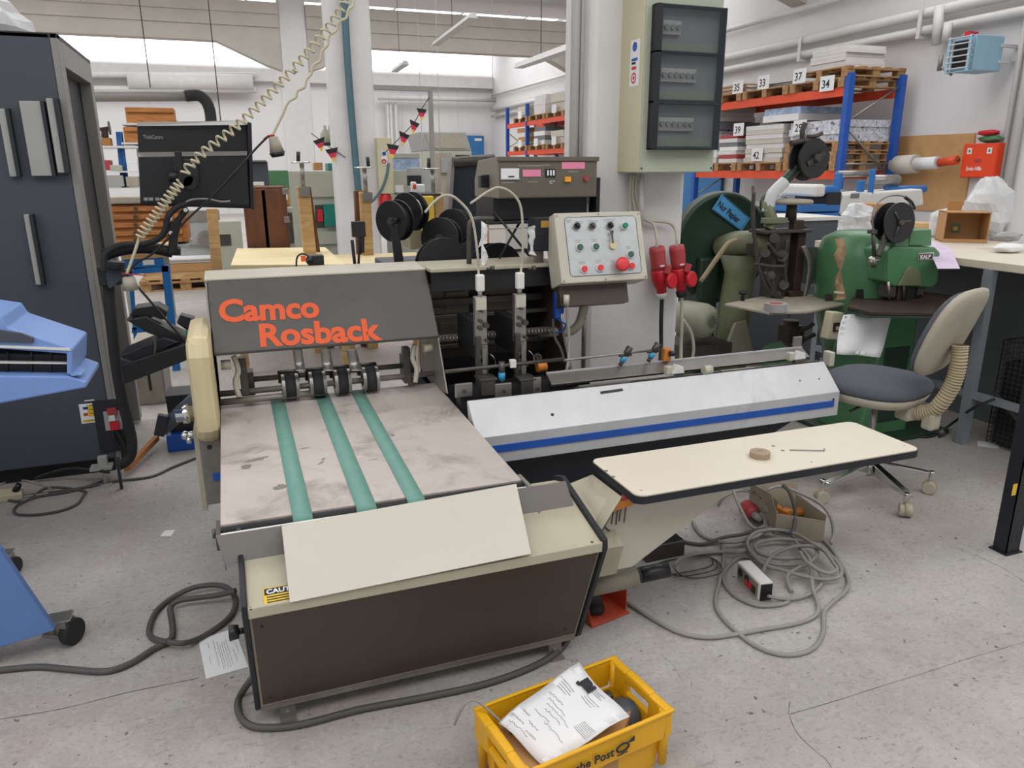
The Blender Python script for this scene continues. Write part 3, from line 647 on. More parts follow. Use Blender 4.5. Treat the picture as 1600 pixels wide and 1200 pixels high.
p = at(846,365,y=3.2); db = mk('relay_box', G().cbox(p,(.10,.08,.15)), 'black_navy', ST, .005); mk('gold_plate', G().box(p[0]-.02,p[0]+.04,p[1]-.042,p[1]-.04,p[2]+.03,p[2]+.06), 'gold_label', db)
mk('box_post', G().box(p[0]-.02,p[0]+.02,p[1]+.02,p[1]+.05,1.13,p[2]-.07), 'steel_dull', ST)
g = G(); g.sheet([[at(826+random.uniform(-3,3),355+i*7,y=3.17-.006*math.sin(i)) for i in range(7)],[at(834+random.uniform(-2,6),352+i*8,y=3.16) for i in range(7)],[at(836+4*math.sin(i),358+i*6,y=3.19) for i in range(7)]], .001); mk('paper_tag', g, 'white_paper', ST)
mk('guide_frame', G().tube([at(733,415,y=3.3),at(733,360,y=3.3),at(737,345,y=3.3),at(752,342,y=3.3),at(772,342,y=3.3)], .012, 8, res=3), 'steel_dark', ST)
g = G(); g.sheet([[at(752,345+i*9,y=3.22) for i in range(9)],[at(759+4*math.sin(i*1.3),350+i*8.5,y=3.22-.01*(i%2)) for i in range(9)]], .001); mk('paper_tag', g, 'white_paper', ST)
mk('wire_arm', G().tube([at(752,358,y=3.35),at(800,357,y=3.3),at(850,354,y=3.3),at(918,352,y=3.3),at(918,318,y=3.3)], .0025, 5, res=1), 'steel', ST)
mk('small_camera', G().cbox(at(493,406,y=3.5),(.07,.05,.045)).cyl(at(478,408,y=3.47),at(488,405,y=3.47),.014), 'black_plastic', ST, .004)
mk('camera_lead', G().tube(ats([(463,416),(464,403),(470,397),(478,398),(484,404)],y=3.47),.004,6), 'black_rubber', ST); mk('camera_clip', G().cbox(at(474,404,y=3.47),(.02,.02,.025)), 'orange_letters', ST)
mk('small_stand', G().cyl(at(555,418,y=3.5),at(550,375,y=3.5),.008,n=8).cyl(at(560,416,y=3.5),at(563,352,y=3.5),.006,n=8).cbox(at(560,358,y=3.5),(.06,.03,.07)).cyl(at(566,395,y=3.5),at(566,360,y=3.5),.01), 'black_plastic', ST, .002)
# ---------------------------------------------------------------- loose things around the stitcher
mat('yellow_crate','#e0a716',.42,var=.06,scale=5)
mat('seat_blue','#54575f',.85,var=.1,scale=30)
mat('chair_shell','#aba493',.5,var=.05)
mat('chair_bellows','#a8997b',.6,var=.05)
mat('green_machine','#477650',.38,var=.12,scale=6,dirt='#6d7f5e',dscale=4,dlo=.6,dhi=.8)
mat('green_dark','#23392a',.45,var=.15,scale=6)
mat('green_olive','#6f7358',.5,var=.14,scale=7)
mat('iron_dirty','#4a4540',.55,metal=.4,var=.25,scale=14)
mat('iron_brown','#3e3029',.6,metal=.3,var=.25,scale=14)
mat('table_dusty','#a19a8b',.6,metal=.1,var=.1,scale=8)
mat('motor_paint','#8b8c7b',.5,var=.08)
mat('cabinet_slate','#4b4f56',.5,var=.05)
mat('bench_steel','#8f959b',.45,metal=.3)
mat('bench_panel','#585c5e',.6,var=.05)
mat('plastic_film','#dfe0e0',.35,var=.05,alpha=.75)
mat('sticker_blue','#4f9ed2',.5,var=.02)
mat('orange_pedal','#c2492c',.5,var=.08)
mat('tape_grey','#9b9a98',.5)
mat('tape_brown','#9a8871',.6)
mat('switch_cream','#c9bfa2',.5)
mat('dust_card','#a59a87',.85,var=.08)

# cream board leaning on the stop plate
rows = []
for k in range(5):
    t = k/4; a = at(440,823,y=1.975).lerp(at(453,942,y=1.772),t); b = at(806,757,y=1.975).lerp(at(829,866,y=1.772),t)
    rows.append([a.lerp(b,s/5)+Vector((0,-.004,.004)) for s in range(6)])
mk('cardboard_sheet', G().sheet(rows, -.0025, False), 'cream_board', None, label='blank cream cardboard sheet leaning on the delivery cabinet below the belts', cat='cardboard')
# tape roll and hex key on the feed table
p = at(1187,714,z=.602); t = thing('tape_roll','small dusty tape roll lying on the cream feed table','tape roll',p)
mk('roll', G().ring(p, p+Vector((0,0,.02)), .034, .014, 28), 'tape_brown', t); mk('core', G().ring(p+Vector((0,0,.004)), p+Vector((0,0,.021)), .016, .013, 20), 'dust_card', t); mk('disc', G().cyl(p+Vector((0,0,.001)), p+Vector((0,0,.0185)), .0335, n=28), 'tape_brown', t)
a, b, c = at(1234,703,z=.605), at(1288,704,z=.605), at(1288,701,z=.605)
mk('hex_key', G().tube([a,b,c], .0022, 6, res=1), 'steel', None, label='bent steel hex key lying on the cream feed table', cat='hex key')

# yellow postal crate with its contents
CZ = .195
cA, cB, cC = at(742,1107,z=CZ), at(960,1026,z=CZ), at(1049,1102,z=CZ)
ex = (cB-cA).normalized(); ey = Vector((ex[1],-ex[0],0)); LX = (cB-cA).length+.012
LY = .25; o = cA + ex*(-.004) ; CRT = Matrix(((ex[0],-ey[0],0,o[0]),(ex[1],-ey[1],0,o[1]),(0,0,1,0),(0,0,0,1)))
CRT = CRT @ Matrix.Translation((0,-LY,0))     # local origin: front-left corner, x right, y back, z up
cr = thing('postal_crate','yellow plastic postal crate in front of the stitcher, filled with a box and paper','crate', CRT @ Vector((LX/2,LY/2,0)))
def wallp(z0, z1, ins0, ins1, th):   # four tapered walls between two levels
    g = G(CRT)
    o0 = [(ins0,ins0,z0),(LX-ins0,ins0,z0),(LX-ins0,LY-ins0,z0),(ins0,LY-ins0,z0)]; o1 = [(ins1,ins1,z1),(LX-ins1,ins1,z1),(LX-ins1,LY-ins1,z1),(ins1,LY-ins1,z1)]
    i0 = [(x+th if x < LX/2 else x-th, y+th if y < LY/2 else y-th, z) for x,y,z in o0]; i1 = [(x+th if x < LX/2 else x-th, y+th if y < LY/2 else y-th, z) for x,y,z in o1]
    return g, o0, o1, i0, i1
g, o0, o1, i0, i1 = wallp(.0,.12,.03,.018,.004)
V = o0+o1+i0+i1; F = []
for k in range(4): j = (k+1)%4; F += [(k,j,4+j,4+k),(8+j,8+k,12+k,12+j),(4+k,4+j,12+j,12+k)]
g.add(V,F); g.add(o0,[(3,2,1,0)]); g.add([(x,y,.006) for x,y,z in i0],[(0,1,2,3)]); body = mk('crate_body', g, 'yellow_crate', cr, .003)
for nm, y0, y1 in (('front',0,.005),('back',LY-.005,LY)):
    mk('long_wall', G(CRT).prism([(.03,y0,.11),(LX-.03,y0,.11),(LX-.012,y0,CZ),(.012,y0,CZ)], (0,y1-y0,0)).box(.0,LX,y0-.006 if y0 == 0 else y0,y1 if y0 == 0 else y1+.006,CZ-.008,CZ), 'yellow_crate', cr, .003)
for x0, x1, sg in ((0,.026,1),(LX-.026,LX,-1)):
    e = mk('end_wall', G(CRT).box(x0,x1,.0,.075,.11,CZ).box(x0,x1,LY-.075,LY,.11,CZ).box(x0+.004,x1-.004,.07,LY-.07,.11,.13), 'yellow_crate', cr, .006)
    mk('handle_bar', G(CRT).box(x0,x1,.07,LY-.07,CZ-.03,CZ+.004), 'yellow_crate', e, .008)
    mk('end_rib', G(CRT).box(x0+.004,x1-.004,.095,.105,.0,.11).box(x0+.004,x1-.004,LY-.105,LY-.095,.0,.11), 'yellow_crate', e)
for x_, y_ in ((.016,.016),(LX-.016,.016),(.016,LY-.016),(LX-.016,LY-.016)): mk('corner_post', G(CRT).cyl((x_,y_,.02),(x_,y_,CZ-.006),.012,.015,14), 'yellow_crate', cr)
TF = CRT @ frame((0,-.0065,0),(1,0,0),(0,0,1))
text('Deutsche Post', .034, 'print_black', TF @ Matrix.Translation((LX*.14,.135,0)), cr, .0006, .0006, sx=1.0, name='lettering')
g = G(TF @ Matrix.Translation((LX*.14+.228,.148,.0)))   # post horn
g.tube([Vector((.017*math.cos(t)*1.1,.012*math.sin(t),0)) for t in [i*PI/8 for i in range(16)]], .0028, 5, closed=True, res=1); g.prism([(.012,.008,-.0006),(.036,.022,-.0006),(.036,.006,-.0006)],(0,0,.0012)); g.box(-.016,.006,-.02,-.017,-.0006,.0006); g.box(.008,.016,-.02,-.017,-.0006,.0006)
mk('post_horn_emblem', g, 'print_black', cr)
# cardboard box in the crate
def cp_(x,y,z): return CRT @ Vector((x,y,z))
bx = [cp_(.045,.03,.0),cp_(.30,.02,0),cp_(.40,.10,0),cp_(.34,LY-.06,0),cp_(.05,LY-.03,0)]
for q in bx: q.z = .008
kb = thing('cardboard_box','flat brown cardboard box lying inside the yellow crate','box', cp_(.2,.15,.008))
mk('carton', G().prism(bx, (0,0,.132)), 'kraft_card', kb, .002)
TB = CRT @ Matrix.Translation((.07,LY-.075,.1412)); text('F. K. ROSBACK CO.', .020, 'print_black', TB, kb, .0003, .0004)
# crumpled form on top
rows = []; fa, fb, fc, fd = at(778,1130,z=.17), at(905,1036,z=.235), at(984,1122,z=.185), at(850,1197,z=.15)
for i in range(9):
    r = []
    for j in range(7):
        s, t2 = i/8, j/6; q = fa.lerp(fb,s).lerp(fd.lerp(fc,s),t2); q.z += .012*math.sin(3.1*s+2*t2)*math.sin(2.7*t2+1)+.004*math.sin(9*s+7*t2); r.append(q)
    rows.append(r)
pf = thing('paper_form','crumpled white handwritten order form lying in the yellow crate','paper', fa.lerp(fc,.5)-Vector((0,0,.02)))
mk('sheet', G().sheet(rows, .0006), 'white_paper', pf)
def onform(s, t2, up=.0012):
    i, j = min(s*8,7.999), min(t2*6,5.999); a, b = int(i), int(j); fi, fj = i-a, j-b
    q = rows[a][b].lerp(rows[a+1][b],fi).lerp(rows[a][b+1].lerp(rows[a+1][b+1],fi),fj); return q+Vector((0,0,up))
# rows run along s (left-bottom to top), print reads down across t
def ink(g, s0, t0, t1, k=8, amp=.006, r=.0006): g.tube([onform(s0+random.uniform(-amp,amp), t0+(t1-t0)*i/k, .0016) for i in range(k+1)], r, 3, res=1)
g = G()
for s0, t0, t1 in ((.84,.42,.66),(.81,.42,.62),(.78,.40,.6),(.74,.1,.32),(.71,.1,.30),(.68,.1,.34),(.65,.12,.3),(.95,.3,.6),(.93,.3,.55),(.91,.32,.6)): ink(g,s0,t0,t1,6,.001,.0008)
for k in range(7): ink(g,.62-.02*k,.72,.96,5,.001,.0006)
mk('printed_lines', g, 'print_grey', pf, kind='stuff')
g = G()
for s0, t0, t1 in ((.55,.12,.4),(.5,.2,.55),(.45,.25,.7),(.4,.3,.62),(.33,.2,.5),(.3,.45,.85),(.24,.1,.25),(.2,.3,.5),(.14,.05,.3),(.12,.4,.6),(.08,.1,.5)): ink(g,s0,t0,t1,22,.012,.0006)
mk('handwriting', g, 'print_grey', pf, kind='stuff')
d1 = (onform(.9,.5)-onform(.9,.3)); d2 = (onform(.95,.35)-onform(.85,.35)); TJ = frame(onform(.86,.24,.004), d1, d2); text('JBI', .036, 'print_black', TJ, pf, .0012, .003, name='form_heading')
# grey machine part and cable in the crate
p = cp_(LX-.075,LY*.48,.008); gp_ = thing('motor_part','dark grey metal part standing in the yellow crate','part',p)
mk('casting', G().lathe([(.052,0),(.052,.08),(.046,.11),(.03,.135),(.012,.14)],p,(0.1,.1,1),20), 'cabinet_slate', gp_); mk('lug', G().cbox(p+Vector((-.05,.03,.07)),(.05,.07,.1)).cbox(p+Vector((-.02,.07,.09)),(.05,.03,.08)), 'steel_dark', gp_, .006)
mk('cable_end', G().tube([cp_(.07,LY-.06,.15),at(752,1100,z=.22),at(735,1094,z=.235),at(722,1106,z=.22),at(710,1132,z=.17)], .0035, 7), 'grey_cable', None, label='thin grey cable hanging over the rim of the yellow crate', cat='cable')

# papers on the floor
def flat_paper(name, px, label, cat='paper', th=.0008, m='white_paper'):
    return mk(name, G().prism([at(u,v,z=.001) for u,v in px], (0,0,th)), m, None, label=label, cat=cat)
pp = thing('delivery_note','printed white delivery note lying on the floor beside the delivery cabinet','paper', at(350,1020,z=0))
q4 = ats([(310,1000),(366,982),(388,1042),(322,1061)], z=.001); mk('sheet', G().prism(q4, (0,0,.0008)), 'white_paper', pp)
def onnote(s, t2): return q4[0].lerp(q4[1],s).lerp(q4[3].lerp(q4[2],s),t2)+Vector((0,0,.0011))
g = G()
for s0, t0, t1 in ((.62,.25,.9),(.68,.2,.85),(.56,.25,.9),(.5,.3,.85),(.45,.2,.9),(.36,.15,.8),(.22,.15,.3),(.18,.5,.7),(.82,.1,.35),(.8,.5,.8),(.9,.3,.6)): g.tube([onnote(s0,t0),onnote(s0,t1)], .0008, 3, res=1)
mk('printed_lines', g, 'print_grey', pp, kind='stuff')
flat_paper('paper_scrap', [(250,838),(258,829),(274,828),(267,838)], 'small white paper scrap on the floor left of the delivery table')
flat_paper('paper_scrap', [(1527,689),(1558,692),(1561,701),(1528,697)], 'white paper strip on the floor under the workbench')

# cables on the floor
def cable(name, px, r, m, label, zs=None, n=8):
    P = [at(u,v,z=(zs[i] if zs else r)) for i,(u,v) in enumerate(px)]
    return mk(name, G().tube(P, r, n, res=6), m, None, label=label, cat='cable')
cable('power_cable', [(-60,1052),(0,1047),(60,1042),(110,1046),(165,1049),(205,1036),(240,1014),(262,1003),(270,990),(268,965),(266,950),(276,940),(300,935),(340,930),(368,923)], .0105, 'dark_cable','thick dark grey cable running from the left edge into the delivery cabinet',[.011]*7+[.011,.012,.013,.02,.03,.034,.04,.06])
cable('cable_loop', [(262,1003),(240,998),(233,985),(243,957),(268,935),(300,919),(335,914),(358,920),(368,938),(362,960),(340,980),(310,998),(285,1005),(262,1003)], .0100, 'dark_cable','loop of thick dark cable on the floor left of the delivery note',[.03,.011,.011,.011,.011,.03,.032,.03,.011,.011,.011,.011,.03,.032])
mk('floor_hose', G().tube([Vector((-.045,1.99,.17))]+[at(u,v,z=.012) for u,v in ((378,1082),(371,1104),(382,1128),(410,1137),(470,1132),(560,1109),(660,1090),(760,1068),(840,1038),(880,1010),(893,985))], .0105, 8), 'dark_cable', None, label='dark hose on the floor along the front of the brown cabinet', cat='hose')
def cc(pts): return [(980+x/4, 740+y/4) for x,y in pts]
cable('grey_cable', cc([(0,805),(100,870),(200,930),(330,995),(500,1025),(680,1005),(850,975),(1000,950),(1130,915),(1190,870),(1190,800),(1160,720),(1150,600),(1130,520),(1060,440),(1030,380)]), .0078, 'grey_cable','grey cable curving from the orange pedal guard into the coil', [.008]*10+[.012,.02,.03,.03,.03,.02])
cable('grey_cable', cc([(590,440),(605,520),(575,680),(552,800),(580,880),(680,985),(800,1075),(930,1125),(1060,1130),(1170,1085),(1225,990),(1230,870),(1290,800),(1365,735),(1380,660),(1330,560),(1270,460),(1190,390),(1060,350),(900,335),(780,380),(740,450),(780,520),(880,560),(1020,570),(1120,560),(1180,520),(1180,470),(1100,430),(980,410),(860,420),(800,450),(830,500),(950,530),(1090,525)]), .0078, 'grey_cable','long grey cable making the widest loop on the floor beside the socket strip', [.008]*17+[.012,.016,.02,.02,.02,.02,.024,.024,.024,.026,.028,.03,.03,.03,.032,.034,.034,.034])
cable('grey_cable', cc([(850,620),(870,560),(930,500),(1050,455),(1180,460),(1270,510),(1330,580),(1330,640),(1230,660),(1100,640),(960,600),(860,570),(780,500),(750,430),(800,370),(920,350),(1060,380),(1160,440),(1230,480),(1290,560),(1310,600),(1240,620),(1130,560),(1080,490)]), .0078, 'grey_cable','grey cable wound in tight turns in the middle of the coil', [.02,.03,.036,.042,.044,.044,.044,.04,.03,.026,.026,.03,.04,.04,.04,.046,.05,.05,.05,.05,.052,.054,.056,.06])
cable('grey_cable', cc([(660,100),(700,200),(760,310),(810,345),(860,320),(850,270),(830,250)]), .0078, 'grey_cable','short grey cable leading down to the red plug', [.16,.1,.04,.02,.03,.045,.05])
cable('grey_cable', cc([(840,540),(720,520),(640,570),(600,640),(630,720),(700,780),(820,825),(950,820),(1010,800)]), .0072, 'grey_cable','grey cable curling around the back of the socket strip', [.02]+[.008]*8)
cable('grey_cable', cc([(880,765),(980,785),(1100,770),(1200,710),(1215,650),(1180,590),(1120,570),(1000,640),(1030,740)]), .0072, 'grey_cable','grey cable leaving the end of the socket strip', [.03,.012,.012,.012,.02,.03,.036,.02,.008])
cable('grey_cable', cc([(410,300),(450,370),(520,410),(640,430),(760,410),(840,370),(870,310),(840,190),(840,130),(880,100),(960,80),(1100,130),(1210,190),(1270,270),(1290,370),(1270,440)]), .0078, 'grey_cable','grey cable arching over the cardboard box of scraps', [.01,.01,.01,.03,.03,.03,.03,.08,.14,.19,.20,.18,.14,.10,.04,.01])
cable('grey_cable', cc([(570,200),(600,150),(680,110),(760,110),(830,140)]) + cc([(840,200)]), .0072, 'grey_cable','grey cable bowed up under the feed table', [.05,.1,.13,.13,.1,.05])
cable('grey_cable', cc([(275,400),(370,430),(480,440),(600,400),(720,380),(820,350),(920,350),(1020,370),(1050,280),(1040,190),(1010,110),(970,70)]), .0078, 'dark_cable','dark grey cable climbing the front of the cardboard box', [.01,.01,.012,.03,.034,.036,.04,.05,.09,.15,.20,.22])
cable('grey_cable', cc([(290,580),(340,530),(440,500),(560,490),(680,490),(740,480)]), .009, 'grey_cable','pale grey cable entering the black sleeve below the gusset', [.07,.06,.03,.012,.03,.03])
g = G()
for k in range(3):
    c0 = at(1070+10*k,882+4*k,z=.006); g.tube([c0+Vector((.13*math.cos(t)*(1-.12*k),.06*math.sin(t)*(1+.2*k),.006*k+.004*math.sin(3*t))) for t in [i*PI/8 for i in range(16)]], .0028, 5, closed=True, res=2)
mk('thin_wire', g, 'dark_cable', None, label='thin dark wire lying in loops beside the black sleeve', cat='wire')
# red plug, socket strip, box of scraps
p = at(1172,798,z=.05); d = (at(1188,812,z=.05)-p).normalized(); pl = thing('red_plug','dusty red industrial plug on the floor under the feed table','plug', Vector((p[0],p[1],0)))
mk('plug_body', G().lathe([(.026,0),(.036,.01),(.036,.05),(.03,.075),(.02,.09)], p-d*.05, d, 18), 'red_faded', pl); mk('plug_collar', G().lathe([(.018,.0),(.016,.03),(.011,.05)], p+d*.038, d, 14), 'grey_cable', pl)
a, b = at(1160,908,z=0), at(1190,937,z=0); ex2 = (b-a).normalized(); ez = Vector((0,0,1)); TS = frame(a, ex2, ez); LS = (at(1203,935,z=0)-at(1158,875,z=0)).length*.9
so = thing('socket_strip','grey power strip with red switches standing on edge inside the cable coil','power strip', a)
e0 = at(1150,903,z=0.0); e1 = at(1185,940,z=0.0); T = frame(e0,(e1-e0),(0,0,1)); L9 = (e1-e0).length
mk('strip_body', G(T).box(-.0,L9,0,.075,-.055,0), 'white_plastic', so, .006)
mk('strip_side', G(T).box(L9,L9+.004,.005,.07,-.05,-.004), 'black_plastic', so)
mk('strip_face', G(T).box(.012,L9-.012,.010,.066,0,.003), 'olive_grey', so)
for k in range(3): mk('rocker_switch', G(T).box(L9*.45+.025*k,L9*.45+.02+.025*k,.018,.045,.003,.007), 'red_plastic' if k < 2 else 'black_plastic', so)
for k in range(2): mk('socket', G(T).cyl((.035+.05*k,.045,.003),(.035+.05*k,.045,.006),.016,n=14), 'black_plastic', so)
sb = thing('scrap_box','open cardboard box of scraps under the feed table beside the chair base','box', at(1248,830,z=0))
b0, b1, b2, b3 = at(1214,845,z=0), at(1287,857,z=0), at(1290,815,z=0), at(1207,805,z=0); hz = Vector((0,0,.17))
b0 = at(1210,835,z=0); b1 = at(1286,848,z=0); b2 = b1+Vector((.03,.22,0)); b3 = b0+Vector((.03,.22,0))
for a, b, hq in ((b0,b1,.10),(b1,b2,.13),(b2,b3,.18),(b3,b0,.16)):
    mk('box_wall', G().prism([a,b,b+Vector((0,0,hq)),a+Vector((0,0,hq))], ((b3-b0).normalized()*.005 if (a-b).cross(hz).y else (.004,0,0))), 'dust_card', sb)
mk('box_bottom', G().prism([b0,b1,b2,b3],(0,0,.004)), 'dust_card', sb)
mk('box_flap', G().prism([b0+Vector((0,0,.1)),b3+Vector((0,0,.16)),b3+Vector((-.05,0,.18)),b0+Vector((-.04,0,.20))],(.003,0,0)), 'dust_card', sb)
g0 = (b0+b2)/2
for k in range(7):
    c0 = g0+Vector((random.uniform(-.07,.07),random.uniform(-.06,.06),.05+.006*k)); mk('scrap_piece', G().cbox(c0,(random.uniform(.04,.09),random.uniform(.03,.05),random.uniform(.02,.04)),Matrix.Rotation(random.uniform(0,3),3,'Z') @ Matrix.Rotation(random.uniform(-.5,.5),3,'X')), random.choice(['grey_cable','orange_plastic','kraft_card','dust_card','steel_dark']), sb, .005)
ck = thing('dark_tray','dark metal tray on the floor behind the gusset bracket','tray', at(1040,870,z=0)); a0 = at(1010,880,z=0); mk('tray_body', G().box(a0[0],a0[0]+.18,a0[1],a0[1]+.16,0,.07), 'steel_dark', ck, .004); mk('tray_floor', G().box(a0[0]+.01,a0[0]+.17,a0[1]+.01,a0[1]+.15,.07,.072), 'black_paint', ck)
# grey motor pipe with sleeve
a, b = at(922,915,y=1.99), at(994,900,y=1.97); ax = (b-a).normalized()
mp = thing('linear_motor','grey tubular drive with black sleeve sticking out beside the gusset','motor', Vector((a[0],a[1],0)))
mk('tube', G().cyl(a-ax*.08,b,.036,n=22), 'olive_grey', mp); mk('collar', G().cyl(b,b+ax*.016,.026,n=18), 'black_paint', mp); mk('sleeve', G().cyl(b+ax*.016,b+ax*.115,.027,n=18), 'black_plastic', mp)
# orange pedal guard
o1_ = at(925,982,z=0); pd = thing('foot_pedal','orange sheet steel foot pedal guard on the floor beside the brown cabinet','pedal', o1_)
u = (at(984,958,z=0)-o1_).normalized(); v_ = Vector((-u[1],u[0],0)); Lp = (at(984,958,z=0)-o1_).length; TP = Matrix(((u[0],v_[0],0,o1_[0]),(u[1],v_[1],0,o1_[1]),(0,0,1,0),(0,0,0,1)))
mk('base_plate', G(TP).box(0,Lp,0,.16,0,.004), 'orange_pedal', pd); mk('side_guard', G(TP).prism([(0,0,0),(0,.16,0),(0,.16,.085),(0,.03,.085)],(.003,0,0)), 'orange_pedal', pd); mk('side_guard', G(TP).prism([(Lp,0.02,0),(Lp,.16,0),(Lp,.16,.085),(Lp,.02,.085)],(-.003,0,0)), 'orange_pedal', pd); mk('rear_guard', G(TP).box(0,Lp,.156,.16,0,.085), 'orange_pedal', pd)
mk('pedal_knob', G(TP).lathe([(.04,0),(.042,.012),(.03,.02),(.03,.035),(.034,.036),(.03,.05),(.018,.056)],(Lp*.42,.085,.004),n=20), 'black_rubber', pd)

# ---------------------------------------------------------------- office chair
CC = Vector((2.842,2.644,0)); ch = thing('office_chair','beige office chair with grey-blue seat on a five-star base','chair', CC)
bk = Vector((.32,-.947,0)).normalized(); sd_ = Vector((-bk[1],bk[0],0))    # bk: towards the back of the chair; sd_: its side
def cl(f, s, z): return CC - bk*f + sd_*s + Vector((0,0,z))
for k in range(5):
    th = math.radians(-101+72*k); d = Vector((math.cos(th),math.sin(th),0)); e = CC+d*.305
    arm = mk('base_arm', G().prism([CC+d*.03+Vector((0,0,.155)),CC+d*.03+Vector((0,0,.10)),e+Vector((0,0,.088)),e+Vector((0,0,.108))], Vector((-d[1],d[0],0))*.036).cyl(e+Vector((0,0,.075)),e+Vector((0,0,.118)),.014,n=14), 'chrome', ch, .004)
    s2 = Vector((-d[1],d[0],0)); wc = e + s2*.004 + Vector((0,0,.032)); ax = Vector((math.cos(th+1.1),math.sin(th+1.1),0))
    cst = mk('caster', G().cyl(wc-ax*.027,wc-ax*.004,.031,n=20).cyl(wc+ax*.004,wc+ax*.027,.031,n=20).cyl(wc,wc+Vector((0,0,.045)),.010), 'chair_shell', ch, .003)
    mk('caster_hood', G().lathe([(.034,-.006),(.034,.006)], wc+Vector((0,0,.004)), ax, 18), 'chair_bellows', cst)
mk('base_hub', G().cyl(CC+Vector((0,0,.09)),CC+Vector((0,0,.17)),.04,.032,n=18), 'chrome', ch)
mk('gas_column', G().cyl(CC+Vector((0,0,.16)),CC+Vector((0,0,.47)),.016,n=16), 'steel', ch)
def seat_rows(z, dz, k=1.):
    P = []
    for i in range(24):
        t = 2*PI*i/24; c_, s_ = math.cos(t), math.sin(t); rx = .225*k; ry = .235*k
        P.append(cl(.01+rx*abs(c_)**.75*(1 if c_ > 0 else -1), ry*abs(s_)**.75*(1 if s_ > 0 else -1), z))
    return P
def loft(rings, m, name, par, capb=True):
    g = G(); n = len(rings[0]); vs = [p for r in rings for p in r]; fs = [(k*n+i, k*n+(i+1)%n, (k+1)*n+(i+1)%n, (k+1)*n+i) for k in range(len(rings)-1) for i in range(n)]
    sm = [True]*len(fs)+[True,True]; fs += [tuple(range(n-1,-1,-1)), tuple(range((len(rings)-1)*n, len(rings)*n))]; g.add(vs, fs, sm); return mk(name, g, m, par)
loft([seat_rows(.47,0,.55),seat_rows(.485,0,.9),seat_rows(.53,0,1.0)], 'chair_shell', 'seat_shell', ch)
loft([seat_rows(.53,0,1.0),seat_rows(.55,0,1.03),seat_rows(.575,0,1.0),seat_rows(.59,0,.9),seat_rows(.597,0,.6),seat_rows(.598,0,.2)], 'seat_blue', 'seat_cushion', ch)
# backrest: rounded shield, leaning back
def shield(off, k=1.):
    P = []; rec = .34
    for i in range(28):
        t = 2*PI*i/28; s_ = math.sin(t); c_ = math.cos(t); h = .2*abs(s_)**.7*(1 if s_ > 0 else -1)*k; wv = (.215-.02*max(0,-s_))*abs(c_)**.6*(1 if c_ > 0 else -1)*k
        f = -.215-off-rec*(h+.2) + .35*wv*wv*4*.25
        P.append(cl(f, wv, .85+h))
    return P
loft([shield(-.035,.80),shield(-.028,.93),shield(0,.99)], 'seat_blue', 'backrest_cushion', ch)
loft([shield(0,1.0),shield(.02,1.0),shield(.032,.93),shield(.038,.7)], 'chair_shell', 'backrest_shell', ch)
bp = [cl(-.33,0,.80),cl(-.335,0,.70),cl(-.32,0,.60),cl(-.27,0,.49),cl(-.19,0,.45)]
B2 = spline([Vector(q) for q in bp],8); g = G()
for i in range(len(B2)-1):
    g.cyl(B2[i],B2[i].lerp(B2[i+1],.5),.031,.036,n=16,caps=False); g.cyl(B2[i].lerp(B2[i+1],.5),B2[i+1],.036,.031,n=16,caps=False)
mk('bellows', g, 'chair_bellows', ch); mk('back_bracket', G().cbox(cl(-.16,0,.45),(.10,.08,.07)).cbox(cl(-.26,0,.43),(.06,.06,.08)), 'chair_shell', ch, .012); mk('adjusting_knob', G().cyl(cl(-.30,.0,.40),cl(-.32,0,.37),.018,n=12), 'black_plastic', ch)
mk('seat_lever', G().cyl(cl(.02,.06,.46),cl(.02,-.2,.45),.006), 'black_plastic', ch)

# ---------------------------------------------------------------- workbench on the right
wb = thing('workbench','high workbench with cream top and grey steel legs at the right','workbench', (4.3,2.9,0))
mk('bench_top', G().box(3.86,4.95,1.9,4.3,1.01,1.055), 'cream_laminate', wb, .004)
for y in (2.93,2.0): mk('leg', G().box(3.85,3.90,y,y+.05,0,1.01), 'bench_steel', wb)
mk('leg', G().box(4.85,4.9,4.2,4.25,0,1.01), 'bench_steel', wb)
mk('lower_rail', G().box(3.865,3.895,2.0,4.2,.28,.32), 'bench_steel', wb); mk('back_panel', G().box(4.35,4.37,2.0,4.3,.0,.99), 'bench_panel', wb)
mk('leg', G().box(3.88,3.93,4.2,4.25,0,1.01), 'bench_steel', wb)
# open carton, film, gloves and paper on the bench
ob = thing('open_carton','open brown carton lying on its side on the workbench','box', at(1505,385,z=1.055)); TO = frame(at(1472,378,z=1.057)+Vector((0,0,0)), (.80,-.6,0), (0,0,1)); w9, h9, d9 = .27, .20, .22
for nm, b in (('carton_bottom',(0,w9,0,.006,-d9,0)),('carton_top',(0,w9,h9-.006,h9,-d9,0)),('carton_side',(0,.006,0,h9,-d9,0)),('carton_side',(w9-.006,w9,0,h9,-d9,0)),('carton_back',(0,w9,0,h9,-d9,-d9+.006)),('carton_lip',(0,w9,0,.022,-.002,.003))): mk(nm, G(TO).box(*b), 'kraft_card', ob)
mk('carton_flap', G(TO).prism([(.05,h9,-d9),(.14,h9,-d9),(.15,h9+.06,-d9-.02),(.06,h9+.06,-d9-.02)],(0,0,.004)), 'kraft_dark', ob)
mk('green_print', G(TO).box(.09,.15,.045,.11,-d9+.006,-d9+.008), 'green_machine', ob); mk('yellow_print', G(TO).box(.105,.135,.065,.09,-d9+.008,-d9+.009), 'yellow_button', ob)
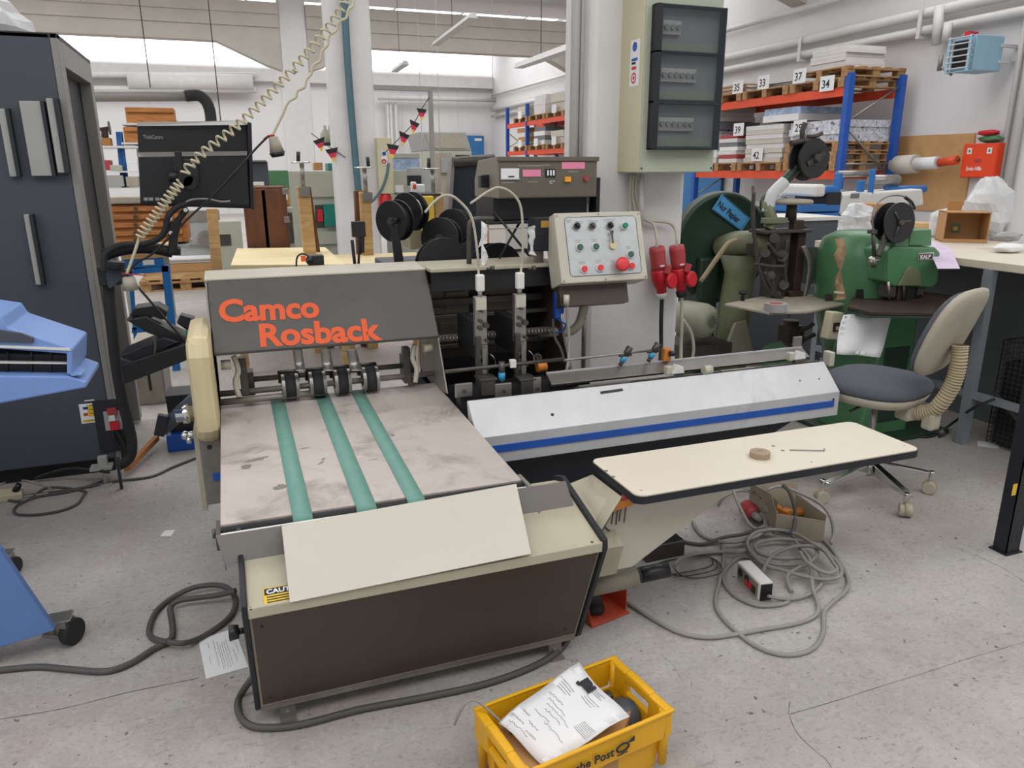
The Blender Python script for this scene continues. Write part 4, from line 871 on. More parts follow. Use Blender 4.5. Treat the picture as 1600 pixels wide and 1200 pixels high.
def blob(name, c, r, m, label, cat, amp=.18, n=22, mm=12, R=None, flat=None, seed=1):
    random.seed(seed); ph = [random.uniform(0,6) for _ in range(8)]; g = G(); vs = []
    for j in range(mm+1):
        th = PI*j/mm
        for i in range(n):
            a_ = 2*PI*i/n; d = Vector((math.sin(th)*math.cos(a_), math.sin(th)*math.sin(a_), math.cos(th)))
            k = 1+amp*(math.sin(3*a_+ph[0]+2*th)*.4+math.sin(5*a_+ph[1]-3*th)*.3+math.sin(7*th+ph[2]+a_)*.3)*math.sin(th)
            k *= 1+(random.uniform(-.05,.05) if m == 'plastic_film' and 0 < j < mm else 0); p = Vector((d[0]*r[0]*k, d[1]*r[1]*k, d[2]*r[2]*k)); p = R @ p if R else p; p = p+Vector(c)
            if flat is not None and p.z < flat: p.z = flat
            vs.append(p)
    g.add(vs, [(j*n+i,(j+1)*n+i,(j+1)*n+(i+1)%n,j*n+(i+1)%n) for j in range(mm) for i in range(n)], True)
    return mk(name, g, m, None, label=label, cat=cat, flat=(m == 'plastic_film'))
c0 = at(1540,335,y=4.0); blob('plastic_bag', (c0[0],c0[1],1.24), (.17,.13,.24), 'plastic_film','bulging white plastic bag behind the open carton on the workbench','bag',.25,flat=1.057,seed=3)
c0 = at(1492,350,y=4.15); blob('plastic_bag', (c0[0],c0[1],1.12), (.2,.1,.16), 'plastic_film','flat white plastic sheet bag left of the bulging one on the workbench','bag',.3,flat=1.057,seed=5)
c0 = at(1575,388,z=1.08); blob('work_glove', (c0[0],c0[1],1.082), (.10,.06,.028), 'white_paper','off-white work glove lying at the front of the workbench','glove',.2,flat=1.0575,seed=8)
c0 = at(1578,372,z=1.13); blob('work_glove', (c0[0]+.02,c0[1]+.03,1.135), (.09,.06,.03), 'tape_grey','grey work glove lying on the off-white one','glove',.35,seed=9)
mk('pink_paper', G().prism([at(1440,383,z=1.0)+Vector((0,0,.06)),at(1486,388,z=1.06),at(1500,420,z=1.06),at(1465,420,z=1.06)],(0,0,.001)), mat('paper_pink','#cdbcd2',.8), None, label='pale pink sheet of paper at the left end of the workbench', cat='paper')
# wire mesh basket under the bench
mb = thing('wire_basket','dark wire mesh basket full of scrap standing under the workbench','basket', (4.25,2.45,0)); g = G(); X0,X1,Y0,Y1,ZT = 4.0,4.33,2.1,2.9,.62
for fc in (0,1):
    if fc == 0:
        for i in range(27): y = Y0+(Y1-Y0)*i/26; g.box(X0-.0015,X0+.0015,y-.0015,y+.0015,0.02,ZT)
        for i in range(22): z = .02+(ZT-.02)*i/21; g.box(X0-.0015,X0+.0015,Y0,Y1,z-.0015,z+.0015)
    else:
        for i in range(12): x = X0+(X1-X0)*i/11; g.box(x-.0015,x+.0015,Y1-.0015,Y1+.0015,.02,ZT); g.box(x-.0015,x+.0015,Y0-.0015,Y0+.0015,.02,ZT)
        for i in range(22): z = .02+(ZT-.02)*i/21; g.box(X0,X1,Y1-.0015,Y1+.0015,z-.0015,z+.0015)
mk('wire_mesh', g, 'steel_dark', mb, kind='stuff'); mk('scrap_fill', G().box(X0+.02,X1-.02,Y0+.02,Y1-.02,.02,.5), 'black_paint', mb); mk('rim', G().tube([(X0,Y0,ZT),(X1,Y0,ZT),(X1,Y1,ZT),(X0,Y1,ZT)],.005,6,closed=True,res=1), 'steel_dark', mb)
for k in range(9):
    c0 = at(1568+k*3,628+k*4,x=3.97); mk('scrap_tube', G().cyl(c0+Vector((-.02,.06,.05)),c0+Vector((.02,-.07,-.05)),.008,n=8), 'steel_dark', mb)
mk('bench_lead', G().tube([at(1555,623,x=3.84),at(1520,638,x=3.8),at(1490,660,z=.06),at(1460,680,z=.012),at(1435,682,z=.01),at(1405,674,z=.01)], .008, 8), 'black_rubber', None, label='black lead running from the green machine to the wire basket', cat='cable')
# black slotted post at the right edge
bp_ = thing('slotted_post','black slotted steel upright with yellow sticker at the right edge','post', (2.9,1.92,0)); q = at(1568,868,z=0); X0, Y0 = q[0]+.012, q[1]
mk('post_profile', G().box(X0,X0+.004,Y0,Y0+.06,0,1.9).box(X0,X0+.075,Y0,Y0+.004,0,1.9).box(X0+.071,X0+.075,Y0,Y0+.06,0,1.9), 'black_navy', bp_)
p = at(1585,765,y=Y0); mk('yellow_sticker', G().box(p[0]-.012,p[0]+.012,Y0-.001,Y0,p[2]-.025,p[2]+.025), 'yellow_label', bp_)
mk('post_slot', G().box(X0+.02,X0+.028,Y0-.001,Y0,.05,.085).box(X0+.045,X0+.053,Y0-.001,Y0,.05,.085), 'black_paint', bp_); mk('foot_plate', G().box(X0-.01,X0+.085,Y0-.01,Y0+.07,0,.006), 'black_navy', bp_)
# ---------------------------------------------------------------- column fittings
mat('box_cream','#c3bd9e',.5,var=.04)
mat('box_sage','#aab09c',.5,var=.04)
mat('smoked_glass','#3f4a4c',.08,var=.05,alpha=.27)
mat('fuse_grey','#a4a7a6',.5)
CY = 3.5
eb = thing('fuse_cabinet','cream wall fuse cabinet with three smoked doors on the column','fuse box', at(1050,270,y=3.28)); EY0 = 3.28
L0, R0, Zb = at(999,270,y=EY0), at(1114,268,y=EY0), at(999,270,y=EY0)[2]; EX0, EX1 = L0[0], R0[0]; EZ1 = 2.75
mk('cabinet_body', G().box(EX0,EX1,EY0,CY,Zb,EZ1), 'box_sage', eb, .006)
mk('cabinet_side', G().box(EX0-.003,EX0,EY0+.004,CY,Zb+.003,EZ1), 'box_cream', eb)
for (u0,v0,u1,v1) in ((1014,2,1130,84),(1010,86,1124,160),(1005,163,1118,234)):
    a, b = at(u0,v1,y=EY0), at(u1,v0,y=EY0); x0, x1, z0, z1 = EX0+.03, EX1-.012, a[2], b[2]
    if v0 == 2: z1 = z0+(.205)
    mk('recess', G().box(x0+.03,x1-.01,EY0-.003,EY0-.001,z0+.012,z1-.012), 'fuse_grey', eb)
    cv = mk('fuse_cover', G().box(x0+.04,x1-.02,EY0-.012,EY0-.003,z0+.015,z0+.05), 'box_sage', eb)
    k = 3 if v0 == 2 else 6; z = (z0+z1)/2+.01
    mk('fuse_rail', G().box(x0+.05,x0+.05+.032*k,EY0-.02,EY0-.003,z-.03,z+.03), 'white_plastic', eb, .003)
    for i in range(k): mk('fuse_cap', G().cyl((x0+.066+.032*i,EY0-.02,z),(x0+.066+.032*i,EY0-.032,z),.012,n=12), 'fuse_grey', eb)
    dr = mk('cabinet_door', G().box(x0,x1,EY0-.052,EY0-.047,z0,z1), 'smoked_glass', eb, .004)
    mk('door_frame', G().box(x0,x1,EY0-.05,EY0-.002,z0,z0+.008).box(x0,x1,EY0-.05,EY0-.002,z1-.008,z1).box(x0,x0+.028,EY0-.054,EY0-.002,z0,z1).box(x1-.008,x1,EY0-.05,EY0-.002,z0,z1), 'black_navy', dr, .002)
    mk('hinge', G().cyl((x1+.004,EY0-.03,z0+.02),(x1+.004,EY0-.03,z0+.06),.006).cyl((x1+.004,EY0-.03,z1-.06),(x1+.004,EY0-.03,z1-.02),.006), 'black_plastic', dr)
for x in (EX0+.01, EX1-.012): mk('screw', G().cyl((x,EY0,Zb+.02),(x,EY0-.003,Zb+.02),.005,n=10), 'steel_dark', eb)
# stickers on the cabinet's left side
SX = EX0-.0035
def sside(u0,v0,u1,v1,m,name,par,off=0.):
    a, b = at(u0,v0,x=SX-off), at(u1,v1,x=SX-off); return mk(name, G().box(SX-off-.0006,SX-off,min(a[1],b[1]),max(a[1],b[1]),b[2],a[2]), m, par)
stk = sside(986,64,998,133,'white_paper','safety_sticker',eb)
c = at(992,73,x=SX-.001); mk('blue_symbol', G().cyl(c,c+Vector((-.0006,0,0)),.021,n=20), 'blue_stripe', stk)
c = at(990,122,x=SX-.001); mk('red_symbol', G().ring(c,c+Vector((-.0006,0,0)),.024,.017,20), 'red_plastic', stk); mk('red_symbol', G().cyl(c,c+Vector((-.0006,0,0)),.009,n=12), 'red_plastic', stk)
sside(987,92,996,94,'blue_stripe','print_line',stk,.001); sside(987,98,993,100,'print_black','print_line',stk,.001); sside(987,105,994,108,'red_plastic','print_line',stk,.001)
# conduits and cables on the column
for u, r, m in ((898,.022,'white_paint'),(909,.014,'white_paint'),(922,.018,'steel_dull')):
    p = at(u,120,y=CY+.1); mk('conduit_pipe', G().cyl((p[0],CY+.1,1.2),(p[0],CY+.1,Z_CEIL),r,n=14), m, None, label={898:'thick white conduit pipe at the left of the column, outermost',909:'thin white conduit pipe in the middle beside the column',922:'grey conduit pipe closest to the column edge'}[u], cat='pipe')
mk('conduit_pipe', G().cyl(at(1003,272,y=3.45),at(1001,352,y=3.45),.014,n=12), 'white_paint', None, label='short white conduit under the fuse cabinet', cat='pipe')
mk('conduit_pipe', G().cyl(at(913,480,y=3.46),at(911,575,y=3.46),.012,n=12), 'steel_dull', None, label='grey vertical conduit on the lower part of the column', cat='pipe')
for k, (u0,u1) in enumerate(((986,984),(990,992),(995,1000))): mk('column_cable', G().tube([at(u0,272,y=3.46),at(u0-2,300,y=3.46),at(u1,330,y=3.46),at(u1+4,352,y=3.46)], .007, 7), 'beige_cable', None, label=['leftmost beige cable under the fuse cabinet','middle beige cable under the fuse cabinet','rightmost beige cable under the fuse cabinet'][k], cat='cable')
# two red plug connectors
for k, (u, du) in enumerate(((1026,0),(1057,1))):
    PY = 3.42; top = at(u,386 if k == 0 else 384,y=PY); s = 1.0
    t = thing('cee_connector', ['red industrial plug connector left on the column','red industrial plug connector right on the column'][k], 'plug', Vector((top[0],PY,top[2]-.3)), 'red plug connectors on the column')
    ax = (at(u+9,470,y=PY)-top).normalized()
    mk('plug_housing', G().lathe([(.038,0),(.042,.02),(.039,.085),(.040,.09),(.040,.12)], top, ax, 22), 'red_faded', t)
    e = top+ax*.118; mk('socket_housing', G().lathe([(.043,0),(.045,.01),(.045,.05),(.036,.085),(.026,.105),(.026,.13)], e, ax, 22), 'red_plastic', t)
    lid = e+ax*.055+Vector((.026,-.055,0)); ln = Vector((.35,-.93,.1)).normalized(); mk('flap_lid', G().lathe([(.038,0),(.041,.004),(.041,.016),(.036,.02)], lid, ln, 24), 'red_plastic', t)
    mk('flap_hinge', G().cbox(e+ax*-.005+Vector((.02,-.05,.0)),(.034,.02,.045),Matrix.Rotation(.3,3,'Y')), 'red_faded', t, .003)
    mk('print_mark', G().cbox(top+ax*.095+Vector((.0,-.0405,.0)),(.03,.001,.008)), 'white_paper', t)
    mk('end_cap', G().lathe([(.028,0),(.03,.006),(.026,.03)], e+ax*.125, ax, 16), 'white_plastic' if k == 0 else 'black_rubber', t)
    q = e+ax*.15
    if k == 0: pts = [q, at(1033,505,y=PY), at(1033,540,y=PY), at(1031,575,y=3.35)]
    else: pts = [q, at(1065,510,y=PY), at(1064,540,y=PY), at(1064,580,y=3.38)]
    mk('outgoing_cable', G().tube(pts, .011 if k == 0 else .009, 8), 'black_rubber' if k == 0 else 'beige_cable', t)
    fd = [top+Vector((0,0,-.005)), top+Vector((0,0,.035))] + ([at(1022,352,y=3.45),at(1012,345,y=3.46),at(1003,342,y=3.46)] if k == 0 else [at(1055,358,y=3.45),at(1045,348,y=3.46),at(1022,345,y=3.46),at(1003,340,y=3.46)])
    mk('supply_cable', G().tube(fd, .008, 8), 'beige_cable', t)

# ---------------------------------------------------------------- green wire stitcher with flywheel
GM = thing('wire_stitcher','old green wire stitching machine with flywheel guard and blue paper sticker','machine', (3.0,4.0,0))
fc = at(1130,388,y=4.15); fr = .36
mk('flywheel_guard', G().lathe([(fr*.9,.0),(fr,.02),(fr,.07),(fr*.97,.10),(fr*.93,.105),(fr*.9,.095),(fr*.5,.10),(.08,.11),(.02,.11)], fc+Vector((0,.1,0)), (0,-1,0), 48), 'green_dark', GM)
SN = Vector((0,-1,0)); sp_ = fc[1]-.012; s1, s2, s3, s4 = at(1128,303,y=sp_), at(1172,341,y=sp_), at(1158,362,y=sp_), at(1112,327,y=sp_)
stc = mk('paper_sticker', G().prism([s1,s2,s3,s4],(0,-.002,0)), 'sticker_blue', GM)
sxx = (s2-s1).normalized(); syy = (s1-s4).normalized(); TN = frame(s4.lerp(s1,.32)+sxx*.016+Vector((0,-.0035,0)), sxx, syy); text('Nur Papier', .056, 'print_black', TN, stc, .0004, .0016, sx=.80)
g = G(); q = [s.lerp((s1+s3)/2,.08)+Vector((0,-.003,0)) for s in (s1,s2,s3,s4)]; g.tube(q,.002,4,closed=True,res=1); mk('sticker_border', g, 'print_black', stc)
# neck and column
nk = at(1165,382,y=4.0); mk('neck', G().tube([at(1128,388,y=4.12),at(1150,380,y=4.0),at(1180,380,y=3.9),at(1200,382,y=3.85)], .075, 16), 'green_olive', GM)
g = G(); prof = [(1128,398,1185,398),(1135,430,1178,420),(1128,470,1172,460),(1122,510,1168,500),(1120,545,1165,540)]
rings = []
for (ua,va,ub,vb) in prof:
    a, b = at(ua,va,y=4.0), at(ub,vb,y=4.0); c = (a+b)/2; r = (b-a).length/2; rings.append([c+Vector((r*math.cos(t),r*.8*math.sin(t),0)) for t in [2*PI*i/18 for i in range(18)]])
rings.append([Vector((p[0],p[1],.0)) for p in rings[-1]]); loft(rings, 'green_olive', 'column_casting', GM)
mk('belt', G().sheet([spline([at(1092,438,y=3.9),at(1118,400,y=3.88),at(1135,378,y=3.87),at(1150,372,y=3.9)],4), spline([at(1097,442,y=3.9),at(1124,404,y=3.88),at(1140,382,y=3.87),at(1155,376,y=3.9)],4)], .004), 'chair_bellows', GM)
c = at(1173,388,y=3.82); mk('maker_plate', G().cbox(c,(.07,.008,.06)), 'iron_dirty', GM, .002)
# head: castings, slide, cams, handwheel
hy = 3.75
def B(u0,v0,u1,v1,y,d,m,name,bev=.006,par=None):
    a, b = at(u0,v1,y=y), at(u1,v0,y=y); return mk(name, G().box(a[0],b[0],y,y+d,a[2],b[2]), m, par or GM, bev)
hb = B(1204,358,1238,470,hy,.12,'iron_dirty','head_casting',.012); B(1238,352,1262,470,hy+.02,.10,'iron_brown','slide_guide',.006)
B(1196,358,1270,366,hy-.02,.16,'iron_dirty','top_plate',.004); B(1240,344,1258,362,hy,.05,'iron_brown','slide_block',.004)
mk('cam_disc', G().cyl(at(1264,415,y=hy+.02),at(1264,415,y=hy+.1),.115,n=28), 'green_dark', hb); mk('curved_spring', G().sheet([spline([at(1252,385,y=hy-.02),at(1262,410,y=hy-.03),at(1260,440,y=hy-.02),at(1254,470,y=hy-.02)],5),spline([at(1259,383,y=hy-.02),at(1270,410,y=hy-.03),at(1267,442,y=hy-.02),at(1258,470,y=hy-.02)],5)],.005), 'steel_dull', hb)
for (u,v,r) in ((1210,372,.03),(1222,400,.035),(1196,395,.028),(1205,430,.025),(1225,445,.03),(1215,460,.02)): mk('pivot', G().cyl(at(u,v,y=hy-.03),at(u,v,y=hy+.02),r,n=16), 'iron_dirty', hb)
for pts, r in (([(1180,412),(1205,416),(1228,416)],.010),([(1200,380),(1212,396),(1222,402)],.012),([(1195,425),(1205,450),(1222,468)],.012),([(1230,375),(1226,410),(1230,450)],.010),([(1178,300),(1176,340),(1180,380),(1186,420),(1200,452),(1225,472)],.011)): mk('linkage', G().tube(ats(pts,y=hy-.03), r, 8), 'iron_dirty', hb)
B(1232,455,1256,482,hy-.02,.06,'iron_brown','stitch_foot',.004)
B(1198,340,1232,350,hy,.06,'green_olive','wheel_boss',.004); wc = at(1238,316,y=hy+.06); mk('handwheel', G().lathe([(.10,-.012),(.118,-.008),(.122,.006),(.112,.016),(.06,.02),(.02,.02)], wc, (0,0,1), 32), 'table_dusty', GM); mk('wheel_stem', G().cyl(wc+Vector((0,0,-.11)),wc,.034,.03,n=16), 'iron_dirty', GM)
mk('wheel_bracket', G().tube([at(1200,358,y=hy+.05),at(1206,345,y=hy+.05),at(1200,325,y=hy+.08),at(1196,312,y=hy+.12)], .035, 10), 'green_olive', GM)
# arm with wire spool on top
arm = [at(1200,350,y=3.85),at(1196,315,y=3.86),at(1208,300,y=3.88),at(1240,268,y=3.88),at(1256,250,y=3.88)]
mk('spool_arm', G().tube(arm, .034, 8), 'green_dark', GM)
mk('arm_wrapping', G().tube([at(1199,332,y=3.83),at(1206,305,y=3.84),at(1226,284,y=3.84)], .038, 8), 'plastic_film', GM); sc_ = at(1266,248,y=3.84)
sax = Vector((.1,-.99,.05)).normalized()
spw = mk('wire_reel', G().cyl(sc_-sax*.05,sc_-sax*.035,.128,n=32).cyl(sc_+sax*.02,sc_+sax*.035,.118,n=32).cyl(sc_-sax*.035,sc_+sax*.02,.085,n=28), 'black_paint', GM)
mk('reel_hub', G().cyl(sc_+sax*.035,sc_+sax*.07,.03,.02,n=16).cbox(sc_+sax*.045,(.14,.012,.03),Matrix.Rotation(-.5,3,'Y')), 'iron_dirty', spw); mk('reel_clamp', G().tube([at(1236,224,y=3.84),at(1258,220,y=3.84),at(1280,224,y=3.84)],.018,8).tube([at(1254,222,y=3.84),at(1254,205,y=3.84),at(1258,192,y=3.84)],.016,8).tube([at(1262,214,y=3.84),at(1276,212,y=3.84),at(1284,208,y=3.84)],.013,8), 'iron_dirty', spw)
# feed rod at left of head
mk('guide_rod', G().cyl(at(1176,290,y=hy),at(1180,380,y=hy),.008), 'steel_dark', GM)
# table of the stitcher
tzq = .765; tp_ = [at(1132,478,z=tzq),at(1200,492,z=tzq),at(1262,490,z=tzq),at(1346,472,z=tzq),at(1290,462,z=tzq),at(1190,466,z=tzq)]
wt = mk('work_table', G().prism(tp_, (0,0,.014)), 'table_dusty', GM, .003); mk('table_post', G().cyl(at(1236,500,y=3.75),Vector((at(1236,500,y=3.75)[0],3.75,0)),.05,n=14).cbox(at(1236,520,y=3.75),(.12,.1,.1)), 'iron_dirty', GM)
p = at(1310,470,z=tzq+.014); mk('side_fence', G().cbox(p+Vector((0,0,.02)),(.16,.02,.04),Matrix.Rotation(-.3,3,'Z')), 'iron_brown', wt, .003); mk('fence_clamp', G().cbox(p+Vector((.05,.03,.04)),(.1,.03,.04),Matrix.Rotation(-.4,3,'Z')).cyl(p+Vector((0,.03,.04)),p+Vector((0,.03,.09)),.014), 'black_paint', wt); p = at(1160,470,z=tzq+.014); mk('stop_screw', G().cyl(p,p+Vector((0,0,.05)),.012).cyl(p+Vector((0,0,.04)),p+Vector((0,0,.06)),.026,n=6), 'black_plastic', wt)
mk('treadle_lever', G().tube([at(1246,518,y=3.7),at(1262,512,y=3.68),at(1272,505,y=3.66)],.014,8).tube([at(1246,538,y=3.7),at(1262,528,y=3.68),at(1274,522,y=3.66)],.014,8), 'iron_dirty', GM); mk('lower_cam', G().cyl(at(1212,560,y=3.7),at(1212,560,y=3.76),.10,n=24), 'green_machine', GM)
mc = at(1098,500,y=3.85); mo = mk('electric_motor', G().lathe([(.06,0),(.095,.02),(.108,.06),(.108,.20),(.10,.24)], mc+Vector((-.02,-.06,0))+Vector((.03,-.02,0)), (-.35,.93,0), 28), 'motor_paint', GM)
g = G(); mn = Vector((.35,-.93,0)); cx_ = mc+Vector((.008,-.078,0)); tx = Vector((.93,.35,0))
for i in range(-3,4):
    for j in range(-3,4):
        if i*i+j*j <= 10: q = cx_+tx*(i*.012+(.006 if j%2 else 0))+Vector((0,0,j*.011)); g.cyl(q,q+mn*.004,.0038,n=6)
mk('vent_holes', g, 'black_paint', mo, kind='stuff')
B(1068,535,1145,560,3.85,.3,'iron_dirty','motor_shelf',.006); mk('motor_lead', G().tube([at(1068,500,y=3.75),at(1080,520,y=3.74),at(1084,545,y=3.74),at(1080,570,y=3.74)],.009,7), 'beige_cable', GM); g0 = at(1150,555,y=3.9)
mk('belt_shield', G().prism([at(1150,505,y=3.9),at(1166,500,y=3.9),at(1180,560,y=3.9),at(1130,560,y=3.9)],(0,.03,0)), 'table_dusty', GM, .004); mk('machine_base', G().box(fc[0]-.25,fc[0]+.5,3.75,4.4,0,.12), 'green_dark', GM, .01); mk('rear_frame', G().box(fc[0]-.2,fc[0]-.05,4.1,4.35,.12,1.0), 'green_dark', GM, .02)
# tape roll on that table
p = at(1211,486,z=tzq+.014); t = thing('tape_roll','grey roll of adhesive tape on the green wire stitcher table','tape roll', p); mk('roll', G().ring(p,p+Vector((0,0,.045)),.062,.038,30), 'tape_grey', t); mk('label_disc', G().cyl(p,p+Vector((0,0,.043)),.0615,n=28), 'red_faded', t)

# ---------------------------------------------------------------- second green machine
G2 = thing('eyelet_machine','green stitching machine with black wire reel and peeling paint beside the chair','machine', (3.6,3.5,0))
rings = []
for (ua,ub,v,ry) in ((1318,1376,360,.10),(1306,1388,372,.2),(1301,1394,400,.24),(1297,1396,440,.25),(1296,1392,475,.25),(1312,1395,560,.25)):
    a, b = at(ua,v,y=3.55), at(ub,v,y=3.55); c = (a+b)/2; r = (b-a).length/2; rings.append([c+Vector((r*abs(math.cos(t))**.7*(1 if math.cos(t)>0 else -1), ry*abs(math.sin(t))**.7*(1 if math.sin(t)>0 else -1),0)) for t in [2*PI*i/24 for i in range(24)]])
rings.append([Vector((p[0],p[1],0)) for p in rings[-1]]); loft([r for r in reversed(rings)], 'green_machine', 'column_casting', G2)
hy2 = 3.2
def hp2(u, v): return at(u, v, y=hy2)
mk('head_casting', G().prism([hp2(1388,392),hp2(1398,384),hp2(1462,386),hp2(1470,394),hp2(1466,442),hp2(1458,450),hp2(1395,448),hp2(1386,440)],(0,.22,0)), 'green_machine', G2, .012)
mk('head_neck', G().tube([at(1375,425,y=3.45),at(1385,420,y=3.38),at(1400,418,y=3.3)],.10,14), 'green_machine', G2)
mk('top_block', G().prism([hp2(1424,360),hp2(1456,358),hp2(1456,384),hp2(1420,384)],(0,.12,0)), 'green_machine', G2, .006); mk('top_block', G().prism([hp2(1400,372),hp2(1420,372),hp2(1420,386),hp2(1398,386)],(0,.12,0)), 'green_machine', G2, .004)
a = hp2(1433,407); T = frame(a+Vector((0,-.002,0)),(1,0,0),(0,0,1)); bd = mk('name_badge', G(T).box(0,.115,0,.042,0,.002), 'chrome', G2); mk('badge_field', G(T).box(.006,.109,.006,.036,.002,.003), 'steel_dark', bd); text('KALP', .030, 'white_paper', T @ Matrix.Translation((.014,.009,.003)), bd, .0004, .001, sx=1.1)
mk('cover_plate', G().prism([hp2(1402,446),hp2(1416,418),hp2(1424,416),hp2(1436,424),hp2(1438,446)],(0,-.01,0)), 'green_olive', G2, .003)
for (u0,v0,u1,v1,m) in ((1390,446,1404,466,'iron_dirty'),(1404,446,1420,470,'iron_brown'),(1418,446,1434,470,'black_paint'),(1440,430,1450,446,'steel_dull'),(1436,446,1448,462,'iron_dirty')):
    a, b = hp2(u0,v1), hp2(u1,v0); mk('tool_block', G().box(a[0],b[0],hy2+.01,hy2+.09,a[2],b[2]), m, G2, .004)
mk('needle_bar', G().cyl(hp2(1388,440),hp2(1390,467),.008,n=8), 'steel', G2); mk('needle_bar', G().cyl(hp2(1412,440),hp2(1412,472),.008,n=8), 'steel_dark', G2)
rc = hp2(1399,348); rax = Vector((.0,-.99,.05)).normalized(); rr = mk('wire_reel', G().cyl(rc-rax*.05,rc-rax*.04,.108,n=30).cyl(rc+rax*.02,rc+rax*.03,.108,n=30).cyl(rc-rax*.04,rc+rax*.02,.06,n=24), 'black_plastic', G2); mk('reel_nut', G().cyl(rc+rax*.03,rc+rax*.05,.02,.014,n=12), 'steel_dark', rr)
g = G()
for k in range(3): th = 2*PI*k/3+.4; q1 = rax.orthogonal().normalized(); q2 = rax.cross(q1); g.tube([rc+rax*.032,rc+rax*.032+(q1*math.cos(th)+q2*math.sin(th))*.075],.006,6,res=1)
mk('reel_spoke', g, 'steel_dark', rr)
mk('reel_post', G().tube([hp2(1372,400),hp2(1378,385),hp2(1385,365),hp2(1396,350)],.016,8), 'steel_dark', G2); mk('guide_post', G().cyl(hp2(1366,402),hp2(1364,358),.011,n=10).cbox(hp2(1363,362),(.04,.03,.02)), 'steel_dark', G2)
mk('wire_guide', G().tube([hp2(1364,360),hp2(1363,340),hp2(1368,322),hp2(1382,309),hp2(1400,305),hp2(1415,309),hp2(1426,325)],.005,6), 'steel_dull', G2); mk('guide_tip', G().tube([hp2(1414,308),hp2(1424,316),hp2(1429,326)],.009,6), 'black_plastic', G2); mk('clamp_screw', G().cyl(hp2(1358,410),hp2(1372,406),.012,n=10).cyl(hp2(1362,402),hp2(1366,416),.016,n=8), 'steel', G2)
tz2 = at(1420,472,y=3.15)[2]; tt = [at(1334,458,z=tz2),at(1420,452,z=tz2),at(1520,466,z=tz2),at(1538,474,z=tz2),at(1536,482,z=tz2),at(1480,488,z=tz2),at(1360,487,z=tz2),at(1325,478,z=tz2)]
mk('work_table', G().prism(tt,(0,0,-.02)), 'iron_brown', G2, .004); mk('table_rim', G().prism([q+Vector((0,0,-.021)) for q in tt],(0,0,-.012)), 'green_dark', G2)
mk('back_rest', G().prism([at(1338,466,z=tz2)+Vector((0,.0,.001)),at(1440,464,z=tz2)+Vector((0,0,.001)),at(1440,464,z=tz2)+Vector((0,0,.05)),at(1338,466,z=tz2)+Vector((0,0,.05))],(0,.01,0)), 'black_paint', G2)
b0 = at(1320,655,z=0); mk('pedestal', G().prism([Vector((3.33,3.2,0)),Vector((3.72,3.2,0)),Vector((3.68,3.2,tz2-.05)),Vector((3.45,3.2,tz2-.05))],(0,.35,0)), 'green_machine', G2, .02); mk('pedestal_door', G().box(3.46,3.64,3.192,3.2,.1,.55), 'green_dark', G2, .004); mk('floor_plate', G().box(3.25,3.95,3.1,3.9,0,.03), 'green_dark', G2, .006)
p = at(1300,508,y=3.3); sw = mk('switch_box', G().cbox(p,(.085,.06,.155),Matrix.Rotation(.12,3,'Y')), 'switch_cream', G2, .006); mk('switch_rocker', G().cbox(p+Vector((0,-.032,-.005)),(.04,.01,.05)), 'iron_brown', sw); mk('rocker_lever', G().cbox(p+Vector((0.005,-.038,-.01)),(.02,.01,.02)), 'switch_cream', sw)
mat('bare_rust','#9a7d5e',.7,var=.2,scale=20)
mk('bare_patch', G().sheet([[at(1318+4*math.sin(i),372+i*12,y=3.31-.012*min(i,2)) for i in range(9)],[at(1308-abs(4-i)*1.0+4*math.sin(i*2.),374+i*12,y=3.335-.012*min(i,2)) for i in range(9)]],.001), 'bare_rust', G2); c = at(1311,457,y=3.28); mk('type_plate', G().cbox(c,(.07,.002,.012),Matrix.Rotation(.15,3,'Y')), 'switch_cream', G2)
rows = []
for i in range(8):
    t_ = i/7; a = at(1318,492,y=3.12).lerp(at(1306,553,y=3.05),t_); b = at(1398,490,y=3.12).lerp(at(1372,558,y=3.05),t_)
    rows.append([a.lerp(b,j/7)+Vector((0,.012*math.sin(j*1.1+i*.5),0)) for j in range(8)])
mk('hanging_paper', G().sheet(rows,.001), 'white_paper', None, label='large white paper sheet hanging under the table of the second green machine', cat='paper')
# dark filing cabinets behind the green machines
for k, (u0,u1,v0) in enumerate(((1178,1310,348),)):
    a, b = at(u0,v0,y=4.9), at(u1,v0,y=4.9); cbn = thing('steel_cabinet','slate grey steel cabinet with pale top behind the green wire stitcher','cabinet',((a[0]+b[0])/2,5.1,0))
    mk('cabinet_body', G().box(a[0],b[0],4.9,5.35,0,a[2]-.0), 'cabinet_slate', cbn, .006); mk('cabinet_top', G().box(a[0]-.01,b[0]+.01,4.88,5.4,a[2],a[2]+.03), 'white_plastic', cbn, .003); mk('cabinet_door', G().box(a[0]+.02,(a[0]+b[0])/2-.005,4.893,4.9,.08,a[2]-.03), 'cabinet_slate', cbn, .003); mk('cabinet_door', G().box((a[0]+b[0])/2+.005,b[0]-.02,4.893,4.9,.08,a[2]-.03), 'cabinet_slate', cbn, .003)
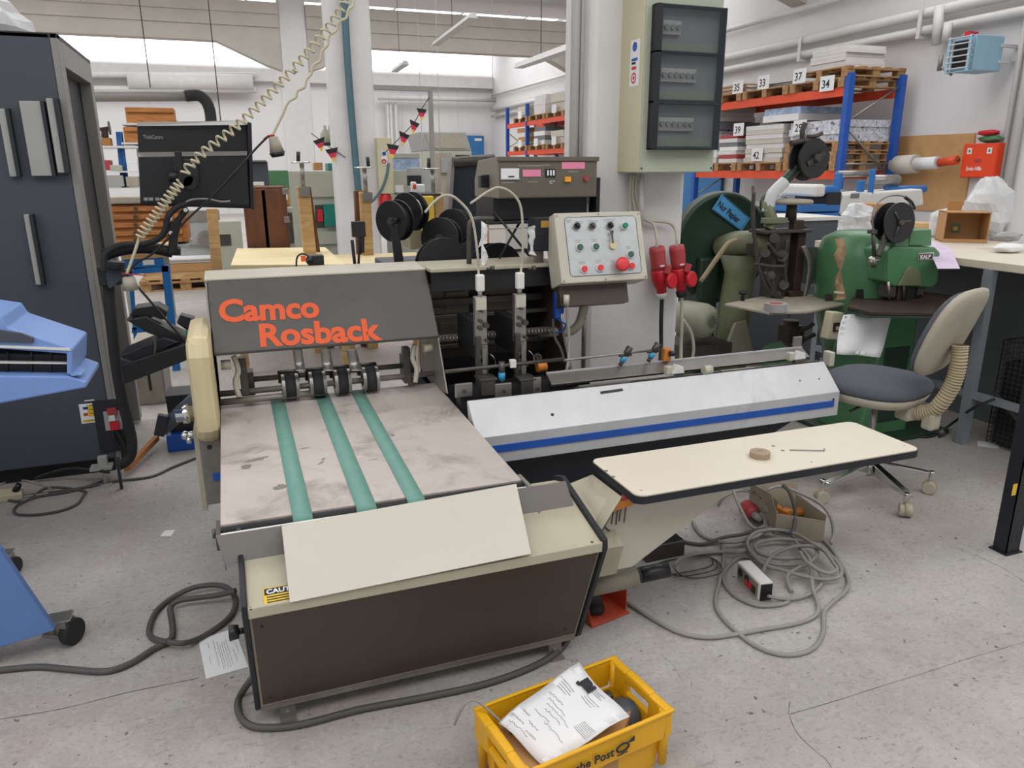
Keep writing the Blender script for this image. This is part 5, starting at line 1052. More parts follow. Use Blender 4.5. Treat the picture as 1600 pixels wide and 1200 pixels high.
# ---------------------------------------------------------------- left: dark press cabinet, blue press, monitor
mat('slate_panel','#444850',.5,var=.04)
mat('slate_dark','#23252a',.5,var=.05)
mat('grey_profile','#8e8c87',.45,metal=.3,var=.06)
mat('handle_alu','#a5a49f',.45,metal=.15,var=.06)
mat('press_blue','#7796cf',.4,var=.04)
mat('press_blue_dark','#5878ad',.45,var=.04)
KY = 4.2; KX = -.655; KZ = at(92,52,y=KY)[2]
kb_ = thing('press_cabinet','tall slate grey press cabinet with long metal grips at the left edge','cabinet',(-1.2,4.6,0))
mk('cabinet_front', G().box(-2.3,KX-.03,KY,KY+.04,.09,KZ), 'slate_panel', kb_, .006)
mk('corner_profile', G().box(KX-.03,KX,KY,KY+.06,.09,KZ), 'grey_profile', kb_, .004)
mk('corner_profile', G().box(KX-.05,KX,KY+.06,KY+.11,.09,KZ-.02), 'grey_profile', kb_, .004)
mk('corner_profile', G().box(KX-.06,KX,KY+.86,KY+.95,.02,KZ-.02), 'grey_profile', kb_, .004)
mk('top_rail', G().box(KX-.06,KX,KY+.11,KY+.86,KZ-.13,KZ-.02), 'grey_profile', kb_)
mk('side_recess', G().box(KX-.4,KX-.06,KY+.08,KY+.9,.09,KZ-.03), 'slate_dark', kb_)
mk('cabinet_roof', G().box(-2.3,KX,KY,KY+.95,KZ-.02,KZ), 'slate_dark', kb_)
mk('cabinet_back', G().box(-2.3,KX-.06,KY+.9,KY+.95,.09,KZ), 'slate_dark', kb_)
for (u0,v0,u1,v1,wp,dp) in ((-14,170,12,276,.030,.03),(19,158,57,275,.085,.035),(46,154,88,270,.030,.05),(24,335,52,444,.024,.035)):
    a, b = at(u0,v0,y=KY), at(u1,v1,y=KY); gr = mk('metal_grip', G().box(b[0]-wp*.5+.03,b[0]+wp*.5+.03,KY-dp,KY,b[2],a[2]), 'handle_alu', kb_, .003); mk('grip_lip', G().box(b[0]+wp*.5+.03,b[0]+wp*.5+.045,KY-dp-.012,KY,b[2],a[2]), 'slate_dark', gr)
def kp(u0,v0,u1,v1,m,name,par,d=.002):
    a, b = at(u0,v1,y=KY), at(u1,v0,y=KY); return mk(name, G().box(a[0],b[0],KY-d,KY,a[2],b[2]), m, par)
ws = kp(128,629,154,662,'white_paper','warning_sticker',kb_); kp(138,631,152,651,'yellow_label','yellow_field',ws,.003); kp(130,654,153,660,'yellow_label','yellow_field',ws,.003); kp(130,635,137,640,'blue_stripe','symbol',ws,.003); kp(131,645,137,650,'red_faded','symbol',ws,.003); kp(132,624,147,627,'white_paper','small_label',kb_)
kp(140,632,150,634,'print_black','print_line',ws,.0035); kp(140,638,150,640,'print_black','print_line',ws,.0035); kp(140,644,150,646,'print_black','print_line',ws,.0035); kp(134,656,150,657,'print_black','print_line',ws,.0035)
cp2 = kp(157,622,192,708,'slate_dark','connector_panel',kb_,.004); kp(166,640,188,672,'handle_alu','connector_plate',cp2,.012); kp(169,636,182,646,'red_faded','wiring_block',cp2,.03); kp(174,656,186,670,'red_plastic','wiring_block',cp2,.03); kp(172,646,180,656,'white_plastic','wiring_block',cp2,.03)
mk('wiring', G().tube(ats([(176,672),(180,690),(190,702),(192,716)],y=KY-.02),.008,6).tube(ats([(180,672),(188,684),(194,698),(195,714)],y=KY-.02),.008,6), 'black_rubber', cp2)
mk('plinth', G().box(-2.3,KX-.05,KY+.06,KY+.9,0,.09), 'black_paint', kb_)
for u, v in ((166,757),): p = at(u,v,z=0); mk('levelling_foot', G().cyl(p,p+Vector((0,0,.006)),.03,n=16).cyl(p,p+Vector((0,0,.09)),.01).box(p[0]-.06,p[0]+.04,p[1]-.02,p[1]+.05,.085,.10).box(p[0]-.02,p[0]+.02,p[1]-.01,p[1]+.03,.10,.15), 'handle_alu', kb_)
p = at(190,765,z=0); mk('steel_leg', G().box(p[0]-.006,p[0]+.006,p[1],p[1]+.02,0,.14), 'slate_dark', kb_)
# dust cover on top
blob('dust_cover', at(15,40,y=4.5)+Vector((-.12,0,-.02)), (.20,.2,.17), 'plastic_film','white plastic cover on top of the slate grey cabinet','cover',.2,flat=KZ+.001,seed=12)
# monitor arm cable trunk down the cabinet's right edge
mk('black_hose', G().tube(ats([(166,425),(170,450),(172,480),(180,560),(190,620),(200,660),(206,690),(203,715),(185,728)],y=KY-.06), .026, 10), 'black_rubber', None, label='thick black hose hanging down the edge of the slate cabinet', cat='hose')
# blue press at the left edge
BPY = 2.9
bp2 = thing('blue_press','light blue press housing with a black slotted window at the left edge','machine', Vector((-.9,2.9,0)))
def bl(px, y=BPY, d=.3, m='press_blue', name='housing', par=None, bev=.006): return mk(name, G().prism(ats(px,y=y),(0,d,0)), m, par or bp2, bev)
bl([(-180,470),(0,495),(12,512),(114,545),(113,586),(104,586),(104,553),(-180,532)], m='press_blue', name='upper_housing')
bl([(-180,548),(106,553),(105,588),(-180,584)], y=BPY+.06, d=.2, m='black_plastic', name='window_recess')
bl([(-180,563),(106,567),(106,569),(-180,566)], y=BPY+.02, d=.02, m='white_plastic', name='window_rail', bev=0); bl([(-180,532),(108,544),(110,548),(-180,536)], y=BPY-.004, d=.02, m='white_plastic', name='window_trim', bev=0)
for u in (10,48,78): bl([(u,550),(u+2,550),(u+2,586),(u,586)], y=BPY+.05, d=.01, m='slate_dark', name='window_bar', bev=0)
bl([(-180,585),(108,588),(135,597),(135,606),(0,631),(-180,664)], m='press_blue', name='lower_housing'); bl([(108,583),(127,586),(112,588)], y=BPY, d=.1, m='press_blue', name='housing_tip', bev=0)
bl([(-180,505),(0,516),(34,521),(52,528),(52,536),(-180,530)], y=BPY-.01, d=.05, m='slate_panel', name='top_bezel', bev=.002)
mk('press_body', G().box(-2.4,-1.35,BPY+.05,BPY+.6,.12,1.1), 'press_blue_dark', bp2, .01)
fy = 2.52; bl([(-220,700),(0,860),(85,985),(0,1012),(-220,1064)], y=fy, d=.03, m='press_blue_dark', name='foot_panel', bev=.003)
mk('press_floor_frame', G().box(-2.0,-1.0,fy+.03,fy+.4,.09,.12), 'press_blue_dark', bp2)
for (u, v, s) in ((116,1004,1.),(22,897,.8)):
    p = at(u,v,z=0); r = .042*s+.004; c = p+Vector((0,0,r)); ax = Vector((.85,-.5,0))
    w_ = mk('caster', G().cyl(c-ax*.016,c+ax*.016,r,n=22), 'black_rubber', bp2, .004); mk('caster_fork', G().cbox(c+Vector((-.02,.0,.025)),(.05,.05,.06),Matrix.Rotation(-.5,3,'Z')).cbox(c+Vector((-.035,.0,.058)),(.09,.07,.006)), 'steel', w_, .004); mk('caster_brake', G().cbox(c+Vector((-.06,-.01,.005)),(.05,.03,.012),Matrix.Rotation(.4,3,'Y')), 'steel_dull', w_, .003)
# monitor seen from behind on its arm
MY = 4.05; mo_ = thing('computer_monitor','black flat monitor seen from behind, held on a swivel arm','monitor', at(300,322,y=MY)-Vector((0,0,.02)))
c1, c2, c3, c4_ = at(214,194,y=MY), at(386,190,y=MY+.03), at(392,326,y=MY+.03), at(220,321,y=MY)
mk('screen_body', G().prism([c1,c2,c3,c4_],(0,.03,0)), 'black_plastic', mo_, .004)
mk('side_bezel', G().prism([at(386,190,y=MY+.0),at(393,192,y=MY+.0),at(397,328,y=MY+.0),at(391,326,y=MY+.0)],(0,.05,0)), 'black_navy', mo_, .003); mk('top_bezel', G().prism([at(214,191,y=MY+.01),at(386,188,y=MY+.03),at(386,195,y=MY-.01),at(214,197,y=MY-.01)],(0,.02,0)), 'grey_profile', mo_)
mk('rear_bulge', G().prism([at(216,244,y=MY-.03),at(386,242,y=MY-.02),at(390,322,y=MY-.02),at(219,318,y=MY-.03)],(0,.05,0)), 'black_plastic', mo_, .006); mk('bulge_top', G().prism([at(216,238,y=MY),at(386,236,y=MY),at(386,243,y=MY-.025),at(216,245,y=MY-.03)],(0,.004,0)), 'grey_profile', mo_)
T = frame(at(224,217,y=MY-.002),(1,0,0),(0,0,1)); text('ThinkCentre', .026, 'print_grey', T, mo_, .0004, .0002, sx=.62)
p = at(289,272,y=MY-.05); mk('mount_plate', G().box(p[0]-.045,p[0]+.06,MY-.06,MY-.03,p[2]-.06,p[2]+.07), 'slate_dark', mo_, .006); mk('mount_pivot', G().cyl(p+Vector((.0,-.05,-.02)),p+Vector((0,0,-.02)),.035,n=18).cyl(p+Vector((-.07,-.03,-.01)),p+Vector((-.03,-.03,-.01)),.025,n=14).cyl(p+Vector((0.02,-.05,-.04)),p+Vector((.02,0,-.04)),.03,n=14), 'black_plastic', mo_); mk('mount_bar', G().cbox(at(281,262,y=MY-.07),(.03,.03,.15)), 'black_plastic', mo_, .004)
for u in (228,236,246): mk('rating_label', G().cbox(at(u,311,y=MY-.034),(.018,.001,.014)), 'print_grey', mo_)
ar = thing('monitor_arm','black jointed monitor arm fixed to the slate cabinet','monitor arm', at(240,400,y=MY)-Vector((0,0,.05)))
mk('upper_link', G().prism(ats([(272,345),(288,322),(296,330),(284,345),(278,372),(276,398),(262,398),(264,372),(258,350)],y=MY-.08),(0,.05,0)), 'black_plastic', ar, .008); mk('lower_link', G().tube(ats([(270,394),(240,388),(205,388),(175,394),(163,400)],y=MY-.03),.028,12), 'black_plastic', ar); mk('elbow', G().cyl(at(270,384,y=MY-.03),at(270,398,y=MY-.03),.036,n=18), 'black_plastic', ar)
for u, v in ((266,341),(267,364),(290,328)): p = at(u,v,y=MY-.085); mk('bolt', G().cyl(p,p+Vector((0,-.006,0)),.010,n=12), 'chrome', ar)
mk('arm_cable', G().tube(ats([(292,318),(275,325),(262,340),(258,360),(246,374),(225,381),(195,382),(175,388),(164,400),(162,425)],y=MY-.09),.014,8), 'black_rubber', ar); mk('wall_clamp', G().cyl(at(178,408,y=MY),at(178,420,y=MY),.05,n=18).cbox(at(172,430,y=MY+.06),(.10,.06,.09)), 'slate_dark', ar, .004)
mk('clamp_plate', G().prism(ats([(164,421),(208,422),(172,452),(168,448)],y=MY+.02),(0,.05,0)), 'slate_panel', ar, .004); mk('loose_wire', G().tube(ats([(284,320),(300,312),(325,311),(345,315),(360,314)],y=MY-.06),.005,6), 'grey_cable', ar)
# coiled lead hanging from the ceiling
def coil(path, turns, r, n=12):
    P = spline([Vector(q) for q in path], 24); L = [0]
    for i in range(1,len(P)): L.append(L[-1]+(P[i]-P[i-1]).length)
    out = []; N = turns*n; j = 0
    for k in range(N+1):
        d = L[-1]*k/N
        while j < len(L)-2 and L[j+1] < d: j += 1
        f = (d-L[j])/max(1e-9,(L[j+1]-L[j])); q = P[j].lerp(P[j+1],f); t = (P[j+1]-P[j]).normalized(); a = t.orthogonal().normalized(); b = t.cross(a); th = 2*PI*k/n
        out.append(q+(a*math.cos(th)+b*math.sin(th))*r)
    return out
mat('coil_cream','#c9c0a2',.5,var=.04)
cl1 = thing('coiled_lead','cream coiled lead stretched from the ceiling down past the monitor','cable', at(205,445,y=3.85))
mk('coil', G().tube(coil([at(553,-30,y=3.95),at(530,20,y=3.93),at(470,95,y=3.9),at(380,188,y=3.88),at(310,245,y=3.85),at(287,272,y=3.83)],30,.019), .0055, 6, res=1), 'coil_cream', cl1); mk('coil', G().tube(coil([at(283,285,y=3.83),at(262,310,y=3.83),at(240,340,y=3.84),at(218,369,y=3.85)],14,.019), .0055, 6, res=1), 'coil_cream', cl1)
mk('lead_end', G().tube(ats([(218,369),(210,395),(198,428)],y=3.85),.007,6), 'coil_cream', cl1); e = at(201,433,y=3.85); f = at(205,453,y=3.85); mk('socket', G().cyl(e,f,.026,.034,n=18), 'chair_shell', cl1); mk('red_tie', G().tube(ats([(190,427),(198,428),(228,430)],y=3.85),.003,5), 'red_plastic', cl1)
cl2 = thing('hanging_lead','wavy cream lead hanging from the ceiling with an empty lamp socket','cable', at(433,243,y=4.1))
mk('lead', G().tube(ats([(556,-30),(552,8),(545,14),(541,28),(530,34),(525,48),(514,56),(512,70),(503,80),(500,95),(490,102),(486,116),(479,124),(476,136),(465,142),(462,152),(450,160),(442,178),(432,198),(426,211)],y=4.1),.0065,7), 'coil_cream', cl2); mk('red_tie', G().tube(ats([(412,218),(420,213),(429,211)],y=4.1),.006,6), 'red_plastic', cl2)
a, b = at(427,214,y=4.1), at(433,238,y=4.1); mk('socket', G().cyl(a,b,.022,.036,n=18), 'chair_shell', cl2); mk('socket_ring', G().cyl(b,b+(b-a).normalized()*.022,.04,.03,n=18), 'black_plastic', cl2)
mk('black_lead', G().tube(ats([(420,212),(400,232),(370,266),(330,308),(290,345),(240,395),(215,410),(199,428),(205,436),(230,465),(260,500),(290,535),(300,548)],y=3.9),.0055,6), 'black_plastic', None, label='thin black lead running diagonally past the monitor to the black tray', cat='cable')
# black swing-out tray between cabinet and stitcher
tr = thing('swing_tray','black swing-out keyboard tray between the slate cabinet and the stitcher','tray', at(245,575,y=3.9)-Vector((0,0,.06)))
def tp2(px, y, d, m='black_plastic', name='tray_plate', bev=.004): return mk(name, G().prism(ats(px,y=y),(0,d,0)), m, tr, bev)
tp2([(190,570),(300,535),(300,560),(196,600)],3.85,.25,name='tray_arm'); tp2([(188,556),(255,528),(280,535),(205,568)],3.9,.2,'black_navy','tray_shelf'); tp2([(197,500),(228,495),(290,530),(296,545),(230,520)],3.95,.14,name='keyboard'); tp2([(202,493),(210,482),(245,477),(262,487),(258,500),(235,496)],4.0,.14,name='tray_box'); tp2([(276,505),(282,492),(304,498),(300,522)],3.98,.08,name='scanner_cradle'); tp2([(236,497),(240,495),(292,517),(288,520)],3.94,.01,'steel','tray_edge',0)
p = at(294,520,y=3.93); mk('green_knob', G().cyl(p,p+Vector((0,-.02,0)),.014,n=12), 'green_bright', tr); mk('tray_cable', G().tube(ats([(241,524),(243,545),(235,565),(222,575),(205,580)],y=3.88),.006,6), 'dark_cable', tr); mk('hinge_block', G().prism(ats([(188,560),(206,565),(208,592),(190,600)],y=3.86),(0,.08,0)), 'slate_dark', tr, .004)
# pale cabinet behind the tray, dark floor fittings
pc = thing('paper_bin','pale grey sheet steel bin on the floor behind the slate cabinet','bin', at(222,668,z=0)); a = at(197,690,z=0); b = at(226,672,z=0)
mk('bin_body', G().box(a[0],a[0]+.17,a[1]+.75,a[1]+1.2,0,.42), 'table_dusty', pc, .006); mk('bin_side', G().box(a[0]+.17,a[0]+.18,a[1]+.75,a[1]+1.2,0,.44), 'grey_cable', pc); mk('bin_slot', G().box(a[0]+.08,a[0]+.095,a[1]+.745,a[1]+.75,.1,.38), 'black_paint', pc)
lg = thing('cable_winch','dark steel stand with angled arm on the floor behind the yellowed guard','stand', at(282,715,z=0)); a = at(262,712,z=0)
mk('stand_base', G().box(a[0],a[0]+.32,a[1]+.05,a[1]+.3,.0,.1), 'blue_stripe', lg, .004); mk('stand_body', G().box(a[0]+.02,a[0]+.25,a[1]+.1,a[1]+.3,.1,.32), 'black_paint', lg, .006); mk('stand_arm', G().cyl(at(252,672,y=4.0),at(306,622,y=4.0),.035,n=12), 'slate_panel', lg); mk('arm_head', G().cbox(at(252,664,y=3.98),(.05,.04,.11),Matrix.Rotation(.3,3,'Y')), 'slate_dark', lg, .004)
a, b = at(194,738,z=.03), at(240,690,z=.05); w_ = Vector((.03,.015,0)); mk('wood_batten', G().prism([a,a+w_,b+w_,b],(0,0,.03)), 'orange_wood', None, label='orange-brown wooden batten leaning on the floor by the slate cabinet', cat='wood')
# floor cables and power strip on the left
cable('floor_cable', [(305,716),(270,730),(235,745),(180,752),(130,762),(60,772),(30,776),(0,781),(-40,784)], .007, 'dark_cable','dark cable along the floor in front of the slate cabinet')
cable('floor_cable', [(0,779),(40,783),(75,762),(130,767),(130,775),(120,788),(95,798),(60,804),(30,804),(22,798),(30,788),(60,776),(110,768),(160,752)], .0065, 'dark_cable','dark cable lying in a wide flat loop on the floor at the left')
cable('floor_cable', [(0,757),(20,750),(45,752),(70,760),(80,766),(70,772),(40,776),(8,782)], .006, 'grey_cable','pale grey cable by the power strip at the left edge')
cable('floor_cable', [(55,748),(75,740),(110,732),(150,735),(170,738)], .008, 'black_rubber','black cable running under the front of the slate cabinet',[.02,.05,.08,.08,.09])
a = at(0,792,z=0); ps = thing('power_strip','cream power strip on the floor at the left edge','power strip', at(15,785,z=0)); q = ats([(-30,790),(36,781),(38,771),(-30,777)],z=.0); mk('strip_body', G().prism(q,(0,0,.035)), 'switch_cream', ps, .005); c = (q[0]+q[2])/2; mk('inserted_plug', G().cyl(c+Vector((.06,0,.035)),c+Vector((.08,0,.07)),.018,.012,n=12), 'black_plastic', ps)
# ---------------------------------------------------------------- spools on the stitcher top
def spool(c, ax, r, w_, label, wire=True, group='black wire spools on the stitcher'):
    ax = Vector(ax).normalized(); c = Vector(c)
    t = thing('wire_spool', label, 'spool', c-Vector((0,0,r)), group)
    for s in (-1,1): mk('flange', G().cyl(c+ax*(s*w_/2),c+ax*(s*(w_/2-.008)),r,n=36), 'black_plastic', t, .002)
    mk('wire_winding', G().cyl(c-ax*(w_/2-.008),c+ax*(w_/2-.008),r*.82,n=32), 'chrome' if wire else 'black_rubber', t); mk('hub', G().cyl(c-ax*(w_/2+.006),c+ax*(w_/2+.006),r*.2,n=16), 'steel_dark', t); return t
spool(at(617,345,y=3.75), (-.8,-.6,-.05), .10, .06, 'front black spool of the pair on the upright black arm', False)
spool(at(641,331,y=3.95), (-.8,-.6,-.05), .10, .07, 'rear black spool of the pair on the upright black arm, with bright wire')
spool(at(690,372,y=3.85), (-.6,-.8,.1), .105, .06, 'black spool without bright wire behind the lowest one', False)
spool(at(710,354,y=4.05), (-.6,-.8,.1), .095, .07, 'half hidden black spool with bright wire beside the dark conveyor')
spool(at(692,415,y=3.62), (.05,-1,.12), .135, .07, 'large black spool standing lowest on the stitcher top', False)
spool(at(774,420,y=3.62), (.1,-1,.1), .13, .10, 'black spool with bright wire on the right of the stitcher top')
sa = thing('spool_arm','flat black arm carrying a pair of wire spools','arm', at(622,415,y=3.7)-Vector((0,0,.02)))
mk('arm_plate', G().prism(ats([(610,350),(622,350),(632,413),(617,413)],y=3.7),(0,.02,0)), 'black_plastic', sa, .004); mk('arm_axle', G().cyl(at(615,345,y=3.68),at(650,325,y=4.05),.012,n=10), 'black_plastic', sa); a = at(624,413,y=3.7); mk('arm_base', G().box(a[0]-.06,a[0]+.3,3.5,4.05,a[2]-.3,a[2]-.0), 'slate_panel', sa, .006)

# ---------------------------------------------------------------- hall fittings
mat('rack_orange','#d94a22',.5,var=.05)
mat('rack_blue','#1a51a6',.45,var=.05)
mat('teal_panel','#0d7a70',.45,var=.04)
mat('sage_machine','#a9ab9c',.5,var=.04)
mat('grey_machine','#9b9c98',.5,var=.05)
mat('pipe_white','#c9c7c4',.55,var=.05)
mat('duct_grey','#8d8a84',.5,metal=.2,var=.05)
mat('heater_blue','#8fb3c6',.5,var=.04)
mat('aid_red','#e24517',.45,var=.02)
mat('blue_machine','#2a6cb0',.45,var=.06)
mat('blue_frame','#1f6fb4',.45,var=.04)
mat('flag_red','#c62a4c',.7,var=.03); mat('flag_gold','#e2b72c',.7,var=.03); mat('flag_black','#1c1c1c',.7)
mat('stack_white','#d4d2cf',.8,var=.06,scale=3); mat('stack_grey','#77787a',.7,var=.1); mat('door_blue','#2f6ea3',.5,var=.03); mat('poster_blue','#9fb6d2',.8,var=.3,scale=8,dirt='#d5dae0',dscale=6)
mat('dark_conveyor','#16202b',.35,var=.1); mat('yellow_board','#d9b83a',.6)
def pipe(px0, px1, r, label, m='pipe_white', **k):
    a, b = at(*px0, **k), at(*px1, **k); return mk('wall_pipe', G().cyl(a,b,r,n=12), m, None, label=label, cat='pipe')
XW = X_WALL-.14
def wall_run(u0,v0,u1,v1,r,label):     # pipe along the right wall through two photo points, continued both ways
    a, b = at(u0,v0,x=XW), at(u1,v1,x=XW); z = (a[2]+b[2])/2; o = mk('wall_pipe', G().cyl((XW,2.0,z),(XW,Y_FAR-.5,z),r,n=12), 'pipe_white', None, label=label, cat='pipe'); return z
z1 = wall_run(1200,75,1457,20,.075,'upper of the two white pipes running along the right wall'); z2 = wall_run(1200,96,1460,45,.065,'lower of the two white pipes running along the right wall')
wall_run(1150,40,1290,8,.05,'thin white pipe high on the right wall above the pair')
for y in (7.0,9.4,12.0): pb = mk('pipe_bracket', G().box(XW-.1,X_WALL,y-.02,y+.02,z2-.12,z2-.07).box(XW-.11,XW-.09,y-.03,y+.03,z2-.12,z1+.15), 'white_paint', None, label={7.0:'white pipe bracket on the right wall nearest the heater',9.4:'white pipe bracket on the right wall above the near rack end',12.0:'white pipe bracket on the right wall beyond the near rack'}[y], cat='bracket')
for k, (u, v0, v1, r) in enumerate(((1466,10,70,.07),(1480,36,66,.06))): p0, p1 = at(u+2,v0,x=XW-.1), at(u-3,v1,x=XW-.1); mk('drop_pipe', G().cyl(p0,p1,r,n=14), 'pipe_white', None, label=['taller white pipe dropping to the blue heater','shorter white pipe dropping to the blue heater'][k], cat='pipe')
# blue air heater
hx = X_WALL-.75; a = at(1482,60,x=hx); b = at(1525,112,x=hx); ht = thing('air_heater','pale blue wall air heater with louvre bars high on the right wall','heater', Vector((hx+.3,(a[1]+b[1])/2,b[2])))
yA, yB, zA, zB = at(1487,85,x=hx)[1], at(1523,85,x=hx)[1], at(1500,112,x=hx)[2], at(1500,58,x=hx)[2]
mk('heater_body', G().box(hx,hx+.5,yB,yA,zA,zB), 'heater_blue', ht, .01); mk('louvre_recess', G().box(hx-.005,hx,yB+.06,yA-.03,zA+.05,zB-.05), 'black_paint', ht); mk('outlet_frame', G().box(hx-.09,hx-.07,yA-.04,yA,zA,zB).box(hx-.09,hx-.07,yB,yB+.04,zA,zB).box(hx-.09,hx,yB,yA,zA-.01,zA), 'heater_blue', ht)
for i in range(6): z = zA+.04+(zB-zA-.06)*i/5; mk('louvre_bar', G().cbox((hx-.07,(yA+yB)/2,z),(.05,yA-yB,.012)), 'pipe_white', ht)
mk('heater_arm', G().box(hx+.45,X_WALL-.02,yB-.02,yB+.02,zB-.14,zB-.1), 'pipe_white', ht); mk('heater_arm', G().box(hx+.45,X_WALL-.02,yB-.02,yB+.02,zA+.1,zA+.14), 'pipe_white', ht); mk('valve', G().cyl((hx-.05,yA+.12,zB-.2),(hx-.05,yA+.12,zB-.4),.03).tube([(hx-.05,yA+.12,zB-.35),(hx-.05,yA+.12,zA+.1),(hx,yA-.05,zA-.03)],.016,8), 'steel_dull', ht); mk('control_box', G().box(hx+.05,hx+.2,yB+.25,yA-.1,zB,zB+.06), 'white_plastic', ht); mk('red_switch', G().box(hx+.04,hx+.2,yB+.16,yB+.24,zB,zB+.06), 'red_plastic', ht)
# plywood board, first aid box, rolls on the wall
bxw = X_WALL-.03; q = [at(1403,213,x=bxw),at(1524,208,x=bxw),at(1507,312,x=bxw),at(1396,300,x=bxw)]; q[3] = Vector((bxw,q[0][1],.9)); q[2] = Vector((bxw,q[1][1],.9)); mk('plywood_board', G().prism(q,(.025,0,0)), 'plywood', None, label='tan plywood board fixed to the right wall behind the paper rolls', cat='board')
fx = X_WALL-.2; q0, q1 = at(1507,225,x=fx), at(1552,278,x=fx); fa_ = thing('first_aid_box','orange-red first aid cabinet with white lettering on the right wall','first aid box', Vector((fx+.1,(q0[1]+q1[1])/2,q1[2])))
mk('aid_body', G().box(fx,X_WALL-.04,q1[1],q0[1],q1[2],q0[2]), 'aid_red', fa_, .006); fb_ = mk('aid_door', G().box(fx-.012,fx,q1[1]+.01,q0[1]-.01,q1[2]+.01,q0[2]-.01), 'aid_red', fa_, .004)
T = frame((fx-.013,q0[1]-.10,q1[2]+.10),(0,-1,0),(0,0,1)); text('Erste Hilfe', .075, 'white_paper', T, fa_, .001, .001, sx=.75)
for f_, nm in ((.14,'running_sign'),(.72,'cross_sign')):
    yy = q0[1]+(q1[1]-q0[1])*f_; sg = mk(nm, G().box(fx-.014,fx-.012,yy-.07,yy,q0[2]-.14,q0[2]-.06), 'white_paper', fa_); mk('sign_mark', G().box(fx-.0145,fx-.014,yy-.05,yy-.02,q0[2]-.12,q0[2]-.08), 'green_machine', sg)
mk('door_handle', G().box(fx-.02,fx-.012,(q0[1]+q1[1])/2-.05,(q0[1]+q1[1])/2+.05,(q0[2]+q1[2])/2-.02,(q0[2]+q1[2])/2+.02), 'red_faded', fa_)
c = at(1548,217,x=fx+.08); blob('work_gloves', c, (.07,.18,.05),'green_machine','green glove lying on top of the first aid cabinet','glove',.3,seed=21); c = at(1545,211,x=fx+.08); blob('work_gloves', c+Vector((0,0,.03)), (.06,.16,.04),'red_plastic','red glove lying on the green one above the first aid cabinet','glove',.3,seed=22)
for k, (u0,v0,u1,v1,r,m) in enumerate(((1398,258,1432,256,.14,'cream_board'),(1432,256,1466,254,.09,'white_paper'),(1468,254,1496,250,.06,'rack_orange'))):
    a, b = at(u0,v0,x=bxw-.25), at(u1,v1,x=bxw-.25); t = thing('paper_roll',['widest cream paper roll on the spindle in front of the plywood board','thinner white paper roll on the spindle in front of the plywood board','orange striped roll at the right end of the spindle'][k],'roll',(a+b)/2-Vector((0,0,r))); mk('roll', G().cyl(a,b,r,n=22), m, t); mk('core', G().cyl(a+(a-b).normalized()*.03,b-(a-b).normalized()*.03,r*.35,n=14), 'steel_dark', t)
mk('corner_conduit', G().cyl((X_WALL-.05,at(1575,200,x=X_WALL-.05)[1],0.5),(X_WALL-.05,at(1575,200,x=X_WALL-.05)[1],Z_CEIL),.035,n=10), 'pipe_white', None, label='thin white conduit running up the right wall beside the first aid cabinet', cat='pipe'); mk('corner_conduit', G().cyl((X_WALL-.08,at(1590,200,x=X_WALL-.08)[1],0.5),(X_WALL-.08,at(1590,200,x=X_WALL-.08)[1],Z_CEIL),.05,n=10), 'pipe_white', None, label='thicker white conduit at the extreme right of the wall', cat='pipe')

# ---------------------------------------------------------------- pallet racks
RXA, RXW = 8.85, 9.85
def pallet_proto(): 
    g = thing('pallet','','pallet',(0,0,0))
    for x in (-.5,-.25,0,.25,.5): mk('deck_board', G().box(x-.06,x+.06,-.6,.6,.122,.144), 'pallet_wood', g)
    for y in (-.53,0,.53):
        mk('stringer', G().box(-.56,.56,y-.07,y+.07,.1,.122), 'pallet_wood', g); mk('bottom_board', G().box(-.56,.56,y-.06,y+.06,0,.022), 'pallet_wood', g)
        for x in (-.49,0,.49): mk('block', G().box(x-.07,x+.07,y-.06,y+.06,.022,.1), 'pallet_wood', g)
    return g
PP = pallet_proto(); first = [True]
def put_pallet(x, y, z, label):
    if first[0]: first[0] = False; PP.location = (x,y,z); PP['label'] = label; PP['group'] = 'wooden pallets on the racks'; PP.rotation_euler = (0,0,0); return PP
    return copy_tree(PP,(x,y,z),None,label)
def rack(y0, y1, zt, levels, name_lab, ymid=None):
    r = thing('pallet_rack', name_lab, 'rack', ((RXA+RXW)/2,(y0+y1)/2,0))
    for y in ([y0,y1]+([ymid] if ymid else [])):
        for x in (RXA,RXW): mk('upright', G().box(x-.05,x+.05,y-.05,y+.05,0,zt), 'rack_blue', r)
        for k in range(4):
            z = .4+k*.6
            if z < zt-.1: mk('brace', G().cyl((RXA,y,z),(RXW,y,min(zt-.1,z+(.55 if k%2 else 0))),.015,n=6), 'steel', r)
        mk('brace', G().cyl((RXA,y,zt-.75),(RXW,y,zt-1.5),.018,n=6), 'steel', r)
    for z in levels:
        for x in (RXA,RXW): mk('beam', G().box(x-.03,x+.03,y0,y1,z-.13,z), 'rack_orange', r)
    return r
ny0 = at(1312,270,x=RXA)[1]; zL1 = at(1318,136,x=RXA)[2]; zL2 = at(1306,267,x=RXA)[2]; ny1 = ny0+3.9; zTop = at(1326,114,x=RXA)[2]
rack(ny0, ny1, zTop, (zL1,zL2), 'blue and orange pallet rack nearest on the right wall')
def card(s, y, z, label, x=RXA-.065, w_=.30, h=.22, par=None):
    c = thing('number_card', label, 'sign', (x,y,z)); mk('sheet', G().box(x-.003,x,y-w_/2,y+w_/2,z,z+h), 'white_paper', c); T = frame((x-.0045,y+.11 if len(s) > 1 else y+.05,z+.045),(0,-1,0),(0,0,1)); text(s,.17,'print_black',T,c,.0008,.002,name='number'); return c
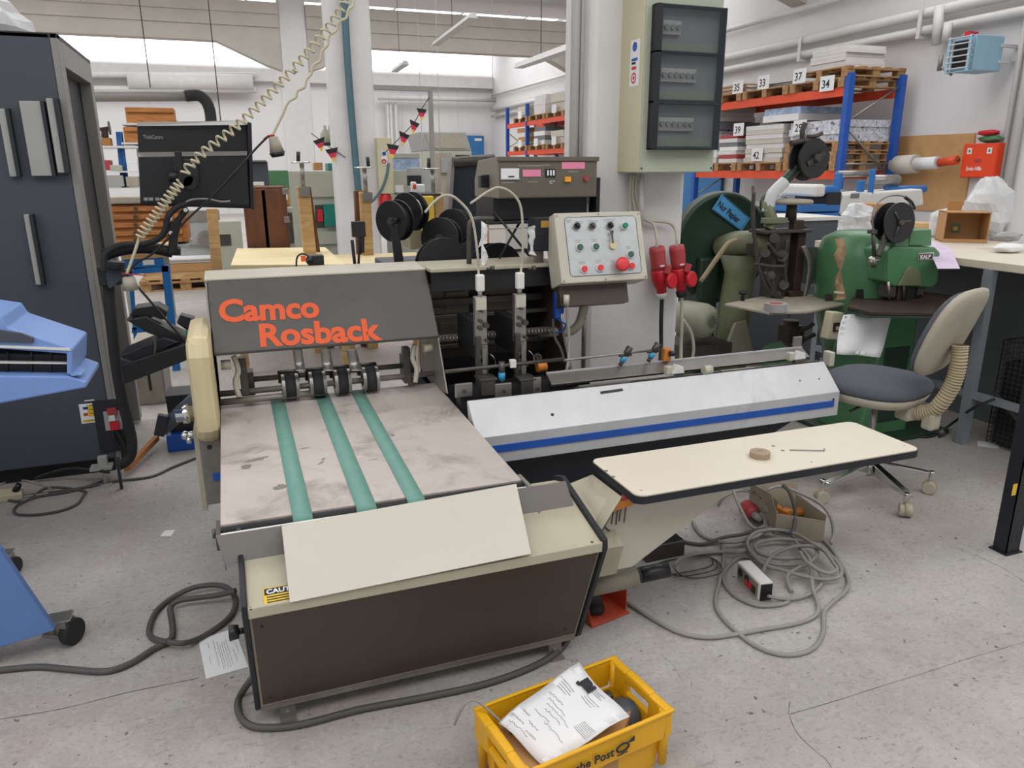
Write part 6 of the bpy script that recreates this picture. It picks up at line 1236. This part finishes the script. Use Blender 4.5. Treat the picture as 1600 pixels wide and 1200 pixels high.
def stack(x, y, z, dx, dy, h, m, label, jit=.02, layers=6):
    t = thing('paper_stack', label, 'paper stack', (x,y,z))
    for i in range(layers): k = h/layers; ox, oy = random.uniform(-jit,jit), random.uniform(-jit,jit); mk('bundle', G().box(x-dx/2+ox,x+dx/2+ox,y-dy/2+oy,y+dy/2+oy,z+i*k,z+(i+1)*k-.003), m if isinstance(m,str) else m[i%len(m)], t)
    return t
xm = (RXA+RXW)/2
ys = [ny0+.65+i*1.28*.97 for i in range(3)]
tops = [('34',[ 'stack_white'],.42,'tall white carton stack on the top rack level at its near end'),('37',['stack_grey','stack_white'],.1,'low dark-topped stack beside card 37'),('33',['kraft_card','stack_white'],.22,'low kraft stack beside card 33')]
for k, y in enumerate(ys):
    put_pallet(xm,y,zL1,['near-end wooden pallet on the top level of the near rack','middle wooden pallet on the top level of the near rack','far wooden pallet on the top level of the near rack'][k])
    nm, ms, h, lb = tops[k]; zz = zL1+.146
    if k == 0: put_pallet(xm,y-.05,zz,'dark second pallet stacked at the near end of the top level'); zz += .146
    stack(xm,y,zz,.85 if k else .75,.75 if k == 0 else 1.1,h*.8,ms,lb)
    yc = at({'34':1287,'37':1243,'33':1188}[nm],130,x=RXA-.13)[1]; card(nm,yc,at({'34':1287,'37':1243,'33':1188}[nm],{'34':142,'37':130,'33':139}[nm],x=RXA-.13)[2],{'34':'number card 34 hung over the top beam closest to the near upright','37':'number card 37 above the low dark-topped stack','33':'number card 33 in front of the low kraft stack'}[nm])
yc = at(1148,140,x=RXA-.13)[1]; card('35',yc,at(1148,146,x=RXA-.13)[2],'number card 35 at the column end of the top level'); stack(xm,ny1+.2,zL1+.146,.8,.8,.2,['stack_white','stack_grey'],'small mixed stack beside card 35 at the far end of the top level'); put_pallet(xm,ny1+.3,zL1,'wooden pallet at the far end beside card 35')
put_pallet(xm,ys[0],zL2,'near-end wooden pallet on the lower level of the near rack'); put_pallet(xm,ys[0],zL2+.146,'second pallet piled at the near end of the lower level'); put_pallet(xm,ys[0]-.02,zL2+.292,'third pallet piled at the near end of the lower level')
mat('printed_film','#c8cad0',.5,var=.35,scale=14,dirt='#4b5670',dscale=18,dlo=.55,dhi=.62)
stack(xm,ys[0],zL2+.438,.95,1.15,.32,'printed_film','stack wrapped in printed film on the lower level at the near end',layers=3); put_pallet(xm,ys[1],zL2,'middle wooden pallet on the lower level of the near rack'); stack(xm,ys[1]+.05,zL2+.146,.9,1.0,.62,['cream_board','stack_white'],'tall cream stack in the middle of the lower level',layers=8); put_pallet(xm,ys[2],zL2,'far wooden pallet on the lower level of the near rack'); stack(xm,ys[2]-.2,zL2+.146,.95,.55,.5,['stack_white','red_faded','stack_white','white_paper','stack_grey'],'layered red and white stack beside card 42',layers=7); stack(xm,ys[2]+.6,zL2+.146,.85,.8,.6,['stack_white','white_paper','printed_film'],'white layered stack below the grey tray at the far end of the lower level',layers=6); put_pallet(xm,ys[2]+1.2,zL2,'wooden pallet at the far end of the lower level of the near rack'); stack(xm,ys[2]+.6,zL2+.75,.95,.95,.14,'stack_grey','flat dark grey tray on the white layered stack',layers=1); stack(xm,ys[2]+.6,zL2+.9,.8,.8,.26,['stack_white','stack_white','cream_board'],'white stack on the dark grey tray',layers=3)
card('42',at(1172,240,x=RXA-.13)[1],at(1172,252,x=RXA-.13)[2],'number card 42 on the red and white layered stack',x=8.872); card('39',at(1143,205,x=RXA-.13)[1],at(1143,212,x=RXA-.13)[2],'number card 39 on the dark grey tray',x=8.872); card('29',at(1244,205,x=RXA-.13)[1],at(1244,210,x=RXA-.13)[2],'number card 29 beside the green machine reel clamp'); stack(xm,ys[0]+.9,zL2+.8,.9,.9,.22,['white_paper','poster_blue'],'loose white packets beside card 29',layers=2)
mk('blue_board', G().box(X_WALL-.1,X_WALL-.06,ny1+.9,ny1+2.4,.0,3.0), 'door_blue', None, label='large blue board against the right wall behind the near rack', cat='board')
# lower goods behind the green machines
for k, (u,v,c) in enumerate(((1258,296,'stack_white'),(1222,304,'printed_film'),(1290,300,'stack_grey'))): p = at(u,v,x=8.4); blob('goods_bag', (p[0],p[1],p[2]-.05), (.3,.3,.12), c, ['grey-white bag in front of the near rack by the wire reel','white crumpled wrapping behind the green arm','translucent bag heap under the near rack'][k],'bag',.25,seed=30+k)
pk = thing('packing_bench','grey bench with bags in front of the near rack','bench',(8.4,8.0,0)); PB = [at(u,v+6,x=8.4) for u,v in ((1258,296),(1222,304),(1290,300))]; zb_ = min(p[2] for p in PB)-.06; mk('bench_top', G().box(8.05,8.75,min(p[1] for p in PB)-.4,max(p[1] for p in PB)+.4,zb_-.06,zb_), 'grey_machine', pk)
for y in (min(p[1] for p in PB)-.3,max(p[1] for p in PB)+.3): mk('leg', G().box(8.1,8.7,y-.04,y+.04,0,zb_-.06), 'grey_machine', pk)
# far rack
fy0 = at(886,200,x=RXA)[1]; fz1 = at(888,179.5,x=RXA)[2]; fz2 = at(888,231,x=RXA)[2]; fy1 = at(793,200,x=RXA)[1]; fzt = at(889,160,x=RXA)[2]
rack(fy0,fy1,fzt+.2,(fz1,fz2,),'blue and orange pallet rack far back on the right wall',(fy0+fy1)/2+.6)
L_ = fy1-fy0; nf = int(L_/1.35)
ordn = ['first','second','third','fourth','fifth','sixth','seventh','eighth','ninth','tenth']
for lv, z in ((0,fz1),(1,fz2)):
    for k in range(nf):
        y = fy0+.75+k*1.35; put_pallet(xm,y,z,'%s pallet from the column on the %s level of the far rack' % (ordn[k],['upper','lower'][lv])); h = random.uniform(.25,.55); stack(xm,y,z+.146,.9,random.uniform(.8,1.1),h,random.choice([['stack_white'],['stack_white','kraft_card'],['white_paper','stack_grey'],['cream_board']]),'%s goods stack from the column on the %s level of the far rack' % (ordn[k],['upper','lower'][lv]),layers=4)
        if lv == 1 or k%2 == 0: card(str([41,17,'','',''][0] if False else ''),y,z+.1,'%s small white card from the column on the %s level of the far rack' % (ordn[k],['upper','lower'][lv]))

# ---------------------------------------------------------------- blue and white laminating machine on a table
LM = thing('laminator','blue and white laminating machine with rollers standing behind the second green machine','machine', (7.2,6.6,0)); ly = 6.6
def LB(u0,v0,u1,v1,m,name,y=ly,d=.5,bev=.01):
    a, b = at(u0,v1,y=y), at(u1,v0,y=y); return mk(name, G().box(a[0],b[0],y,y+d,a[2],b[2]), m, LM, bev)
mk('front_cover', G().prism(ats([(1312,325),(1318,304),(1442,295),(1444,320),(1400,330),(1312,336)],y=ly),(0,.4,0)), 'white_plastic', LM, .02); LB(1250,318,1314,332,'blue_machine','side_table',d=.6); LB(1290,300,1316,322,'black_plastic','drive_unit'); LB(1272,288,1292,308,'white_plastic','motor_cover',bev=.03); LB(1288,290,1316,304,'blue_machine','motor',bev=.03); LB(1312,330,1365,352,'blue_machine','body')
for (u0,u1,v,r,m) in ((1308,1358,272,.035,'steel'),(1360,1402,282,.06,'steel'),(1385,1445,296,.04,'blue_machine')): mk('roller', G().cyl(at(u0,v,y=ly+.2),at(u1,v-1,y=ly+.2),r,n=16), m, LM)
mk('roller_tip', G().cyl(at(1390,284,y=ly+.2),at(1404,284,y=ly+.2),.035,n=12), 'black_plastic', LM)
for (u,v0,v1) in ((1310,270,296),(1362,264,312),(1345,282,300)): LB(u,v0,u+8,v1,'blue_machine','bracket',d=.08)
T = frame(at(1338,317,y=ly-.003),(1,0.0,0.02),(0,0,1)); text('LAMINATOR', .0001, 'print_grey', T, LM, .0001) if False else None
g = at(1336,306,y=ly-.006); mk('control_label', G().cbox(g,(.12,.004,.05)), 'stack_grey', LM); LB(1262,332,1312,345,'blue_machine','shelf',d=.6)
p0 = at(1300,345,y=ly); mk('stand', G().box(p0[0]-.3,p0[0]+.9,ly+.05,ly+.5,0,p0[2]), 'blue_machine', LM, .01); blob('plastic_bag', at(1338,345,y=5.4), (.13,.12,.15),'plastic_film','clear plastic bag above the body of the second green machine','bag',.6,seed=41)
bt = thing('side_table','table with boxes behind the second green machine','table', (5.6,5.4,0)); tzt = at(1350,362,y=5.4)[2]; mk('table_top', G().box(4.9,6.6,5.2,5.9,tzt-.04,tzt), 'white_plastic', bt)
for x in (4.95,6.5): mk('leg', G().box(x,x+.05,5.25,5.3,0,tzt-.04), 'bench_steel', bt)
for k, (u0,v0,u1,v1,m) in enumerate(((1366,318,1400,352,'kraft_card'),(1442,348,1470,362,'pine'))): a, b = at(u0,v1,y=5.3), at(u1,v0,y=5.3); mk('storage_box', G().box(a[0],b[0],5.3,5.55,tzt,b[2]), m, None, .006, label=['brown box with printed label behind the black wire reel','small wooden box left of the open carton'][k], cat='box')

# ---------------------------------------------------------------- middle background, left to right
def bgbox(name, u0, v0, u1, v1, y, d, m, label, cat, floor=False, bev=.01, parts=()):
    a, b = at(u0,v1,y=y), at(u1,v0,y=y); z0 = 0 if floor else a[2]; t = thing(name,label,cat,((a[0]+b[0])/2,y+d/2,z0)); mk('body', G().box(a[0],b[0],y,y+d,z0,b[2]), m, t, bev)
    for (n2,p0,q0,p1,q1,m2,pr) in parts: c, e = at(p0,q1,y=y), at(p1,q0,y=y); mk(n2, G().box(c[0],e[0],y-pr,y,c[2],e[2]), m2, t, bev*.4)
    return t
# work tables behind the stitcher
for k, (px, lab) in enumerate((([(360,414),(370,388),(508,386),(540,413)],'long pale wooden work table behind the stitcher'),([(535,412),(520,398),(650,394),(660,412)],'second pale wooden work table behind the spools'))):
    zt = .86-.03*k; q = ats(px,z=zt); t = thing('work_table',lab,'table',(sum(p[0] for p in q)/4,sum(p[1] for p in q)/4,0)); mk('table_top', G().prism(q,(0,0,-.05)), 'pale_wood', t, .004)
    for p in q: c = p.lerp((q[0]+q[2])/2,.08); mk('leg', G().box(c[0]-.03,c[0]+.03,c[1]-.03,c[1]+.03,0,zt-.05), 'pine', t)
# brown panelled bench with press screws
bgbox('wooden_chest',388,291,446,392,7.4,.3,'brown_wood','tall dark brown wooden chest right of the monitor','chest',True,parts=(('front_board',390,296,414,388,'brown_wood',.012),('front_board',416,296,444,388,'brown_wood',.012),('hinge',441,294,450,304,'steel',.03),('hinge',444,338,452,348,'steel',.03)))
def wpost(u0,v0,u1,v1,y,lab,w2=.10,m='pine',floor=False):
    a, b = at(u0,v0,y=y), at(u1,v1,y=y); b = b+(b-a)*(b[2]/(a[2]-b[2]))
    g = G().prism([a+Vector((-w2/2,0,0)),a+Vector((w2/2,0,0)),b+Vector((w2/2,0,0)),b+Vector((-w2/2,0,0))],(0,.09,0)); return mk('wooden_post', g, m, None, .004, label=lab, cat='post')
wpost(474,292,484,386,6.6,'pine post with wood grain left of the sage machine'); wpost(480,292,494,386,6.75,'dark brown board behind the pine post',.06,'brown_wood'); wpost(331,326,336,386,7.2,'pine post below the monitor',.09); wpost(571,300,576,398,6.6,'pine post right of the concrete column',.09); wpost(562,298,566,396,6.7,'dark brown board beside the pine post at the column',.08,'brown_wood'); wpost(677,302,681,398,6.6,'pine post under the press screw by the grey pole',.07); wpost(686,302,690,395,6.2,'pine post behind the upright spools',.08)
for k, (u, v0, v1) in enumerate(((470,252,293),(568,260,302),(674,262,305))):
    y = 6.6; c = at(u,v0+3,y=y); t = thing('press_screw',['chrome press screw with black handle on the left pine post','chrome press screw with black handle in front of the column','chrome press screw with black handle near the grey pole'][k],'press screw', at(u,v1,y=y)); mk('spindle', G().cyl(at(u+1,v0,y=y),at(u+4,v1,y=y),.018,n=10), 'steel', t); mk('wheel', G().cyl(c+Vector((0,0,.0)),c+Vector((0,0,.012)),.075,n=20), 'chrome', t); mk('grip', G().cyl(at(u-4 if k != 1 else u+8,v0+2,y=y),at(u-4 if k != 1 else u+6,v0-15,y=y),.016,n=10), 'black_plastic', t); mk('bracket', G().cbox(at(u+6,v1+6,y=y),(.08,.05,.08)), 'steel', t)
# sage machine with teal door beyond the column
bgbox('sage_machine',456,267,548,385,13.2,1.5,'sage_machine','large sage green machine with a teal door left of the column','machine',True,parts=(('teal_door',506,318,546,353,'teal_panel',.12),('upper_cover',475,270,546,308,'sage_machine',.05),('dark_recess',494,320,506,356,'steel_dark',.02),('red_bottle',496,327,503,346,'red_plastic',.10),('lower_panel',490,360,546,382,'sage_machine',.05)))
bgbox('teal_crate',514,255,546,267,13.4,.5,'teal_panel','teal plastic crate on top of the sage machine','crate'); bgbox('cardboard_carton',492,254,504,266,13.4,.3,'kraft_card','small brown carton on top of the sage machine','box'); bgbox('wall_shelf',506,223,533,227,14.5,.4,'black_paint','black shelf with bottles above the sage machine','shelf')
for k, u in enumerate((510,518)): p = at(u,223,y=14.5); mk('bottle', G().lathe([(.09,0),(.09,.16),(.03,.24),(.03,.3)],p+Vector((0,.1,0)),n=14), 'sage_machine', None, label=['left bottle on the black shelf','right bottle on the black shelf'][k], cat='bottle')
bgbox('green_box',418,266,450,284,9.9,.5,'green_machine','dark green machine block right of the brown chest','machine',True); bgbox('cardboard_cabinet',428,296,452,322,9.2,.5,'kraft_card','kraft cardboard drawer unit beside the brown chest','drawer unit',False,parts=(('label_card',438,304,449,315,'white_paper',.01),('drawer_edge',430,312,450,321,'kraft_dark',.02))); bgbox('folding_unit',432,324,458,384,9.0,.4,'sage_machine','grey machine with a teal edge beside the brown chest','machine',True,parts=(('teal_edge',434,327,441,376,'teal_panel',.03),('dark_gap',444,332,456,380,'steel_dark',.02)))
bgbox('dark_machine',388,252,418,292,8.6,.5,'slate_panel','dark grey ribbed machine behind the right edge of the monitor','machine',True,parts=(('top_bar',390,250,416,253,'steel',.05),('white_dish',394,284,412,290,'white_plastic',.04)))
# drawers chest, blue trolley, pallet with paper, grey saw
dc = bgbox('drawer_chest',172,318,288,382,8.3,.6,'orange_wood','orange wooden drawer chest below the monitor','drawers')
ct_ = thing('chest_table','grey table carrying the orange drawer chest','table',(at(230,384,y=8.3)[0],8.6,0)); a, b = at(168,386,y=8.25), at(296,382,y=8.25); mk('table_top', G().box(a[0],b[0],8.22,9.0,a[2]-.03,a[2]), 'grey_machine', ct_)
for x in (a[0]+.05,a[0]+.45): mk('leg', G().box(x-.03,x+.03,8.9,8.96,0,a[2]-.03), 'grey_machine', ct_)
for i in range(5): a, b = at(176,331+i*12.6,y=8.29), at(285,321+i*12.6,y=8.29); dr_ = mk('drawer', G().box(a[0],b[0],8.265,8.3,a[2],b[2]), 'orange_wood', dc, .006); c = at(212,326+i*12.6,y=8.26); mk('drawer_pull', G().cyl(c,c+Vector((0,-.03,0)),.018,n=10), 'steel_dark', dr_)
bgbox('cutting_board',168,306,292,319,8.25,.7,'table_dusty','dusty beige board on top of the orange drawer chest','board')
tb = thing('blue_trolley','bright blue steel trolley frame with a plywood top behind the black tray','trolley', at(235,515,z=0)); ty = 6.4
def TBp(px, nm, m='blue_frame', d=.05): return mk(nm, G().prism(ats(px,y=ty),(0,d,0)), m, tb)
TBp([(192,404),(254,400),(257,416),(192,422)],'top_rail'); TBp([(192,420),(262,415),(263,424),(192,430)],'front_rail'); TBp([(252,415),(264,415),(282,580),(270,580)],'leg',d=.06); TBp([(200,424),(206,424),(219,581),(213,581)],'leg',d=.06); TBp([(206,512),(236,510),(236,518),(206,521)],'lower_rail'); mk('trolley_top', G().prism(ats([(192,398),(254,393),(258,402),(192,406)],y=ty-.01),(0,.9,0)), 'pine', tb)
a = at(232,410,y=ty-.005); mk('label', G().cbox(a,(.08,.004,.04)), 'white_paper', tb)
p = at(292,452,z=0); pz = put_pallet(p[0],p[1]+.5,0,'pallet on the floor left of the stitcher hood, under white paper'); stack(p[0],p[1]+.45,.146,1.0,1.0,.2,['pine','kraft_card'],'brown board layers on the floor pallet',layers=2); stack(p[0]+.05,p[1]+.4,.35,.95,.9,.07,'white_paper','loose white paper on the floor pallet left of the hood',.06,3)
bgbox('grey_saw',282,345,336,412,11.3,.7,'grey_machine','grey machine with a round dial behind the monitor arm','machine',True,parts=(('mesh_guard',284,328,342,346,'steel_dull',.02),('sliding_plate',290,380,334,384,'steel',.03))); p = at(322,373,y=11.26); mk('round_dial', G().cyl(p,p+Vector((0,.05,0)),.11,n=24), 'steel_dull', None, label='round grey dial on the grey machine under the monitor', cat='dial')
bgbox('saw_fence',336,345,376,388,10.9,.3,'sage_machine','pale machine plate right of the pine post under the monitor','machine',True,parts=(('dark_slot',344,366,360,384,'steel_dark',.01),))
# shelves, chests and ladder at the far left
sh = thing('storage_shelving','white shelving with tins behind the slate cabinet','shelf', at(185,300,y=12)-Vector((0,0,1.0))); 
for v in (229,268,294): a, b = at(128,v+2,y=12), at(218,v-1,y=12); mk('shelf_board', G().box(a[0],b[0],12,12.5,a[2],b[2]), 'white_paint', sh)
for v in (194,224): a, b = at(190,v+1.5,y=12), at(275,v-1,y=12); mk('shelf_board', G().box(a[0],b[0],12,12.5,a[2],b[2]), 'white_paint', sh)
for u in (140,216,274): a = at(u,190 if u > 220 else 229,y=12.46); mk('upright', G().box(a[0]-.03,a[0]+.03,12.46,12.5,0,a[2]+.02), 'white_paint', sh)
for k, (u0,v0,u1,v1,m,lab) in enumerate(((163,250,171,266,'red_faded','narrow red and white carton on the white shelving'),(172,258,190,267,'sage_machine','grey-green tin on the white shelving'),(165,274,192,292,'grey_machine','grey box on the lowest white shelf'),(200,252,214,268,'white_paper','stack of paper rolls on the white shelving'),(198,276,216,292,'table_dusty','dusty beige box on the lowest white shelf'))): bgbox('shelf_box',u0,v0,u1,v1,12.02,.3,m,lab,'box')
for k, (u0,v0,u1,v1,lab) in enumerate(((198,169,271,193,'brown wooden chest standing highest on the white shelving'),(195,199,222,223,'smaller brown wooden chest on the shelf below the highest one'))): t = bgbox('wooden_chest',u0,v0,u1,v1,12.05,.4,'orange_wood',lab,'chest',parts=(('chest_lid',u0,v0,u1,v0+6,'orange_wood',.03),)); 
a = at(235,230,y=14.1); 
lad = thing('step_ladder','bright blue step ladder standing among the white shelving','ladder', at(195,294,y=12.2))
for (ua,va,ub,vb) in ((184,206,193,294),(188,206,199,294)): mk('rail', G().cyl(at(ua,va,y=12.2),at(ub,vb,y=12.2),.028,n=8), 'blue_machine', lad)
for i in range(9): f = i/8; mk('rung', G().cyl(at(184+9*f,208+84*f,y=12.2),at(188+11*f,208+84*f,y=12.2),.015,n=6), 'blue_machine', lad)
st_ = thing('sewing_machine','old brown sewing machine on the top white shelf','sewing machine', at(162,228,y=12.1)); mk('machine_base', G().prism(ats([(150,228),(174,228),(172,215),(150,216)],y=12.1),(0,.2,0)), 'kraft_dark', st_, .01); mk('machine_head', G().prism(ats([(158,215),(168,215),(167,203),(170,197),(152,200),(152,204),(158,205)],y=12.1),(0,.15,0)), 'iron_brown', st_, .01); mk('hand_wheel', G().cyl(at(170,200,y=12.1),at(172,200,y=12.1),.09,n=16), 'steel_dark', st_)
# duct and pipes on the far left
mk('air_duct', G().cyl(at(60,151,y=13),at(292,150,y=13),.075,n=16), 'duct_grey', None, label='grey horizontal air duct at the upper left', cat='duct'); mk('duct_hose', G().tube(ats([(290,150),(308,149),(318,154),(325,164),(329,180),(330,200),(330,230)],y=13),.085,12), 'black_rubber', None, label='black hose elbow at the end of the grey air duct', cat='hose')
FW = Y_FAR-.2
for k, (u0,v0,u1,v1,r,lab) in enumerate(((60,117,400,117,.09,'thin white pipe on the far left wall, upper one'),(200,127,395,129,.28,'thick white pipe on the far left wall'),(60,138,400,141,.10,'thin white pipe on the far left wall below the thick one'),(590,152,778,156,.09,'white pipe along the far wall right of the column'))): pipe((u0,v0),(u1,v1),r,lab,y=FW-.3)
for k, (u, v1) in enumerate(((610,300),(618,300),(605,300))): p = at(u,160,y=FW-.1); mk('drop_pipe', G().cyl((p[0],FW-.1,0),(p[0],FW-.1,p[2]),.06,n=8), 'pipe_white', None, label=['middle white pipe of three on the far wall by the column','right white pipe of three on the far wall by the column','left white pipe of three on the far wall by the column'][k], cat='pipe')
# things at the column and beyond
mk('teal_pipe', G().tube(ats([(537,-30),(541,60),(547,150),(555,245),(560,300)],y=12.1),.055,10), mat('teal_grey','#4a6b73',.5), None, label='teal pipe running down the face of the white column', cat='pipe'); mk('teal_hose', G().tube(ats([(607,255),(604,275),(596,296),(584,312),(572,322)],y=11.99),.02,8), 'teal_grey', None, label='thin teal hose hanging in a curve beside the column', cat='hose')
t = bgbox('fuse_box',593,215,612,303,12.0,.25,'box_cream','narrow cream fuse box on the right side of the white column','fuse box',parts=(('sticker',597,236,604,258,'white_paper',.01),)); c = at(600,240,y=11.985); mk('blue_symbol', G().cyl(c,c+Vector((0,-.005,0)),.03,n=14), 'blue_stripe', t); c = at(600,252,y=11.985); mk('red_symbol', G().ring(c,c+Vector((0,-.005,0)),.035,.018,14), 'red_plastic', t)
bgbox('grey_locker',611,266,636,330,12.8,.5,'sage_machine','sage grey locker with a paper right of the column','locker',True,parts=(('posted_sheet',618,289,630,305,'white_paper',.006),('teal_band',606,318,640,332,'teal_panel',.03))); mk('fire_extinguisher', G().lathe([(.09,0),(.1,.02),(.1,.42),(.06,.5),(.03,.52),(.03,.58)],at(604,350,y=12.1),n=16), 'red_plastic', None, label='red fire extinguisher at the foot of the white column', cat='extinguisher')
bgbox('map_board',614,243,655,285,15.5,.08,'poster_blue','pale blue poster board right of the column','poster',True,parts=(('board_header',614,240,655,247,'sage_machine',.03),))
gm = thing('guillotine_hood','large grey machine with a sloping hood in the far middle','machine', (8,22,0)); gy = 19.0
mk('sloping_hood', G().prism(ats([(656,206),(728,206),(737,236),(664,236)],y=gy),(0,1.5,0)), 'grey_machine', gm, .02); mk('machine_body', G().prism(ats([(664,236),(737,236),(737,360),(664,360)],y=gy),(0,1.5,0)), 'sage_machine', gm, .02); mk('hood_panel', G().prism(ats([(664,209),(722,209),(730,232),(672,232)],y=gy-.02),(0,.02,0)), 'table_dusty', gm); mk('feed_slot', G().prism(ats([(712,242),(734,242),(734,249),(712,249)],y=gy-.02),(0,.03,0)), 'black_paint', gm)
bgbox('tool_head',688,238,706,282,12.5,.3,'table_dusty','beige tool head in front of the large grey machine','machine',True,parts=(('glass_cover',689,247,705,270,'grey_machine',.05),)); bgbox('grey_table_press',646,262,672,300,11.5,.4,'grey_machine','grey table press behind the grey pole','machine',True,parts=(('black_screen',636,274,657,290,'black_plastic',.05),))
for k, (u0,u1,v0,v1) in enumerate(((651,667,216,300),(732,756,212,300))):
    a, b = at(u0,v1,y=FW), at(u1,v0,y=FW); d_ = mk('door_%d' % (k+1), G().box(a[0],b[0],FW,FW+.1,0,b[2]), 'door_blue', kind='structure'); mk('door_sign', G().box(a[0]+.3,b[0]-.1,FW-.02,FW,b[2]-.2,b[2]-.1), 'white_paper', d_)
mk('steel_pole', G().box(*[v for v in (at(670,140,y=11)[0],at(676,140,y=11)[0])],11,11.06,0,at(673,142,y=11)[2]), 'duct_grey', None, label='thin grey steel pole standing right of the flags', cat='pole')
a, b = at(585,136,y=11), at(676,139,y=11); mk('truss_bar', G().box(a[0],b[0],11,11.08,a[2]-.03,a[2]+.03), 'duct_grey', None, label='grey lattice bar from the column to the steel pole', cat='bar')
# bunting
mk('bunting_string', G().tube(ats([(486,208),(498,217),(518,232),(540,246)],y=12.18),.006,5), 'print_black', None, label='second bunting string at the left face of the column', cat='string')
mk('bunting_string', G().tube(ats([(671,152),(659,170),(648,190),(632,208),(614,226),(600,240)],y=10.9),.006,5), 'print_black', None, label='string of the bunting between pole and column', cat='string')
for k, (u,v,s,th) in enumerate(((659,170,13,.1),(648,190,14,.35),(632,208,15,.35),(614,226,16,.15),(498,217,14,-.35),(518,232,15,-.2))):
    y = 10.9 if k < 4 else 12.17; t = thing('bunting_flag',['topmost pennant of the bunting','second pennant from the top of the bunting','third pennant from the top of the bunting','lowest pennant of the bunting beside the column','left pennant hanging above the sage machine','right pennant hanging above the sage machine'][k],'flag',at(u,v,y=y),'black red gold pennants')
    d1 = Vector((math.cos(th),math.sin(th),-math.sin(th))); c = at(u,v,y=y); W0 = s/1173*y*.62; H0 = W0*2.1; up = Vector((math.sin(th)*.6,0,1)).normalized(); 
    for i, m in enumerate(('flag_black','flag_red','flag_gold')):
        f0, f1 = i/3, (i+1)/3; w0, w1 = W0*(1-f0), W0*(1-f1)+.002; A = c-up*(H0*f0); Bq = c-up*(H0*f1); mk('stripe', G().prism([A-d1*w0,A+d1*w0,Bq+d1*w1,Bq-d1*w1],(0,.006,0)), m, t)
# dark conveyor hood, yellow board, boxes behind the spools
cvh = thing('conveyor_hood','tall dark blue-black tilted conveyor behind the counter box','conveyor', at(725,400,y=4.9)); mk('belt_face', G().prism(ats([(710,258),(768,252),(760,345),(745,395),(700,395),(704,330)],y=4.9),(0,.06,0)), 'dark_conveyor', cvh, .006); mk('top_roller', G().cyl(at(708,254,y=4.88),at(772,249,y=4.88),.035,n=18), 'steel_dark', cvh); mk('side_rail', G().prism(ats([(706,252),(711,252),(706,330),(701,395),(694,395)],y=4.87),(0,.09,0)), 'steel_dull', cvh); mk('conveyor_stand', G().box(at(700,395,y=4.9)[0],at(745,395,y=4.9)[0],4.9,5.2,0,at(720,395,y=4.9)[2]), 'slate_dark', cvh)
bgbox('yellow_board',661,306,678,388,6.0,.04,'yellow_board','upright yellow board behind the wire spools','board'); bgbox('brown_frame',641,303,664,390,6.1,.3,'olive_grey','olive brown cabinet behind the yellow board','cabinet'); bgbox('table_clutter',636,302,690,307,6.05,.5,'black_paint','black shelf board above the yellow board','shelf')
bgbox('glue_bottle',644,284,651,302,6.2,.06,'white_plastic','white glue bottle with orange band on the black shelf','bottle',parts=(('orange_band',645,288,650,295,'rack_orange',.01),)); bgbox('white_box',651,288,664,302,6.25,.12,'white_paper','white box beside the glue bottle','box')
bgbox('paper_box',790,344,826,392,5.4,.4,'white_plastic','white box on the table under the counter box','box',True,parts=(('dark_base',800,388,826,393,'black_paint',.02),)); bgbox('wooden_block',776,318,806,340,6.8,.3,'kraft_dark','brown wooden block pile under the counter box','wood',True); bgbox('white_reams',800,318,850,345,7.5,.5,'white_paper','white paper reams seen under the counter box','paper stack',True); bgbox('orange_pallet_goods',806,330,835,345,7.0,.4,'kraft_card','brown carton among the white reams','box',True)

# suspended lights and ceiling wires
for k, (u0,v0,u1,v1,y,lab) in enumerate(((810,107,893,79,9.0,'long fluorescent lamp hanging left of the column'),(616,113,634,101,14.0,'short lamp hanging in front of the far wall'),(680,72,740,28,12.0,'fluorescent lamp hanging under the concrete beam'))):
    t = thing('strip_lamp',lab,'lamp',at((u0+u1)/2,(v0+v1)/2,y=y)-Vector((0,0,.05))); a, b = at(u0,v0,y=y), at(u1,v1,y=y); b = Vector((b[0],b[1]-2.5 if k == 0 else b[1],b[2])); b = at(u1,v1,y=y-2.5) if k != 1 else at(u1,v1,y=y-1.0); a_ = a; mk('housing', G().prism([a_+Vector((-.06,0,0)),a_+Vector((.06,0,0)),a_+Vector((.03,0,.06)),a_+Vector((-.03,0,.06))], b-a_), 'white_paint', t); mk('hanger', G().cyl((a_+b)/2,Vector((((a_+b)/2)[0],((a_+b)/2)[1],Z_CEIL)),.006,n=5), 'steel_dull', t)
for k, (u,v1,y) in enumerate(((235,137,13),(345,190,13),(688,260,13),(770,140,14),(662,300,14))): p = at(u,v1,y=y); mk('ceiling_wire', G().cyl(p,Vector((p[0],y,Z_CEIL)),.008 if k < 2 else .006,n=5), 'steel_dark' if k < 2 else 'white_paint', None, label=['thin dark wire hanging from the ceiling above the air duct','thin dark wire hanging from the ceiling above the monitor','thin pale wire hanging right of the steel pole','thin pale wire hanging in front of the beam haunch','thin pale wire hanging left of the steel pole'][k], cat='wire')
